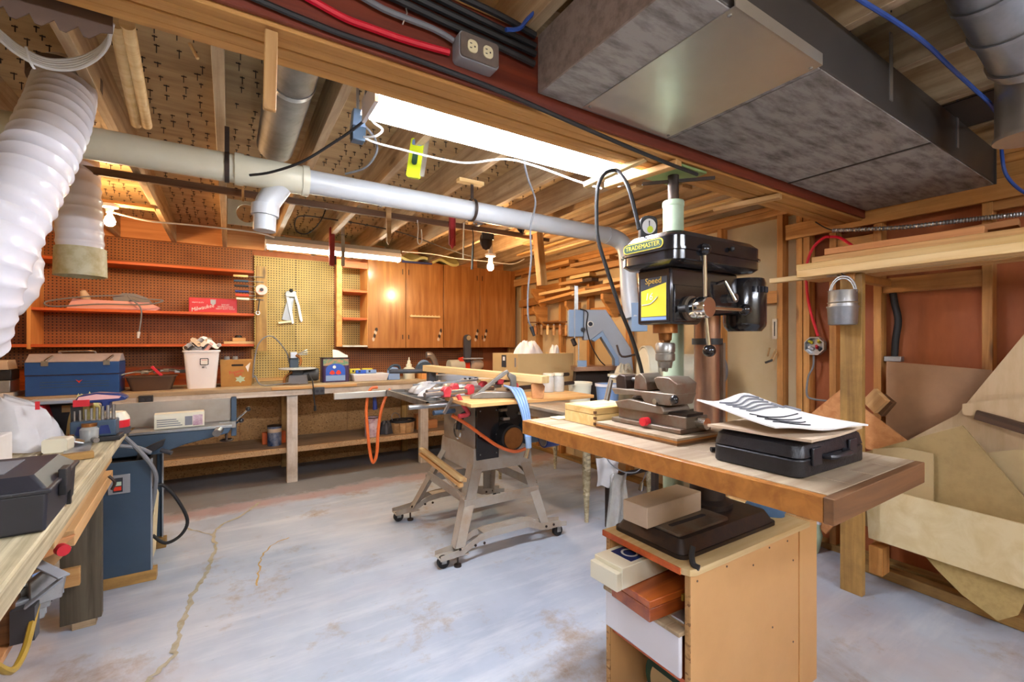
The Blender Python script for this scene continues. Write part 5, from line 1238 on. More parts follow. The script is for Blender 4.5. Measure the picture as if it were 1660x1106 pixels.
obj('tension_bolt', MB().cyl((1.605,1.02,1.468),(1.605,.985,1.468),.017,n=14), 'steel', T)
mo = obj('motor', MB().lathe([(.0005,1.345),(.06,1.345),(.076,1.365),(.078,1.38),(.078,1.53),(.07,1.55),(.0005,1.552)],(1.735,1.03,0),n=28), 'black_paint', T)
for i in range(5):
    a = -2.2+.24*i; obj('vent', MB().box((1.735+.078*math.cos(a),1.03+.078*math.sin(a),1.505),(.008,.008,.022)), 'ink', mo)
obj('plate_sticker', MB().prism(rect(-.02,.02,-.02,.02),0,.001,plane_M((1.415,1.0115,1.455),(1,0,0),(0,0,1))), 'paper_tan', T)
# round gauge standing on the belt cover
T = thing('dial_gauge', 'black boxed dial gauge with a white face standing on the drill press cover', 'gauge', (1.33,1.16,1.673))
obj('housing', MB().prism(rrect(-.032,.032,0,.095,.024),0,.03,plane_M((1.325,1.165,1.673),(.85,-.53,0),(0,0,1))), 'black_matte', T, .003)
Mg = plane_M((1.325,1.165,1.673),(.85,-.53,0),(0,0,1))
obj('face', MB().prism([(.025*math.cos(2*PI*i/24),.055+.028*math.sin(2*PI*i/24)) for i in range(24)],.03,.033,Mg), 'paper', T); obj('fish_mark', MB().prism([(.011*math.cos(2*PI*i/12)+.003,.043+.013*math.sin(2*PI*i/12)) for i in range(12)],.033,.034,Mg), 'lime', T)
obj('needle', MB().prism([(-.001,.055),(.001,.055),(.002,.075),(-.002,.075)],.033,.0345,Mg), 'ink', T)
# small block of wood on the base
T = single('wood_block', MB().bx(-.15,.15,-.052,.052,0,.07,XF((1.32,1.085,KZ+.059),0,0,math.radians(2))), 'paper_tan', 'pale rectangular wood block lying on the drill press base', 'block', bevel=.002)
T = single('lead_tip', MB().tube([(1.20,.875,KZ+.055),(1.19,.872,KZ+.03),(1.185,.862,KZ+.008),(1.19,.845,KZ+.003)],.009,8,5), 'rubber', 'black twisted cord end hanging off the drill press base corner', 'cord')
# jeans cloth behind the base
single('denim_rag', heap(1.83,1.0,KZ+.001,.09,.07,.05,.7), 'denim', 'faded blue denim rag on the rear of the press cabinet', 'rag')

# ---- wooden table board on the press table
TZ = 1.0
T = thing('press_table', 'long thick wooden board table mounted on the drill press', 'table', (1.23,.95,TZ-.05))
R = XF((1.228,.948,TZ), 0, 0, math.radians(0.8))
obj('front_rail', MB().bx(-.255,-.235,-.52,.52,-.052,-.001,R), 'table_board', T, .002, label='orange-brown front edge')
for i in range(4): 
    a = obj('top_board', MB().bx(-.234+.1205*i,-.115+.1205*i,-.52,.52,-.05,0,R), 'table_top', T, .001)
obj('end_rail', MB().bx(-.255,.248,-.54,-.521,-.052,0,R), 'brown_strip', T, .002)
# boxes and vise on it
T = thing('dovetailed_box', 'small pale wooden dovetailed box on the drill press table', 'box', (1.21,1.285,TZ))
obj('body', MB().bx(1.105,1.32,1.205,1.375,TZ+.001,TZ+.041), 'maple', T, .001); obj('lid', MB().bx(1.105,1.32,1.205,1.375,TZ+.0425,TZ+.066), 'maple', T, .002)
for k in range(3): obj('joint', MB().bx(1.1035,1.111,1.203,1.213,TZ+.006+.02*k,TZ+.016+.02*k), 'brown_strip', T)
obj('lid_panel', MB().bx(1.117,1.308,1.217,1.363,TZ+.066,TZ+.0675), 'pine_light', T)
single('thin_tile', MB().bx(1.08,1.13,1.385,1.44,TZ+.001,TZ+.007), 'ivory', 'thin pale tile beside the dovetailed box', 'tile', bevel=.002)
T = thing('vise_board', 'thick plywood board under the drill press vise', 'board', (1.22,1.02,TZ))
for k in range(3): obj('ply', MB().bx(1.10,1.345,.855,1.195,TZ+.001+.007*k,TZ+.0075+.007*k), ['brown_strip','table_board','table_top'][k], T)
VZ = TZ+.023; vx = 1.225
T = thing('cross_slide_vise', 'rusty cast-iron cross-slide vise with a crank handle', 'vise', (vx,1.03,VZ))
obj('base', MB().bx(vx-.07,vx+.08,.885,1.175,VZ,VZ+.014), 'iron', T, .002); obj('lower_slide', MB().bx(vx-.05,vx+.055,.88,1.16,VZ+.014,VZ+.05), 'iron', T, .002)
obj('way', MB().bx(vx-.04,vx+.04,.885,.98,VZ+.05,VZ+.058), 'iron_dark', T)
obj('saddle', MB().prism([(.955,.05),(1.15,.05),(1.165,.07),(1.10,.085),(.96,.075),(.95,.06)],vx-.065,vx+.065,Matrix(((0,0,1,0),(1,0,0,0),(0,1,0,VZ),(0,0,0,1)))), 'iron', T, .003)
obj('upper_slide', MB().prism([(.93,.08),(1.03,.075),(1.05,.1),(1.17,.095),(1.19,.115),(.915,.118)],vx-.06,vx+.05,Matrix(((0,0,1,0),(1,0,0,0),(0,1,0,VZ),(0,0,0,1)))), 'iron', T, .003)
obj('fixed_jaw', MB().prism([(.915,.116),(.96,.116),(.985,.13),(1.0,.16),(.985,.168),(.94,.168),(.91,.15)],vx-.055,vx+.045,Matrix(((0,0,1,0),(1,0,0,0),(0,1,0,VZ),(0,0,0,1)))), 'iron', T, .003)
obj('moving_jaw', MB().prism([(1.03,.118),(1.09,.118),(1.085,.165),(1.06,.175),(1.04,.16)],vx-.05,vx+.04,Matrix(((0,0,1,0),(1,0,0,0),(0,1,0,VZ),(0,0,0,1)))), 'iron', T, .003)
obj('nut_block', MB().prism([(1.13,.1),(1.18,.1),(1.185,.15),(1.17,.165),(1.14,.16)],vx-.04,vx+.03,Matrix(((0,0,1,0),(1,0,0,0),(0,1,0,VZ),(0,0,0,1)))), 'iron_dark', T, .003)
obj('screw', MB().tube([(vx,1.05,VZ+.145)]+[(vx,1.06+.004*i,VZ+.145) for i in range(48)],.0095,10,rs=lambda t: .0095+.0012*math.sin(t*150)), 'steel', T)
obj('crank', MB().cyl((vx-.0,1.245,VZ+.15),(vx-.02,1.252,VZ+.06),.008,.011,n=10), 'steel', T)
obj('side_screw', MB().cyl((vx-.06,.98,VZ+.09),(vx-.075,.98,VZ+.09),.009,n=10), 'chrome', T); obj('side_knob', MB().ball((vx-.08,.90,VZ+.105),.014,12), 'black_paint', T)
obj('end_knob', MB().cyl((vx+.01,.88,VZ+.03),(vx+.01,.85,VZ+.03),.018,n=12), 'chrome', T)
obj('red_cap', MB().cyl((vx-.06,1.02,VZ+.02),(vx-.085,1.02,VZ+.02),.014,n=12), 'red', T, label='small red cap on the vise side')
# pen beside the case
single('centre_punch', MB().cyl((1.12,.76,TZ+.008),(1.16,.735,TZ+.008),.007,.004,n=10), 'black_matte', 'small black punch lying beside the black case', 'punch')
# black case with papers
T = thing('black_case', 'black textured plastic tool case on the end of the drill press table', 'case', (1.22,.605,TZ))
obj('lower_shell', MB().prism(rrect(1.055,1.385,.50,.715,.025),TZ+.001,TZ+.042), 'black_case', T, .004)
up = obj('upper_shell', MB().add([(x,y,TZ+.045) for x,y in rrect(1.055,1.385,.50,.715,.025)]+[(x,y,TZ+.07) for x,y in rrect(1.06,1.38,.505,.71,.025)]+[(x,y,TZ+.085) for x,y in rrect(1.08,1.36,.52,.695,.02)], [tuple(reversed(range(24)))]+[(q*24+i,q*24+(i+1)%24,(q+1)*24+(i+1)%24,(q+1)*24+i) for q in range(2) for i in range(24)]+[tuple(48+i for i in range(24))]), 'black_case', T)
obj('latch', MB().bx(1.10,1.14,.494,.50,TZ+.025,TZ+.065), 'black_box', T, .002); obj('latch', MB().bx(1.28,1.32,.494,.50,TZ+.025,TZ+.065), 'black_box', T, .002)
obj('carry_handle', MB().tube([(1.16,.50,TZ+.04),(1.17,.482,TZ+.04),(1.25,.482,TZ+.04),(1.26,.50,TZ+.04)],.007,8,3), 'black_box', T)
def wavy(cx,cy,z,w,d,rz,amp,seed):
    R = XF((cx,cy,z),0,0,rz)
    return lambda u,v: R@Vector(((u-.5)*w,(v-.5)*d,amp*(1+math.sin(u*5.2+seed+v*1.2)+.4*math.sin(v*6+seed*2))*(.35+.65*abs(2*u-1))))
single('brown_manual', MB().surf(wavy(1.205,.61,TZ+.0865,.30,.24,.06,.0022,1.5),12,10,.006), 'paper_tan', 'brownish curled booklet lying directly on the black case', 'booklet')
T = thing('parts_manual', 'white curled manual pages with grey drawings on top of the black case', 'booklet', (1.2,.64,TZ+.1))
RM = XF((1.20,.625,TZ+.098),0,0,-.25)
fn = lambda u,v: RM@Vector(((u-.5)*.29,(v-.5)*.25,.004+.046*(v**1.6)*(.55+.45*math.sin(PI*u*1.1))+.010*math.sin(u*9+v*2.5)*(.3+.7*v)+.012*(1-u)**3))
obj('pages', MB().surf(fn,16,12,.004), 'paper', T)
def stroke(us, vs, m, r=.0016):
    obj('print', MB().tube([Vector(fn(u,v))+Vector((0,0,.0015)) for u,v in zip(us,vs)],r,4,4), m, T)
for k in range(5): stroke([.2+.02*k,.35,.5,.62],[.92-.07*k,.88-.06*k,.93-.07*k,.86-.06*k],'ink_grey',.003)
for k in range(4): stroke([.12+.0*k,.3,.5,.66-.05*k],[.42-.09*k]*4,'ink',.0016)
stroke([.62,.66,.72,.78],[.7,.6,.62,.5],'ink_grey',.004)
# lamp clamp seen behind the vise
T = thing('spring_clamp', 'dark-padded steel clamp standing behind the vise', 'clamp', (1.3,1.33,TZ))
p = PD(1038,655,1.72)
obj('stem', MB().cyl((p.x,p.y,TZ),(p.x+.005,p.y,1.115),.010,n=10), 'chrome', T); obj('pad', MB().bx(p.x-.022,p.x+.022,p.y-.016,p.y+.016,1.115,1.145), 'black_matte', T, .003)
obj('wing', MB().beam((p.x-.035,p.y,1.09),(p.x+.02,p.y,1.105),.012,.014), 'iron_dark', T)

# ================================================================== table saw
T = thing('table_saw', 'grey contractor table saw on splayed legs with a rusty front', 'table saw', (1.5,2.82,0))
bX0,bX1,bY0,bY1,bZ0,bZ1 = 1.34,1.76,2.58,3.08,.56,.93
SZ = .955
obj('cabinet', MB().bx(bX0,bX1,bY0+.012,bY1,bZ0,bZ1), 'saw_panel', T, .004)
obj('skirt', MB().taper(bX0-.02,bX1+.02,bY0-.01,bY1+.02,bZ0-.09,bZ0+.06,.012,.012), 'saw_grey', T, .003)
obj('name_plate', MB().prism(rect(-.06,.06,-.03,.03),0,.001,plane_M((bX0-.001,2.93,.78),(0,-1,0),(0,0,1))), 'steel', T)
obj('black_cover', MB().bx(bX0+.005,bX0+.17,bY0-.012,bY0+.012,.545,.90), 'black_paint', T, .004)
for dx in (.03,.15):
    for z in (.58,.70,.86): obj('cover_screw', MB().ball((bX0+dx,bY0-.013,z),.005,8), 'steel', T)
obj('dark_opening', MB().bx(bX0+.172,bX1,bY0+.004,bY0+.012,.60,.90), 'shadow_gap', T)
obj('pulley_housing', MB().cyl((1.60,bY0+.01,.85),(1.60,bY0-.04,.85),.055,n=20), 'black_matte', T)
mt = obj('motor', MB().cyl((1.57,bY0-.09,.68),(1.57,bY0+.02,.68),.085,n=24), 'black_matte', T); obj('motor_end', MB().cyl((1.57,bY0-.10,.68),(1.57,bY0-.09,.68),.07,n=24), 'copper', T)
obj('motor_body', MB().cyl((1.68,bY0-.06,.70),(1.93,bY0-.04,.70),.075,n=24), 'navy_steel', T); obj('motor_cap', MB().cyl((1.93,bY0-.04,.70),(1.95,bY0-.04,.70),.06,n=24), 'iron_dark', T)
for k,(x,y,z) in enumerate(((1.53,bY0-.02,.86),(1.66,bY0-.03,.83),(1.70,bY0-.02,.88),(1.47+.08,bY0-.02,.8))): obj('bracket', MB().box((x,y,z),(.05,.05,.02),XF()), 'steel' if k%2 else 'iron', T, .003)
feet = [(1.13,2.43),(1.83,2.45),(1.14,3.24),(1.82,3.24)]; tops = [(bX0+.02,bY0+.03),(bX1-.02,bY0+.03),(bX0+.02,bY1-.02),(bX1-.02,bY1-.02)]
for i,((fx,fy),(tx,ty)) in enumerate(zip(feet,tops)):
    a, b = Vector((tx,ty,.60)), Vector((fx,fy,.085)); sx_, sy_ = (1 if i%2==0 else -1), (1 if i<2 else -1)
    w0, w1 = .05, .04
    mb = MB()
    for (dx,dy) in ((sx_,0),(0,sy_)):                                 # angle-iron leg: two flanges
        mb.add([tuple(a),tuple(a+Vector((dx*w0*1.6,dy*w0*1.6,0))),tuple(b+Vector((dx*w1*1.6,dy*w1*1.6,0))),tuple(b)]+[tuple(p+Vector((dy*sx_*.003 if dy else 0, dx*sy_*.003 if dx else 0,0))) for p in (a,a+Vector((dx*w0*1.6,dy*w0*1.6,0)),b+Vector((dx*w1*1.6,dy*w1*1.6,0)),b)],
               [(0,1,2,3),(7,6,5,4),(0,4,5,1),(1,5,6,2),(2,6,7,3),(3,7,4,0)])
    lg = obj('leg', mb, 'saw_grey', T, smooth=False)
def lerp(i,z): 
    a, b = Vector((*tops[i],.60)), Vector((*feet[i],.085)); return a.lerp(b,(.60-z)/(.60-.085))
for i,j,z in ((0,1,.30),(2,3,.30),(0,2,.33),(1,3,.33)):
    bar('stretcher', lerp(i,z)+Vector((0,0,0)), lerp(j,z), .006, .06, 'saw_grey', T)
obj('brace_rod', MB().cyl(lerp(0,.33)+Vector((-.005,-.01,.0)), lerp(2,.42), .009, n=8), 'painted_white', T); obj('brace_rod', MB().cyl(lerp(1,.34), lerp(3,.55), .008, n=8), 'iron', T)
# table top with webbed wing
obj('table_top', MB().bx(1.27,1.95,2.50,3.20,SZ-.03,SZ), 'cast', T, .003)
wg = obj('extension_wing', MB().bx(.98,.995,2.50,3.30,SZ-.035,SZ).bx(1.255,1.27,2.50,3.30,SZ-.035,SZ).bx(.98,1.27,2.50,2.515,SZ-.035,SZ).bx(.98,1.27,3.285,3.30,SZ-.035,SZ), 'cast', T)
for y in (2.69,2.88,3.08): bar('web', (.98,y,SZ-.015),(1.27,y+.0,SZ-.015),.012,.03,'cast',T)
for x in (1.12,): bar('web', (x,2.5,SZ-.016),(x,3.3,SZ-.016),.01,.028,'cast',T)
obj('rear_rail', MB().bx(.62,2.0,3.31,3.335,SZ-.05,SZ-.005), 'galv_bright', T, .004)
obj('front_rail', MB().cyl((.86,2.47,SZ-.02),(1.98,2.47,SZ-.02),.014,n=12), 'galv', T)
obj('crank_wheel', MB().lathe([(.05,-.006),(.06,0),(.05,.006)],(bX0-.05,2.74,.72),(-1,0,0),20).cyl((bX0,2.74,.72),(bX0-.05,2.74,.72),.010,n=8), 'chrome', T)
obj('tilt_handle', MB().tube([(bX0,2.66,.84),(bX0-.06,2.66,.82),(bX0-.08,2.66,.74)],.02,10,4), 'black_matte', T)
# ---- mobile base rails
for k,(y,lab) in enumerate(((2.43,'near'),(3.24,'far'))):
    T = thing('mobile_base', ['bent steel mobile base rail under the near saw legs','bent steel mobile base rail under the far saw legs'][k], 'mobile base', (1.5,y,0), group='mobile base rails')
    prof = [(1.02,.055),(1.02,.085),(1.16,.10),(1.27,.155),(1.36,.165),(1.62,.165),(1.72,.13),(1.93,.10),(1.93,.07),(1.72,.085),(1.62,.125),(1.36,.125),(1.27,.115),(1.16,.06)]
    obj('side_plate', MB().prism(prof,y-.045,y-.041,Matrix(((1,0,0,0),(0,0,1,0),(0,1,0,0),(0,0,0,1)))), 'saw_grey', T); obj('side_plate', MB().prism(prof,y+.041,y+.045,Matrix(((1,0,0,0),(0,0,1,0),(0,1,0,0),(0,0,0,1)))), 'saw_grey', T)
    obj('tray', MB().bx(1.02,1.2,y-.043,y+.043,.058,.063).bx(1.30,1.68,y-.043,y+.043,.152,.157).bx(1.76,1.93,y-.043,y+.043,.075,.08), 'saw_grey', T)
    for x in (1.14,1.24,1.3,1.76,1.82): obj('bolt', MB().cyl((x,y-.050,.10),(x,y-.045,.10),.008,n=8), 'iron_dark', T)
    w = obj('caster', MB().cyl((1.05,y-.02,.036),(1.05,y+.005,.036),.035,n=18), 'rubber', T); obj('caster_fork', MB().bx(1.035,1.065,y-.028,y-.022,.03,.075), 'steel', w)
    w = obj('caster', MB().cyl((1.88,y-.02,.036),(1.88,y+.005,.036),.035,n=18), 'rubber', T); obj('caster_fork', MB().bx(1.865,1.895,y-.028,y-.022,.03,.075), 'steel', w)
    obj('foot_screw', MB().cyl((1.13,y-.035,.0),(1.13,y-.035,.012),.022,n=12).cyl((1.13,y-.035,.01),(1.13,y-.035,.06),.006,n=8), 'iron_dark', T)
# ---- strips of wood stored on the saw legs
p = [PD(682,728,3.2), PD(748,778,2.66)]
for i,(dx,dz,m) in enumerate(((0,0,'pine_light'),(.022,-.008,'scrap'),(.0,-.034,'pine'))):
    bar('push_strip', p[0]+Vector((dx,0,dz)), p[1]+Vector((dx,0,dz)), .028, .022, m, None, label=['upper pale wood strip resting on the saw leg brace','inner brown wood strip beside the upper strip on the saw leg','lower wood strip of the three on the saw leg'][i], cat='strip', group='wood strips on the saw legs')
# ---- clutter on the saw table
bar('outfeed_board', (1.09,2.32,SZ+.011), (1.94,2.30,SZ+.011), .36, .02, 'pine', None, label='pine board lying along the near edge of the saw table', cat='board')
a, b = Vector((1.215,3.10,1.118)), Vector((1.545,2.10,1.088))
T = bar('long_plank', a, b, .075, .042, 'pine_light', None, label='long pale planed plank lying across the top of the saw clutter', cat='plank')
bar('plank_prop', (a.x+.02,a.y-.04,SZ+.001), (a.x+.02,a.y-.04,1.093), .05, .06, 'dark_grey', None, label='grey prop block under the far end of the long plank', cat='block')
T = single('wedge_block', MB().prism([(-.035,0),(.03,0),(.04,.07),(.015,.1),(-.02,.1),(-.04,.08)],-.02,.02,plane_M((1.53,2.155,SZ+.022),(.85,-.53,0),(0,0,1))), 'oak_ply', 'small shaped wooden block under the near end of the long plank', 'block', bevel=.003)
def pipe_clamp(a, b, label, heads=(.1,.4), m='galv'):
    a, b = Vector(a), Vector(b); d = (b-a).normalized(); T = thing('pipe_clamp', label, 'clamp', tuple(a), group='pipe clamps on the saw')
    obj('pipe', MB().cyl(a,b,.014,n=14), m, T)
    for h in heads:
        p = a.lerp(b,h); side = d.cross(Vector((0,0,1)))
        hd_ = obj('jaw', MB().prism([(-.026,-.022),(.02,-.026),(.03,.012),(.02,.036),(-.006,.04),(-.03,.022)],-.018,.018,plane_M(p,d,(0,0,1))), 'red_clamp', T, .005)
        obj('screw_handle', MB().cyl(p-d*.02-side*.0,p-d*.07+Vector((0,0,-.0)),.006,n=8), 'steel', hd_)
    return T
pipe_clamp((.93,2.40,SZ+.052),(1.45,2.54,SZ+.052),'nearest red-jawed pipe clamp across the left of the saw table',(.28,.62))
pipe_clamp((.98,2.50,SZ+.058),(1.55,2.62,SZ+.058),'second red-jawed pipe clamp on the saw table',(.34,.74))
pipe_clamp((1.5,2.44,SZ+.052),(2.15,2.58,SZ+.052),'red-jawed pipe clamp at the right side of the saw table',(.08,.5),'iron_dark')
pipe_clamp((1.5,2.60,SZ+.09),(2.25,2.76,SZ+.10),'dark pipe clamp behind the others at the right of the saw table',(.05,),'iron_dark')
T = thing('pistol_clamp', 'red pistol-grip clamp handle hanging off the saw table edge', 'clamp', (1.08,2.36,.85))
obj('grip', MB().tube([(1.10,2.33,SZ+.05),(1.13,2.32,SZ-.01),(1.16,2.32,SZ-.06),(1.10,2.32,SZ-.07)],.013,10,4), 'red_clamp', T, .0); obj('bar', MB().beam((1.02,2.34,SZ-.05),(1.08,2.36,SZ+.03),.008,.018), 'steel', T)
single('blue_grip_bar', MB().cyl((.99,2.42,SZ-.055),(1.13,2.44,SZ-.055),.014,n=12), 'navy_steel', 'blue-grey grip bar under the saw table edge', 'grip')
def lump(x,y,z,rx,ry,h,seed,m,label,cat,name): return single(name, heap(x,y,z,rx,ry,h,seed), m, label, cat)
lump(1.22,2.98,SZ+.001,.17,.14,.07,1.3,'film','crumpled clear plastic sheet heaped on the saw wing','plastic sheet','plastic_sheet')
lump(1.42,2.83,SZ+.001,.16,.12,.085,2.7,'cloth_white','white rag heaped on the saw table beside the plane','rag','white_rag')
lump(1.16,2.76,SZ+.001,.12,.1,.05,.2,'paper','white paper wad on the left of the saw table','paper','paper_wad')
single('blue_scraper', MB().cyl((1.12,2.60,SZ+.04),(1.24,2.66,SZ+.04),.02,n=14), 'blue', 'small blue handle lying on the saw table behind the red clamps', 'handle', bevel=.004)
T = thing('grey_toolbox', 'grey metal fence box with square cut-outs behind the saw clutter', 'box', (1.42,3.10,SZ))
obj('shell', MB().taper(1.27,1.62,3.03,3.18,SZ+.001,SZ+.11,.01,.01), 'band_grey', T, .004)
for x in (1.48,1.52,1.57): obj('cutout', MB().bx(x,x+.018,3.027,3.034,SZ+.035,SZ+.085), 'ink', T)
T = thing('clamp_bar', 'dark round bar laid behind the long plank', 'bar', (1.15,3.2,1.07)); obj('bar', MB().cyl((.98,3.22,SZ+.14),(1.45,3.18,SZ+.13),.016,n=12), 'dark_grey', T); obj('rest', MB().bx(1.36,1.40,3.185,3.235,SZ+.001,SZ+.117), 'dark_grey', T)
for i,(u,d) in enumerate(((889,2.98),(905,3.02))):
    p = PD(u,620,d); T = thing('glass_jar', ['left empty glass jar beside the long plank','right empty glass jar in front of the cardboard box'][i], 'jar', (p.x,p.y,SZ+.022), group='glass jars on the saw')
    obj('glass', MB().lathe([(.0005,0),(.038,0),(.04,.01),(.04,.09),(.032,.105),(.032,.115),(.03,.115),(.037,.088),(.037,.012),(.0005,.006)],(p.x,p.y,SZ+.022),n=22), 'film_clear', T); obj('lid', MB().lathe([(.034,.105),(.036,.107),(.036,.122),(.0005,.124)],(p.x,p.y,SZ+.022),n=22), 'plastic_cream', T)
for i,(a_,b_,m,lb) in enumerate((((1.02,2.62,SZ+.03),(1.30,2.98,SZ+.075),'galv','shiny straight bar leaning over the rags on the saw'),((1.10,3.05,SZ+.05),(1.40,2.66,SZ+.10),'band_grey','grey bar crossing the rags on the saw'),((1.28,2.60,SZ+.045),(1.50,2.72,SZ+.05),'chrome','short chrome bar behind the red clamps on the saw'))):
    single('loose_bar', MB().beam(a_,b_,.03,.012), m, lb, 'bar', 'loose bars on the saw', .002)
single('yellow_packet', MB().box((1.50,2.74,SZ+.05),(.10,.06,.09),XF()), 'cardboard', 'small yellow-brown packet among the saw clutter', 'packet', bevel=.003)
# small tub with print
x, y = 1.60, 2.88
T = thing('printed_tub', 'small pale tub with blurred print on the saw table', 'tub', (x,y,SZ))
obj('tub', MB().lathe([(.0005,0),(.06,0),(.072,.11),(.066,.11),(.055,.01)],(x,y,SZ+.001),n=24), 'plastic_cream', T)
text('lettering', 'OFFI', .032, 'ink', plane_M((x-.037,y-.062,SZ+.07),(.85,-.53,0),(0,-.0,1)), T)
# cast saw fence bracket
M = plane_M((1.35,2.30,SZ+.022),(.93,-.37,0),(0,0,1))
T = thing('cast_bracket', 'grey cast metal gauge bracket with a triangular opening', 'bracket', (1.35,2.30,SZ+.022))
obj('foot', MB().prism([(-.17,0),(.14,0),(.15,.02),(.1,.035),(-.1,.04),(-.16,.02)],-.035,.035,M), 'cast', T, .004)
obj('diagonal', MB().prism([(-.13,.03),(-.10,.03),(.06,.15),(.05,.165),(.02,.15)],-.015,.015,M), 'cast', T, .003); obj('upright', MB().prism([(.07,.03),(.11,.03),(.10,.13),(.06,.15),(.05,.13),(.07,.1)],-.02,.02,M), 'cast', T, .003)
# blue air hoses hanging over the edge
T = thing('air_hose', 'bunch of pale blue hoses drooping over the near edge of the saw table', 'hose', tuple(PD(856,742,2.48)))
for k in range(4):
    o = .012*k
    obj('strand', MB().tube([PD(818+5*k,626+2*k,2.66),PD(830+5*k,632,2.56),PD(842+4*k,655,2.50),PD(850+3*k,685,2.48),PD(853+2*k,712,2.48)],.008,8,5), 'blue_pale', T)
obj('collar', MB().cyl(PD(856,708,2.48),PD(857,726,2.48),.017,n=12), 'band_blue', T); obj('fitting', MB().cyl(PD(857,725,2.48),PD(853,742,2.48),.012,.017,n=10), 'chrome', T)
# tin cup hung at the saw's side with it
T = thing('blue_mug', 'dark blue cylinder hanging under the hoses on the saw', 'canister', (1.80,2.36,.62))
obj('body', MB().cyl((1.74,2.39,.665),(1.86,2.40,.665),.05,n=20), 'blue_dark', T); obj('cap', MB().cyl((1.735,2.39,.665),(1.74,2.39,.665),.04,n=20), 'steel', T)
# orange extension cords
single('orange_lead', MB().tube([(1.15,2.52,.86),(1.24,2.50,.80),(1.36,2.50,.71),(1.46,2.49,.64),(1.56,2.46,.60),(1.64,2.45,.61)],.011,8,6), 'orange', 'orange lead sagging across the front of the saw cabinet', 'cable')
T = thing('orange_lead_loop', 'orange extension cord hanging in a long loop left of the saw', 'cable', (.9,3.3,.3))
L = [PD(612,628,3.35),PD(600,632,3.32),PD(594,660,3.3),PD(596,700,3.3),PD(600,735,3.3),PD(605,750,3.3),PD(611,735,3.3),PD(613,700,3.3),PD(618,665,3.3),PD(627,640,3.35),PD(632,632,3.4)]
obj('loop', MB().tube(L,.011,8,6), 'orange', T); obj('plug', MB().cyl(PD(607,640,3.35),PD(608,664,3.35),.012,.018,n=10), 'blue_dark', T)
# ================================================================== along the stud wall
# ---- old side table with turned legs, machines on it
T = thing('side_table', 'old paint-flaked wooden table with turned legs beside the stud wall', 'table', (2.55,3.1,0))
for i in range(4): bar('top_plank', (2.12+.105+.2*i,2.43,OT-.012), (2.12+.105+.2*i,3.8,OT-.012), .198, .024, 'painted_white', T)
bar('apron', (2.2,2.5,OT-.065),(2.2,3.72,OT-.065),.02,.08,'painted_white',T); bar('apron', (2.2,2.49,OT-.065),(2.86,2.49,OT-.065),.02,.08,'painted_white',T)
prof = [(.0005,0),(.014,0),(.018,.1),(.022,.19),(.026,.2),(.022,.21),(.026,.23),(.03,.3),(.032,.42),(.028,.52),(.034,.54),(.034,OT-.03),(.0005,OT-.03)]
for x,y in ((2.2,2.49),(2.86,3.72),(2.2,3.72),(2.86,2.49)): obj('leg', MB().lathe(prof,(x,y,0),n=14), 'rough_plank', T)
# band saw
k = 3.85/733
o = PD(960,600,3.85); M = plane_M(o,(_c,-_s,0),(0,0,1))
def q(u,v): return ((u-960)*k,(600-v)*k)
T = thing('band_saw', 'blue-grey bench band saw with an angular frame on the side table', 'band saw', (o.x,o.y,OT))
zt = (OT+.002-o.z)
fr = obj('frame', MB().prism([q(945,503),q(980,503),q(1020,565),q(1024,600),(q(1024,0)[0],zt),(q(984,0)[0],zt),q(984,604),q(1000,592),q(1000,580),q(974,537),q(957,551),q(945,552)],-.06,.06,M), 'band_grey', T, .004)
obj('inner_rim', MB().prism([q(957,551),q(974,537),q(1000,580),q(1000,592),q(994,592),q(994,582),q(972,546),q(962,554)],-.05,.066,M), 'band_blue', T)
obj('front_column', MB().prism([q(921,503),q(944,503),q(944,546),q(921,546)],-.055,.055,M), 'band_blue', T, .003); obj('column_edge', MB().prism([q(929,501),q(931,501),q(931,548),q(929,548)],.055,.062,M), 'band_grey', T)
obj('guide_rod', MB().prism([q(931,464),q(937,464),q(937,503),q(931,503)],-.01,.01,M), 'steel', T)
obj('round_port', MB().lathe([(.018,0),(.026,0),(.026,.01),(.018,.01)],M@Vector((*q(955,526),.06)),M.to_3x3()@Vector((0,0,1)),18,True), 'galv_bright', T); obj('port_hole', MB().cyl(M@Vector((*q(955,526),.06)),M@Vector((*q(955,526),.062)),.018,n=16), 'ink', T)
obj('knob', MB().cyl(M@Vector((*q(943,535),.055)),M@Vector((*q(943,535),.085)),.018,n=12), 'black_matte', T); obj('blade_guide', MB().tube([M@Vector((*q(928,550),0)),M@Vector((*q(932,560),.02))],.02,8), 'iron_dark', T)
obj('blade', MB().prism([q(937,548),q(939,548),q(939,594),q(937,594)],-.001,.001,M), 'steel', T)
obj('table', MB().prism([q(928,594),q(1004,592),q(1004,599),q(928,601)],-.13,.13,M), 'rusty_col', T, .002); obj('lower_block', MB().prism([q(934,584),q(948,584),q(948,594),q(934,594)],.05,.10,M), 'band_blue', T)
obj('base', MB().prism([q(932,602),q(986,602),(q(990,0)[0],zt),(q(928,0)[0],zt)],-.1,.06,M), 'shadow_gap', T, .003)
obj('lamp_cord', MB().tube([M@Vector((*q(938,502),.07)),M@Vector((*q(950,508),.08)),M@Vector((*q(948,530),.085)),M@Vector((*q(955,558),.085)),M@Vector((*q(968,582),.08)),M@Vector((*q(978,592),.07))],.005,7,5), 'rubber', T)
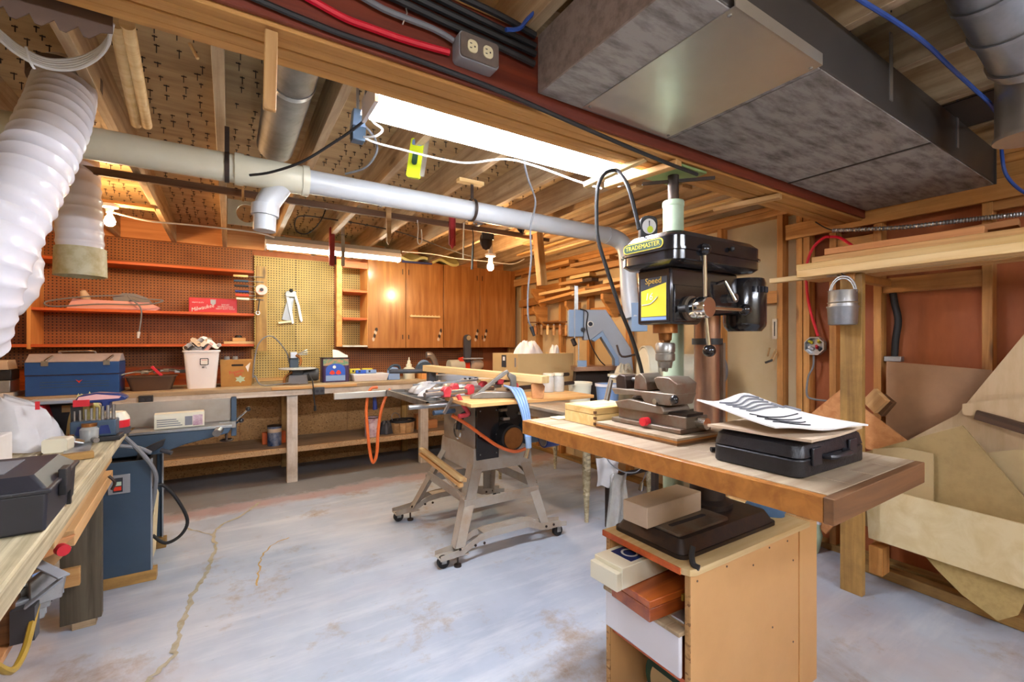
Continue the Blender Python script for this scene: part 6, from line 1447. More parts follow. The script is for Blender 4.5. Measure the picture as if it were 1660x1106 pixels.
# bench disc sander on a metal stand
o = PD(1050,600,3.25); ax = Vector((_c,-_s,0))
T = thing('machine_stand', 'dark steel machine stand under the disc sander', 'stand', (2.62,2.15,0))
for x,y in ((2.27,2.34),(2.92,2.34),(2.27,1.93),(2.92,1.93)): bar('leg', (x,y,0),(x,y,.80),.035,.035,'iron_dark',T)
obj('top', MB().bx(2.24,2.96,1.90,2.37,.80,.83), 'iron_dark', T, .003); bar('crossbar', (2.27,2.34,.35),(2.92,2.34,.35),.02,.03,'iron_dark',T)
T = thing('disc_sander', 'beige disc sander with a large pale disc, partly hidden by the green post', 'sander', (2.6,2.2,.83))
c = PD(1045,600,3.25)
obj('disc', MB().lathe([(.0005,0),(.155,0),(.16,.006),(.155,.014),(.0005,.014)],c,(-ax.x,-ax.y,0),32), 'plastic_cream', T); obj('guard', MB().lathe([(.165,-.045),(.175,-.04),(.175,.012),(.165,.012)],c,(-ax.x,-ax.y,0),32,True), 'pvc', T)
obj('motor', MB().cyl(c+ax*.05,c+ax*.52,.115,n=28), 'beige_machine', T); obj('motor_end', MB().lathe([(.115,0),(.105,.03),(.06,.045),(.0005,.045)],c+ax*.52,(ax.x,ax.y,0),28), 'mid_grey', T)
obj('pedestal', MB().bx(c.x-.02,c.x+.35,c.y-.22,c.y+.02,.831,c.z-.06), 'beige_machine', T, .006)
obj('rest_table', MB().box((c.x-.11,c.y+.07,c.z-.04),(.18,.2,.02),XF()), 'pvc', T, .003)
for u in (1030,): obj('rest_strut', MB().cyl((c.x-.06,c.y+.04,c.z-.05),(c.x+.03,c.y-.03,.84),.012,n=8), 'iron_dark', T)
T = thing('dust_bag', 'grey-white canvas dust bag slumped in front of the disc sander', 'bag', (2.70,2.60,OT))
obj('bag', heap(2.70,2.60,OT+.002,.13,.09,.34,1.9), 'beige_machine', T); obj('tie', MB().tube([PD(1000,560,3.45),PD(1008,578,3.4),PD(1030,575,3.4)],.008,8,4), 'iron_dark', T)
# tubs on the side table
for i,(u,d,m,lb) in enumerate(((940,3.45,'plastic_cream','round cream plastic tub behind the dovetailed box'),(985,3.42,'blue_pale','patterned blue and white tub behind the dovetailed box'))):
    p = PD(u,640,d); T = thing('plastic_tub', lb, 'tub', (p.x,p.y,OT)); top = [1.0,.99][i]-OT
    obj('tub', MB().lathe([(.0005,0),(.07,0),(.088,top-.02),(.094,top-.02),(.094,top),(.082,top),(.068,.01)],(p.x,p.y,OT+.001),n=26), m, T); obj('contents', MB().cyl((p.x,p.y,OT+top-.03),(p.x,p.y,OT+top-.02),.08,n=20), 'paper', T)
    if i: obj('band', MB().lathe([(.0885,top-.02),(.095,top-.018),(.095,top+.002),(.0885,top+.002)],(p.x,p.y,OT+.001),n=26), 'plastic_white', T)
# plastic bags drooping from the table edge
def drape(p, w, h, seed, fold=.02):
    R = plane_M(p,(_c,-_s,0),(0,0,1))
    return MB().surf(lambda u,v: R@Vector(((u-.5)*w*(1-.25*math.sin(v*2.2+seed)*v), -v*h, fold*math.sin(9*u+3*v+seed)+.015*math.sin(15*u*v+seed))),14,14)
single('plastic_bag', drape(PD(985,742,3.13),.17,.20,.5), 'film', 'crumpled silvery plastic bag hanging from the side table edge', 'bag')
single('plastic_bag', drape(PD(1002,768,3.10),.13,.38,2.1,.03), 'film_clear', 'long clear plastic bag drooping below the silvery one', 'bag')
cord('grey_cable', [PD(980,735,3.0),PD(990,752,3.0),PD(1010,765,3.0),PD(1030,766,3.0),PD(1042,756,3.05)], .004, 'cable_grey', 'thin grey lead looped under the drill press table')
T = thing('hanging_plug', 'chrome plug hanging on a grey wire by the bottom plate', 'plug', tuple(PD(1040,790,3.6)))
obj('wire', MB().tube([PD(1046,740,3.6),PD(1047,765,3.6),PD(1041,782,3.6)],.004,6,4), 'cable_grey', T); obj('plug', MB().cyl(PD(1041,782,3.6),PD(1039,795,3.6),.014,.022,n=10), 'chrome', T)
# ---- shelf bits and stored lumber on the stud wall
def on_wall(u, v, x=RIGHT_X-.01): return PX(u,v,x)
for i,(u0,v0,u1,v1,out) in enumerate(((884,478,935,468,.22),(884,490,960,470,.2),(938,478,985,470,.18),(985,470,1030,462,.16))):
    a, b = on_wall(u0,v0,RIGHT_X-.1), on_wall(u1,v1,RIGHT_X-.1)
    bar('wall_shelf', a, b, .19, .03, 'pine' if i%2 else 'pine_light', None, label=['upper left short wooden shelf on the stud wall','lower left short wooden shelf on the stud wall','middle short wooden shelf behind the band saw','right short wooden shelf behind the dust pipe'][i], cat='shelf', group='short shelves on the stud wall')
for i,(u,v) in enumerate(((884,470),(886,498),(940,490),(1000,478))):
    p = on_wall(u,v,RIGHT_X-.005)
    single('shelf_bracket', MB().prism([(0,0),(-.2,0),(-.2,-.05),(-.05,-.22),(0,-.22)],-.018,.018,plane_M((RIGHT_X-.002,p.y,p.z),(1,0,0),(0,0,1))), 'stud', ['leftmost wooden shelf bracket on the stud wall','wooden bracket below the leftmost one','wooden bracket behind the band saw','wooden bracket behind the drill cord'][i], 'bracket', 'wooden brackets on the stud wall', .002)
for i,(u,v,l,m) in enumerate(((945,448,.32,'pine_light'),(930,458,.4,'scrap'),(955,455,.2,'dark_scrap'),(1000,455,.28,'pine_light'),(905,430,.5,'pine'),(960,425,.6,'scrap'))):
    p = on_wall(u,v,RIGHT_X-.09); bar('offcut', (p.x,p.y+l/2,p.z), (p.x-.01,p.y-l/2,p.z), .09, .035, m, None, label=['pale top offcut','long middle offcut','short dark offcut','pale offcut nearest the drill press','long upper plank','higher reddish plank'][i]+' stored on the stud wall shelves', cat='offcut', group='offcuts stored on the stud wall')
rl = [on_wall(858,523,RIGHT_X-.05), on_wall(925,522,RIGHT_X-.05)]
bar('handle_rail', rl[0], rl[1], .06, .015, 'brown_strip', None, label='thin wooden rail holding hanging tool handles on the stud wall', cat='rail')
for i in range(6):
    p = on_wall(868+10*i,535,RIGHT_X-.05)
    T = thing('chisel', ['leftmost','second','third','fourth','fifth','rightmost'][i]+' of six wooden tool handles hanging from the rail', 'chisel', (p.x,p.y,p.z-.05), group='tool handles on the stud wall rail')
    obj('handle', MB().lathe([(.0005,-.06),(.017,-.058),(.02,-.02),(.016,.03),(.018,.05),(.0005,.055)],(p.x,p.y,p.z),n=10), ['oak_ply','scrap','pine_light','scrap','oak_ply','pine'][i], T); obj('ferrule', MB().cyl((p.x,p.y,p.z+.05),(p.x,p.y,p.z+.066),.010,n=8), 'steel', T)
# electrical box with cables
p = on_wall(1323,561,RIGHT_X-.01); T = thing('octagon_box', 'open octagonal electrical box with yellow wire caps on a stud', 'electrical box', (p.x,p.y,p.z-.05))
Mo = plane_M((RIGHT_X-.002,p.y,p.z),(0,-1,0),(0,0,1)); r8 = .062
oc = [(r8*math.cos(PI/8+PI/4*i), r8*math.sin(PI/8+PI/4*i)) for i in range(8)]; oi_ = [(x*.88,y*.88) for x,y in oc]
mb = MB(); mb.add([(x,y,z) for z,P in ((0,oc),(.04,oc),(.04,oi_),(.008,oi_)) for x,y in P], [tuple(reversed(range(8)))]+[(k*8+i,k*8+(i+1)%8,(k+1)*8+(i+1)%8,(k+1)*8+i) for k in range(3) for i in range(8)]+[tuple(24+i for i in range(8))], Mo)
obj('box', mb, 'galv', T)
for i,(dx,dz,m) in enumerate(((-.022,.02,'yellow'),(.02,.025,'yellow'),(.01,-.012,'red'),(-.02,-.02,'plastic_white'),(.025,-.025,'ink'))):
    obj('wire_cap', MB().lathe([(.010,0),(.012,.004),(.007,.03),(.0005,.032)],Mo@Vector((dx,dz,.012)),Mo.to_3x3()@Vector((.2*dx*50,.3,.6)),10), m, T)
cord('red_cable', [on_wall(u,v,RIGHT_X-.03) for u,v in ((1330,372),(1352,392),(1345,384),(1335,386),(1318,402),(1308,430),(1308,470),(1314,505),(1326,545))][2:], .0085, 'red_cable', 'red cable running down the studs into the octagonal box')
cord('red_lead', [on_wall(u,v,RIGHT_X-.03) for u,v in ((1346,384),(1362,386),(1384,400))], .0085, 'red_cable', 'short red cable tail above the lumber rack')
cord('grey_wire', [on_wall(u,v,RIGHT_X-.02) for u,v in ((1319,575),(1318,595),(1310,612),(1308,640),(1318,647),(1340,650))], .006, 'cable_grey', 'grey wire leaving the octagonal box down the stud')
T = thing('black_conduit', 'thick black cable down the red sheathing ending in a metal clamp', 'conduit', tuple(PX(1450,585,RIGHT_X+.06)))
obj('cable', MB().tube([PX(u,v,RIGHT_X+.06) for u,v in ((1444,455),(1450,490),(1456,520),(1452,550),(1450,580))],.018,10,6), 'rubber', T); obj('clamp', MB().box(PX(1449,582,RIGHT_X+.05),(.05,.08,.03)), 'galv', T, .003)
p = on_wall(1255,545,RIGHT_X-.012); T = thing('steel_hinge', 'grey steel hinge hanging on a stud right of the drill motor', 'strip', (p.x,p.y,p.z-.1))  # a hinge, drawn as one flat slotted strip
Mh = plane_M((RIGHT_X-.001,p.y,p.z),(0,-1,0),(0,0,1)); obj('strip', MB().prism(rrect(-.016,.016,-.02,.12,.006),0,.006,Mh), 'galv', T); obj('slot', MB().prism(rrect(-.004,.004,.0,.1,.003),.006,.0065,Mh), 'ink', T)
p = on_wall(1251,578,RIGHT_X-.03); T = thing('spring_clip', 'black and chrome spring clip hung below the steel hinge', 'clip', (p.x,p.y,p.z-.05))
for i,(a,b) in enumerate((((-.02,.05),(-.035,-.01)),((.02,.04),(-.01,-.03)),((.03,.02),(.0,-.045)))): obj('wire', MB().beam(Mh@Vector((a[0],a[1]-.13,.03)),Mh@Vector((b[0],b[1]-.13,.03)),.006,.008), 'chrome', T)
obj('base', MB().beam(Mh@Vector((-.05,-.185,.03)),Mh@Vector((.0,-.165,.03)),.012,.014), 'black_matte', T)
bar('header_board', (RIGHT_X+.02,.66,2.075),(RIGHT_X+.02,-1.5,2.075),.03,.24,'stud',wr)

# ---- lumber rack: post, arm, boards
T = thing('rack_post', 'rough two-by-four post carrying the lumber rack', 'post', (2.76,1.06,0))
bar('post', (2.76,1.055,0),(2.76,1.055,1.66),.098,.04,'stud_old',T,up=(1,0,0)); bar('arm', (2.73,1.055,1.642),(RIGHT_X,1.055,1.642),.04,.04,'stud',T)
obj('nail', MB().cyl((2.74,1.06,1.63),(2.66,1.065,1.655),.003,n=6), 'iron_dark', T); obj('spacer', MB().bx(2.72,2.76,1.11,1.16,1.655,1.665), 'painted_white', T)
T2 = thing('rack_bracket', 'second lumber rack arm fixed to the stud wall near the right edge', 'arm', (2.95,.2,1.62)); bar('arm', (2.70,.1,1.642),(RIGHT_X,.1,1.642),.04,.04,'stud',T2); bar('brace', (2.76,.1,1.62),(RIGHT_X,.1,1.25),.03,.04,'stud',T2)
LB = [((2.73,1.29,1.682),(2.70,-.35,1.682),.10,.04,'pine_light','wide front plank on the lumber rack'),
      ((2.815,1.50,1.677),(2.79,-.35,1.677),.05,.028,'pine_light','long thin strip jutting left from the lumber rack'),
      ((2.95,1.33,1.677),(2.90,-.35,1.677),.14,.028,'pine','broad board at the back of the lumber rack'),
      ((2.80,1.31,1.722),(2.80,-.30,1.722),.17,.036,'maple','middle plank stacked on the lumber rack'),
      ((2.95,1.30,1.711),(2.97,-.2,1.711),.12,.036,'scrap','rear stacked plank on the lumber rack'),
      ((2.82,1.25,1.760),(2.84,.40,1.760),.13,.034,'pine','brown-edged plank third up on the lumber rack'),
      ((2.80,1.19,1.797),(2.84,.58,1.797),.08,.034,'oak_ply','reddish moulding with a mitred end, lower of the pair on the rack'),
      ((2.89,1.20,1.797),(2.96,.50,1.830),.085,.03,'oak_ply','reddish moulding with a dark mitred end, topmost on the rack')]
for a,b,w,h,m,lb in LB: bar('rack_board', a, b, w, h, m, None, label=lb, cat='board', group='boards on the lumber rack')
# pail
p = PX(1366,500,2.665); T = thing('metal_pail', 'small two-tier galvanized pail hanging from a nail on the rack post', 'pail', (p.x,p.y,p.z-.09))
z0 = p.z-.085
obj('lower_tier', MB().lathe([(.0005,0),(.058,0),(.062,.005),(.066,.085),(.07,.09),(.07,.095)],(p.x,p.y,z0),n=28), 'galv', T); obj('upper_tier', MB().lathe([(.063,.095),(.062,.17),(.064,.176),(.059,.176),(.057,.1),(.0005,.1)],(p.x,p.y,z0),n=28), 'galv', T)
obj('seam', MB().lathe([(.064,.11),(.067,.113),(.064,.116)],(p.x,p.y,z0),n=28), 'galv_bright', T)
for r_ in (.06,.052): obj('bail', MB().tube([(p.x+.0,p.y+r_*math.cos(a),z0+.165+.085*math.sin(a)*(r_/.06)) for a in [PI*i/12 for i in range(13)]],.004,6), 'galv', T)

# ---- sheet goods leaning on the wall
def LP(u, v, x0, s):
    r = ray(u,v); d = (x0+s*CAMH)/(r.x-s*r.z); return PD(u,v,d)
def sheet(name, pix, x0, s, m, label, th=.012, floor_pts=()):
    pts = [LP(u,v,x0,s) for u,v in pix]+[Vector((x0+s*z, y, z)) for y,z in floor_pts]
    return single(name, MB().sheet(pts, th, Vector((1,0,-s)).normalized()), m, label, 'panel', 'sheet offcuts leaning on the stud wall', smooth=False)
sheet('leaning_panel', ((1437,586),(1607,600),(1650,640),(1650,760),(1440,760),(1436,690)), 3.13, .02, 'hardboard', 'brown hardboard sheet standing against the red sheathing', .005, )
sheet('leaning_panel', ((1720,470),(1552,672),(1475,712),(1440,800),(1720,860)), 3.02, .06, 'ply_pale', 'big pale plywood sheet with a slanted edge at the right', .014)
sheet('leaning_panel', ((1313,672),(1362,632),(1472,716),(1440,735),(1405,728),(1375,690),(1360,690),(1350,694),(1340,712),(1330,740),(1318,735)), 2.98, .03, 'oak_ply', 'reddish curved plywood offcut behind the rack post', .012)
sheet('leaning_panel', ((1395,735),(1560,690),(1730,890),(1720,960),(1395,850)), 2.93, .05, 'mdf', 'olive fibreboard sheet with a peaked top', .014)
sheet('leaning_panel', ((1415,728),(1466,726),(1513,736),(1513,822),(1412,800)), 2.90, .05, 'mdf_tan', 'small tan fibreboard square in front of the olive sheet', .01)
sheet('leaning_panel', ((1590,735),(1740,720),(1740,800),(1660,800),(1625,790)), 2.98, .05, 'mdf_tan', 'tan board corner at the right edge behind the olive sheet', .012)
sheet('leaning_panel', ((1402,786),(1720,866),(1720,975),(1408,872)), 2.84, .04, 'birch', 'long pale birch plywood board laid low on edge', .016)
sheet('leaning_panel', ((1480,880),(1720,960),(1720,985),(1660,978),(1650,998),(1617,1007),(1560,965),(1520,925)), 2.875, .02, 'foam', 'ragged burlap-textured board corner under the birch plywood', .02)
bar('scrap_bar', LP(1583,672,2.99,.05), LP(1690,704,2.95,.05), .03, .045, 'dark_scrap', None, label='dark weathered bar lying on the pale plywood sheet', cat='bar')
bar('prop_block', LP(1425,928,2.90,0), LP(1425,884,2.90,0), .06, .09, 'stud', None, up=(1,0,0), label='short upright block propping the birch board', cat='block')
bar('floor_timber', (3.10,1.2,.03),(3.02,-.2,.03),.08,.055,'stud_old',None,label='old timber lying on the floor along the stud wall',cat='timber')
sheet('leaning_panel', ((1560,655),(1700,640),(1700,690),(1560,672)), 2.985, .05, 'ply_pale', 'narrow pale plywood edge above the olive sheet', .012)
# small scraps behind the rack post
p = LP(1445,650,3.05,0); single('white_card', MB().bx(RIGHT_X-.02,RIGHT_X-.012,p.y-.12,p.y+.06,p.z-.15,p.z+.03), 'paper', 'white card tucked behind the rack post', 'card')
bar('tilted_offcut', LP(1410,660,3.02,0), LP(1430,640,3.0,0), .03, .09, 'scrap', None, label='tilted offcut beside the white card', cat='offcut')
bar('tilted_offcut', LP(1424,668,3.04,0), LP(1442,646,3.02,0), .03, .07, 'brown_strip', None, label='darker tilted offcut right of the paler one', cat='offcut')
for i,(u,v,w,h,m,lb) in enumerate(((1345,800,.10,.14,'scrap','upper upright offcut behind the press cabinet'),(1350,828,.09,.12,'maple','pale offcut behind the press cabinet'),(1335,842,.12,.12,'oak_ply','square plywood scrap behind the press cabinet'))):
    p = PX(u,v,3.06+.02*i); R = XF((p.x,p.y,p.z),.5*i-.4,0,0); single('scrap_piece', MB().bx(-.01,.01,-w/2,w/2,-h/2,h/2,R), m, lb, 'offcut', 'scraps behind the press cabinet', .002)
p = PX(1318,858,3.1); T = thing('green_bottle', 'green plastic bottle lying by the bottom plate', 'bottle', (p.x,p.y,.04)); obj('body', MB().lathe([(.0005,0),(.035,0),(.038,.02),(.038,.12),(.015,.17),(.015,.19),(.0005,.19)],(3.08,p.y,.002),(.0,-.2,1),16), 'green_post', T); obj('cap', MB().cyl((3.08,p.y-.037,.186),(3.08,p.y-.042,.21),.017,n=12), 'plastic_white', T)
# ================================================================== left foreground: rough bench and jointer
T = thing('plank_bench', 'rough heavy plank workbench in the left foreground', 'workbench', (-.315,1.06,0), math.radians(3.4), local=True)
LZ = .90
for i in range(6): bar('top_plank', (-.09-.19*i,-.75,LZ-.028),(-.09-.19*i,1.80+.012*(i%2),LZ-.028),.184,.054,'rough_plank',T,bevel=.004)
bar('apron', (-.06,.62,LZ-.105),(-.06,1.72,LZ-.105),.035,.095,'scrap',T)
bar('leg', (-.15,1.76,.03),(-.15,1.76,LZ-.056),.14,.05,'grey_wood',T,up=(0,1,0)); obj('foot_pad', MB().bx(-.18,-.10,1.735,1.785,0,.03), 'bench_wood', T)
bar('leg', (-.9,1.76,.0),(-.9,1.76,LZ-.056),.14,.05,'grey_wood',T,up=(0,1,0)); bar('back_brace', (-.9,1.72,.25),(-.15,1.72,.25),.03,.08,'pine',T)
bar('leg', (-.9,-.6,0),(-.9,-.6,LZ-.07),.09,.09,'grey_wood',T,up=(0,1,0)); bar('leg', (-.13,-.6,0),(-.13,-.6,LZ-.07),.09,.09,'grey_wood',T,up=(0,1,0))
obj('under_shelf', MB().bx(-1.0,-.16,-.55,1.22,.43,.45), 'oak_ply', T, .002); bar('shelf_bearer', (-1.0,1.18,.41),(-.16,1.18,.41),.04,.04,'pine',T); bar('shelf_bearer', (-1.0,-.5,.41),(-.16,-.5,.41),.04,.04,'pine',T)
bar('shelf_hanger', (-.95,1.20,.39),(-.95,1.20,.84),.03,.06,'grey_wood',T,up=(0,1,0)); bar('shelf_hanger', (-.22,1.20,.39),(-.22,1.20,.84),.03,.06,'grey_wood',T,up=(0,1,0))
bar('lower_slat', (-.06,.9,LZ-.22),(-.06,1.78,LZ-.23),.03,.05,'scrap',T); obj('hook', MB().tube([(-.03,1.5,LZ-.17),(-.01,1.5,LZ-.2),(-.02,1.5,LZ-.23)],.006,7,4), 'iron_dark', T)
ZB = LZ-.0015
def onb(u, v, z=LZ): return PZ(u, v, z)
# black toolbox
T = thing('black_toolbox', 'black plastic toolbox with a recessed tray lid on the plank bench', 'toolbox', (-.56,1.46,LZ), math.radians(3), local=True)
obj('body', MB().taper(-.235,.225,-.135,.14,.0,.085,-.004,-.004), 'black_box', T, .006)
ld = obj('lid', MB().taper(-.24,.232,-.142,.147,.087,.118,.03,.03), 'black_box', T, .006)
obj('lid_rim', MB().bx(-.24,.235,-.145,.15,.082,.092), 'black_box', T, .003)
obj('tray_recess', MB().bx(-.17,.15,-.075,.075,.1185,.120), 'mid_grey', ld); obj('tray_handle', MB().tube([(-.1,-.02,.12),(-.05,0,.14),(.06,.03,.14),(.11,.05,.12)],.009,8,4), 'black_matte', ld)
for y in (-.02,): obj('latch', MB().bx(.228,.242,y-.025,y+.025,.05,.11), 'black_matte', T, .002)
obj('side_rib', MB().bx(.224,.232,.06,.075,.0,.08), 'black_matte', T)
# strip of wood in front
a, b = onb(78,752), onb(152,742); bar('batten', a+Vector((0,0,.012)), b+Vector((0,0,.012)), .035, .022, 'stud_old', None, label='short brown batten lying behind the black toolbox', cat='batten')
# plastic bag
p = onb(20,735); T = thing('parts_bag', 'crumpled translucent plastic bag with a red mark on the plank bench', 'bag', (p.x,p.y,LZ))
def f(u,v):
    a = u*2*PI; w = (.17*(1-.35*v)+.012*math.sin(5*a+v*4)); r = 1-.85*max(0,v-.8)/.2
    return (p.x-.05+w*r*math.cos(a)*1.0, p.y+.05+.09*r*(1-.4*v)*math.sin(a)+.01*math.sin(7*a), LZ+.002+.20*v+.012*math.sin(3*a+6*v))
obj('bag', MB().surf(f,30,14), 'film', T); obj('red_tab', MB().box((p.x+.07,p.y-.02,LZ+.17),(.012,.004,.03)), 'red', T)
props(obj('magazine', MB().bx(-.95,-.62,1.95,2.2,LZ+.001,LZ+.10,None), 'paper', None, .004), 'white boxed paper stack behind the plastic bag', 'box')
# cream tub, foam yellow pad
p = onb(90,735); single('cream_block', MB().prism(rrect(-.035,.035,0,.05,.01),-.03,.03,plane_M((p.x,p.y+.03,LZ+.001),(.99,-.1,0),(0,0,1))), 'plastic_cream', 'small cream plastic tub beside the plastic bag', 'tub')
p = onb(18,785); T = single('foam_pad', MB().bx(p.x-.12,p.x+.06,p.y-.02,p.y+.1,LZ+.001,LZ+.03), 'mdf_tan', 'tan pad under the plastic bag', 'pad', bevel=.006)
# red and black open case
p = onb(95,712); x,y = p.x,p.y+.03
T = thing('socket_case', 'red and black open tool case with a grey lid on the plank bench', 'case', (x,y,LZ))
obj('lid', MB().bx(x-.085,x+.085,y-.03,y+.07,LZ+.145,LZ+.16), 'band_grey', T, .004); obj('back', MB().bx(x-.085,x+.085,y+.06,y+.07,LZ+.001,LZ+.145), 'black_matte', T)
obj('left_cheek', MB().prism([(0,0),(.07,0),(.035,.14),(0,.14)],-.0,.09,plane_M((x-.085,y+.06,LZ+.001),(1,0,0),(0,0,1))), 'red', T, .003); obj('right_cheek', MB().prism([(0,0),(-.06,0),(-.035,.14),(0,.14)],0,.09,plane_M((x+.085,y+.06,LZ+.001),(1,0,0),(0,0,1))), 'red', T, .003)
obj('sticker', MB().bx(x-.01,x+.02,y+.055,y+.06,LZ+.1,LZ+.13), 'cardboard', T); obj('shelf_plate', MB().bx(x-.1,x-.086,y-.03,y+.07,LZ+.001,LZ+.16), 'band_grey', T)
# drill index with bits
p = onb(152,716); x,y = p.x,p.y+.02
T = thing('drill_index', 'grey-blue drill bit stand full of steel bits', 'bit stand', (x,y,LZ))
obj('stand', MB().bx(x-.07,x+.07,y-.03,y+.04,LZ+.02,LZ+.085), 'navy_steel', T, .004); obj('plinth', MB().bx(x-.055,x+.085,y-.045,y+.05,LZ+.001,LZ+.02), 'black_matte', T, .003)
for i in range(8): obj('drill_bit', MB().cyl((x-.06+.017*i,y-.01,LZ+.086),(x-.06+.017*i,y-.01,LZ+.125+.003*i),.003+.0005*i,n=8), 'steel', T)
for dx in (-.035,.035): obj('chevron', MB().prism([(-.02,.0),(.02,.0),(.012,.035),(-.012,.035)],0,.002,plane_M((x+dx,y-.03,LZ+.03),(1,0,0),(0,0,1))), 'blue_dark', T)
T = thing('cordless_tool', 'navy and red cordless tool resting across the drill bit stand', 'power tool', (x,y+.04,LZ+.13))
obj('body', MB().prism([(q1*.7,q2*.7) for q1,q2 in [(-.10,.0),(-.08,.04),(.0,.055),(.10,.045),(.14,.02),(.13,.005),(.06,-.005),(.055,-.05),(.03,-.055),(.02,-.005)]],-.03,.03,plane_M((x,y+.05,LZ+.155),(1,0,0),(0,0,1))), 'blue_dark', T, .005)
obj('stripe', MB().prism([(q1*.66,q2*.66) for q1,q2 in [(-.09,.012),(.11,.018),(.12,.032),(.0,.05),(-.08,.036)]],.030,.033,plane_M((x,y+.05,LZ+.155),(1,0,0),(0,0,1))), 'pink', T); obj('red_grip', MB().prism([(-.07,-.015),(-.02,-.015),(-.02,.012),(-.07,.012)],-.028,.034,plane_M((x,y+.05,LZ+.155),(1,0,0),(0,0,1))), 'red', T); obj('stand_leg', MB().bx(x-.08,x-.05,y+.03,y+.07,LZ+.021,LZ+.145), 'black_matte', T)
single('yellow_glove', heap(x-.06,y+.15,LZ+.001,.06,.05,.165,.3), 'insul', 'yellow folded cloth behind the cordless tool', 'cloth')
# wax tin
p = onb(187,705); x,y = p.x-.005,p.y+.03
T = thing('wax_tin', 'round red and cream tin at the end of the plank bench', 'tin', (x,y,LZ))
obj('body', MB().cyl((x,y,LZ+.001),(x,y,LZ+.03),.052,n=26), 'dark_grey', T); obj('red_band', MB().cyl((x,y,LZ+.03),(x,y,LZ+.062),.05,n=26), 'red', T); obj('lid', MB().lathe([(.05,0),(.048,.012),(.035,.035),(.0005,.038)],(x,y,LZ+.062),n=26), 'plastic_cream', T)
# loose hardware
p = onb(120,725); T = thing('chuck_parts', 'jumble of shiny drill chuck parts on a steel plate', 'hardware', (p.x,p.y,LZ))
single('steel_plate', MB().sheet([onb(100,744)+Vector((0,0,.002)),onb(143,740)+Vector((0,0,.002)),onb(155,703)+Vector((0,0,.002)),onb(112,712)+Vector((0,0,.002))],.004,(0,0,1)), 'galv', 'drilled grey steel plate lying on the plank bench', 'plate')
for i in range(5): 
    a = p+Vector((-.05+.025*i,.03*math.sin(i*2),.018)); obj('piece', MB().cyl(a,a+Vector((.03*math.cos(i*1.3),.03*math.sin(i*1.3),.012*(i%2))),.014-.001*i,n=12), 'chrome' if i%2 else 'steel', T)
T = thing('clear_jar', 'small clear jar of screws among the hardware', 'jar', (p.x+.03,p.y+.06,LZ)); obj('jar', MB().lathe([(.0005,0),(.028,0),(.03,.05),(.022,.06),(.0005,.06)],(p.x+.03,p.y+.07,LZ+.005),n=18), 'film_clear', T); obj('lid', MB().cyl((p.x+.03,p.y+.07,LZ+.065),(p.x+.03,p.y+.07,LZ+.078),.024,n=18), 'copper', T)

# ---- things on the under-shelf
US = .451
def ons(u,v,z=US): return PZ(u,v,z)
T = thing('framing_square', 'pale grey steel framing square on the shelf under the plank bench', 'square', tuple(ons(60,960)))
a, b, c = ons(40,985,US+.10), ons(104,935,US+.16), ons(80,915,US+.18)
obj('blade', MB().beam(a,b,.03,.006), 'band_grey', T, .002); obj('tongue', MB().beam(b,c+Vector((-.1,.1,.02)),.03,.006), 'band_grey', T, .002); obj('prop', MB().bx(a.x-.03,a.x+.02,a.y,a.y+.04,US,a.z-.004), 'dark_grey', T)
for i,(u,v,dx,lb) in enumerate(((15,1020,0,'front grey bar clamp lying under the plank bench'),(25,1000,.02,'middle grey bar clamp under the plank bench'),(45,985,.05,'rear grey bar clamp under the plank bench'))):
    p = ons(u,v,US+.03+.03*i); T = thing('bar_clamp', lb, 'clamp', (p.x,p.y,US), group='bar clamps under the plank bench')
    obj('bar', MB().beam(p+Vector((-.35,-.12,0)),p+Vector((.06,.06,.01)),.03,.018), 'band_grey' if i!=1 else 'iron_dark', T, .002); obj('jaw', MB().prism([(-.03,-.03),(.04,-.03),(.05,.03),(.0,.06),(-.03,.04)],-.015,.015,plane_M(p+Vector((.02,.04,.02)),(.9,.4,0),(0,0,1))), 'steel', T, .004); obj('screw', MB().cyl(p+Vector((.0,.05,.05)),p+Vector((-.10,.0,.05)),.008,n=8), 'chrome', T)
single('striped_rag', heap(ons(60,930).x-.05,ons(60,930).y,US+.001,.07,.08,.24,1.1), 'blue_pale', 'faded blue rag bunched under the plank bench', 'rag')
for i,(u,v,m,lb,w) in enumerate(((95,905,'oak_ply','upper curved plywood jig under the plank bench',.1),(90,925,'scrap','lower plywood jig under the plank bench',.12))):
    p = PZ(u,v,US+.22-.08*i)+Vector((-.10,.05,0)); single('plywood_jig', MB().prism([(-.16,-.02),(.08,-.03),(.13,.0),(.05,.012),(.0,.03),(-.1,.05),(-.16,.04)],-.01,.01,plane_M(p,(.9,.4,.25),(-.2,.0,1))), m, lb, 'jig', 'plywood jigs under the plank bench', .003)
p = PZ(98,890,US+.25); single('red_button', MB().cyl(p,p+Vector((.012,-.02,.0)),.016,n=14), 'red', 'red round knob among the plywood jigs', 'knob')
for i,dz in enumerate((0,.06)): single('jig_support', MB().bx(p.x-.2,p.x-.1,p.y+.02,p.y+.09,US+.001+dz*2,US+.12+dz*2-.001), 'brown_strip', ['lower dark block under the plywood jigs','upper dark block under the plywood jigs'][i], 'block', 'blocks under the jigs', .002)
cord('yellow_cable', [PD(63,965,1.35),PD(58,985,1.32),PD(50,1020,1.28),PD(40,1055,1.25),(PD(25,1083,1.2)),PD(10,1088,1.15),PD(-20,1070,1.1)], .009, 'cable_yellow', 'mustard yellow cord hanging below the plank bench')

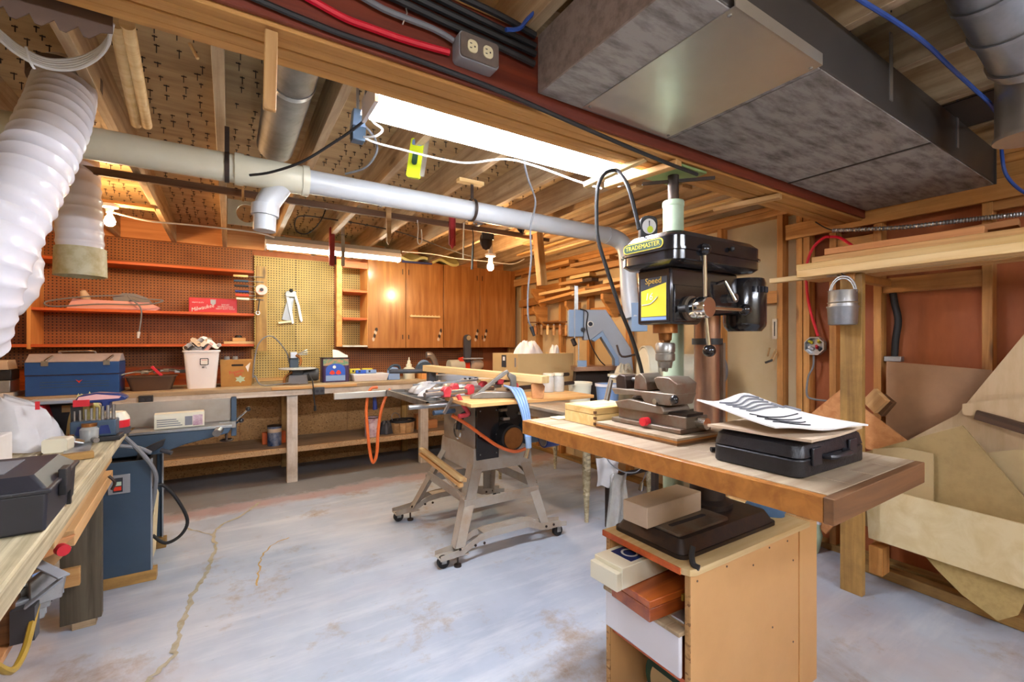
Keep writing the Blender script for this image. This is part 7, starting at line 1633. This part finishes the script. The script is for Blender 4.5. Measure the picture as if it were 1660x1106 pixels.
# ---- jointer
JX0,JX1,JY0,JY1 = -.62,-.355,3.14,3.66
T = thing('jointer', 'blue-grey steel jointer planer on a wooden skid', 'jointer', (-.45,3.4,0))
bar('skid', (-.64,JY0+.03,.03),(-.335,JY0+.03,.03),.06,.06,'stud_old',T); bar('skid', (-.64,JY1-.03,.03),(-.335,JY1-.03,.03),.06,.06,'stud_old',T)
obj('stand_front', MB().bx(JX0,JX1,JY0,JY0+.006,.06,.665), 'navy_steel', T, .001); obj('stand_back', MB().bx(JX0,JX1,JY1-.006,JY1,.06,.665), 'navy_steel', T); obj('stand_left', MB().bx(JX0,JX0+.005,JY0,JY1,.06,.665), 'navy_steel', T)
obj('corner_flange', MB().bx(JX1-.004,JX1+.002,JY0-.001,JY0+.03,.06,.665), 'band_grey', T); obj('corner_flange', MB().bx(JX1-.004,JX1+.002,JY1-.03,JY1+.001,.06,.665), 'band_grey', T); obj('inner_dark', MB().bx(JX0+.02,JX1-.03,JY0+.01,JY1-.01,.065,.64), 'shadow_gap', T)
obj('belt_guard', MB().sheet([(JX1-.02,JY0+.16,.22),(JX1-.02,JY0+.38,.40),(JX1-.02,JY0+.44,.36),(JX1-.02,JY0+.30,.06),(JX1-.02,JY0+.12,.06)],.006,(1,0,0)), 'ivory', T)
sw = obj('switch_plate', MB().bx(-.535,-.445,JY0-.008,JY0,.50,.60), 'box_grey', T, .002); obj('switch_well', MB().bx(-.515,-.475,JY0-.010,JY0-.008,.51,.585), 'ink', sw); obj('red_rocker', MB().bx(-.51,-.48,JY0-.016,JY0-.010,.52,.54), 'orange_tool', sw); obj('green_rocker', MB().bx(-.51,-.48,JY0-.014,JY0-.010,.545,.565), 'green_post', sw)
cast_prof = [(-1.0,.78),(-1.0,.74),(-.72,.66),(-.33,.66),(-.22,.70),(.0,.745),(.02,.78)]
obj('bed_casting', MB().prism(cast_prof,3.28,3.50,Matrix(((1,0,0,0),(0,0,1,0),(0,1,0,0),(0,0,0,1)))), 'navy_steel', T, .006)
obj('infeed_table', MB().bx(-.47,.02,3.27,3.52,.78,.796), 'galv', T, .002); obj('outfeed_table', MB().bx(-1.0,-.49,3.27,3.52,.785,.80), 'galv', T, .002)
obj('fence', MB().bx(-.95,.015,3.44,3.46,.80,.945), 'saw_panel', T, .002); obj('fence_end', MB().bx(.015,.045,3.42,3.48,.70,.95), 'navy_steel', T, .003)
obj('fence_bracket', MB().bx(-.05,.04,3.38,3.5,.76,.80), 'steel', T); obj('fence_grip', MB().cyl((-.04,3.30,.775),(-.06,3.22,.76),.022,n=14), 'steel', T)
for (a,b) in (((.045,3.44,.80),(.11,3.40,.87)),((.045,3.44,.78),(.07,3.40,.80))): h = obj('lock_lever', MB().cyl(a,b,.006,n=8), 'chrome', T); obj('knob', MB().ball(b,.016,12), 'black_paint', h)
obj('handwheel', MB().lathe([(.03,-.006),(.038,0),(.03,.006)],(-.01,3.30,.70),(0,0,1),18).cyl((-.01,3.30,.70),(-.01,3.34,.77),.008,n=8), 'iron_dark', T)
obj('cutter_guard', MB().prism([(-.06,-.02),(.06,.05),(.07,.09),(.0,.06),(-.05,.03)],-.012,.012,plane_M((-.37,3.20,.67),(1,0,0),(0,0,1))), 'black_matte', T, .004); obj('guard_knob', MB().cyl((-.32,3.19,.70),(-.27,3.17,.68),.012,n=10), 'dark_grey', T)
obj('power_lead', MB().tube([(-.62,3.22,.93),(-.50,3.12,.84),(-.40,3.10,.72),(-.34,3.12,.60),(-.34,3.14,.50),(-.36,3.18,.38)],.011,8,6), 'cable_grey', T)
obj('plug_lead', MB().tube([(-.352,3.16,.50),(-.31,3.16,.51),(-.25,3.18,.42),(-.20,3.2,.28),(-.23,3.2,.20),(-.30,3.2,.17),(-.36,3.22,.22)],.009,8,6), 'rubber', T)
obj('air_nozzle', MB().tube([(-.55,3.08,.78),(-.47,3.09,.76),(-.41,3.11,.74),(-.36,3.14,.70)],.010,8,5), 'cable_grey', T)
x0_,x1_ = PY(250,690,3.34).x, PY(331,690,3.34).x
T = thing('printed_carton', 'long white carton printed with pictures, lying on the jointer bed', 'box', ((x0_+x1_)/2,3.34,.797))
R = XF(((x0_+x1_)/2,3.35,.7975),0,0,math.radians(4)); w = (x1_-x0_)/2
obj('carton', MB().bx(-w,w,-.04,.04,0,.088,R), 'plastic_cream', T, .002); Mc = R@plane_M((0,-.0402,0),(1,0,0),(0,0,1))
obj('picture', MB().prism(rect(w*.2,w*.5,.012,.065),0,.001,Mc), 'ink_grey', T); obj('picture', MB().prism(rect(w*.52,w*.92,.008,.07),0,.001,Mc), 'can_pink', T)
for i in range(4): obj('print_line', MB().prism(rect(-w*.9,w*(.1-.08*i),.014+.012*i,.019+.012*i),0,.0008,Mc), 'ink_grey', T)
for o in list(bpy.data.objects):
    if '_w' in o: del o['_w']
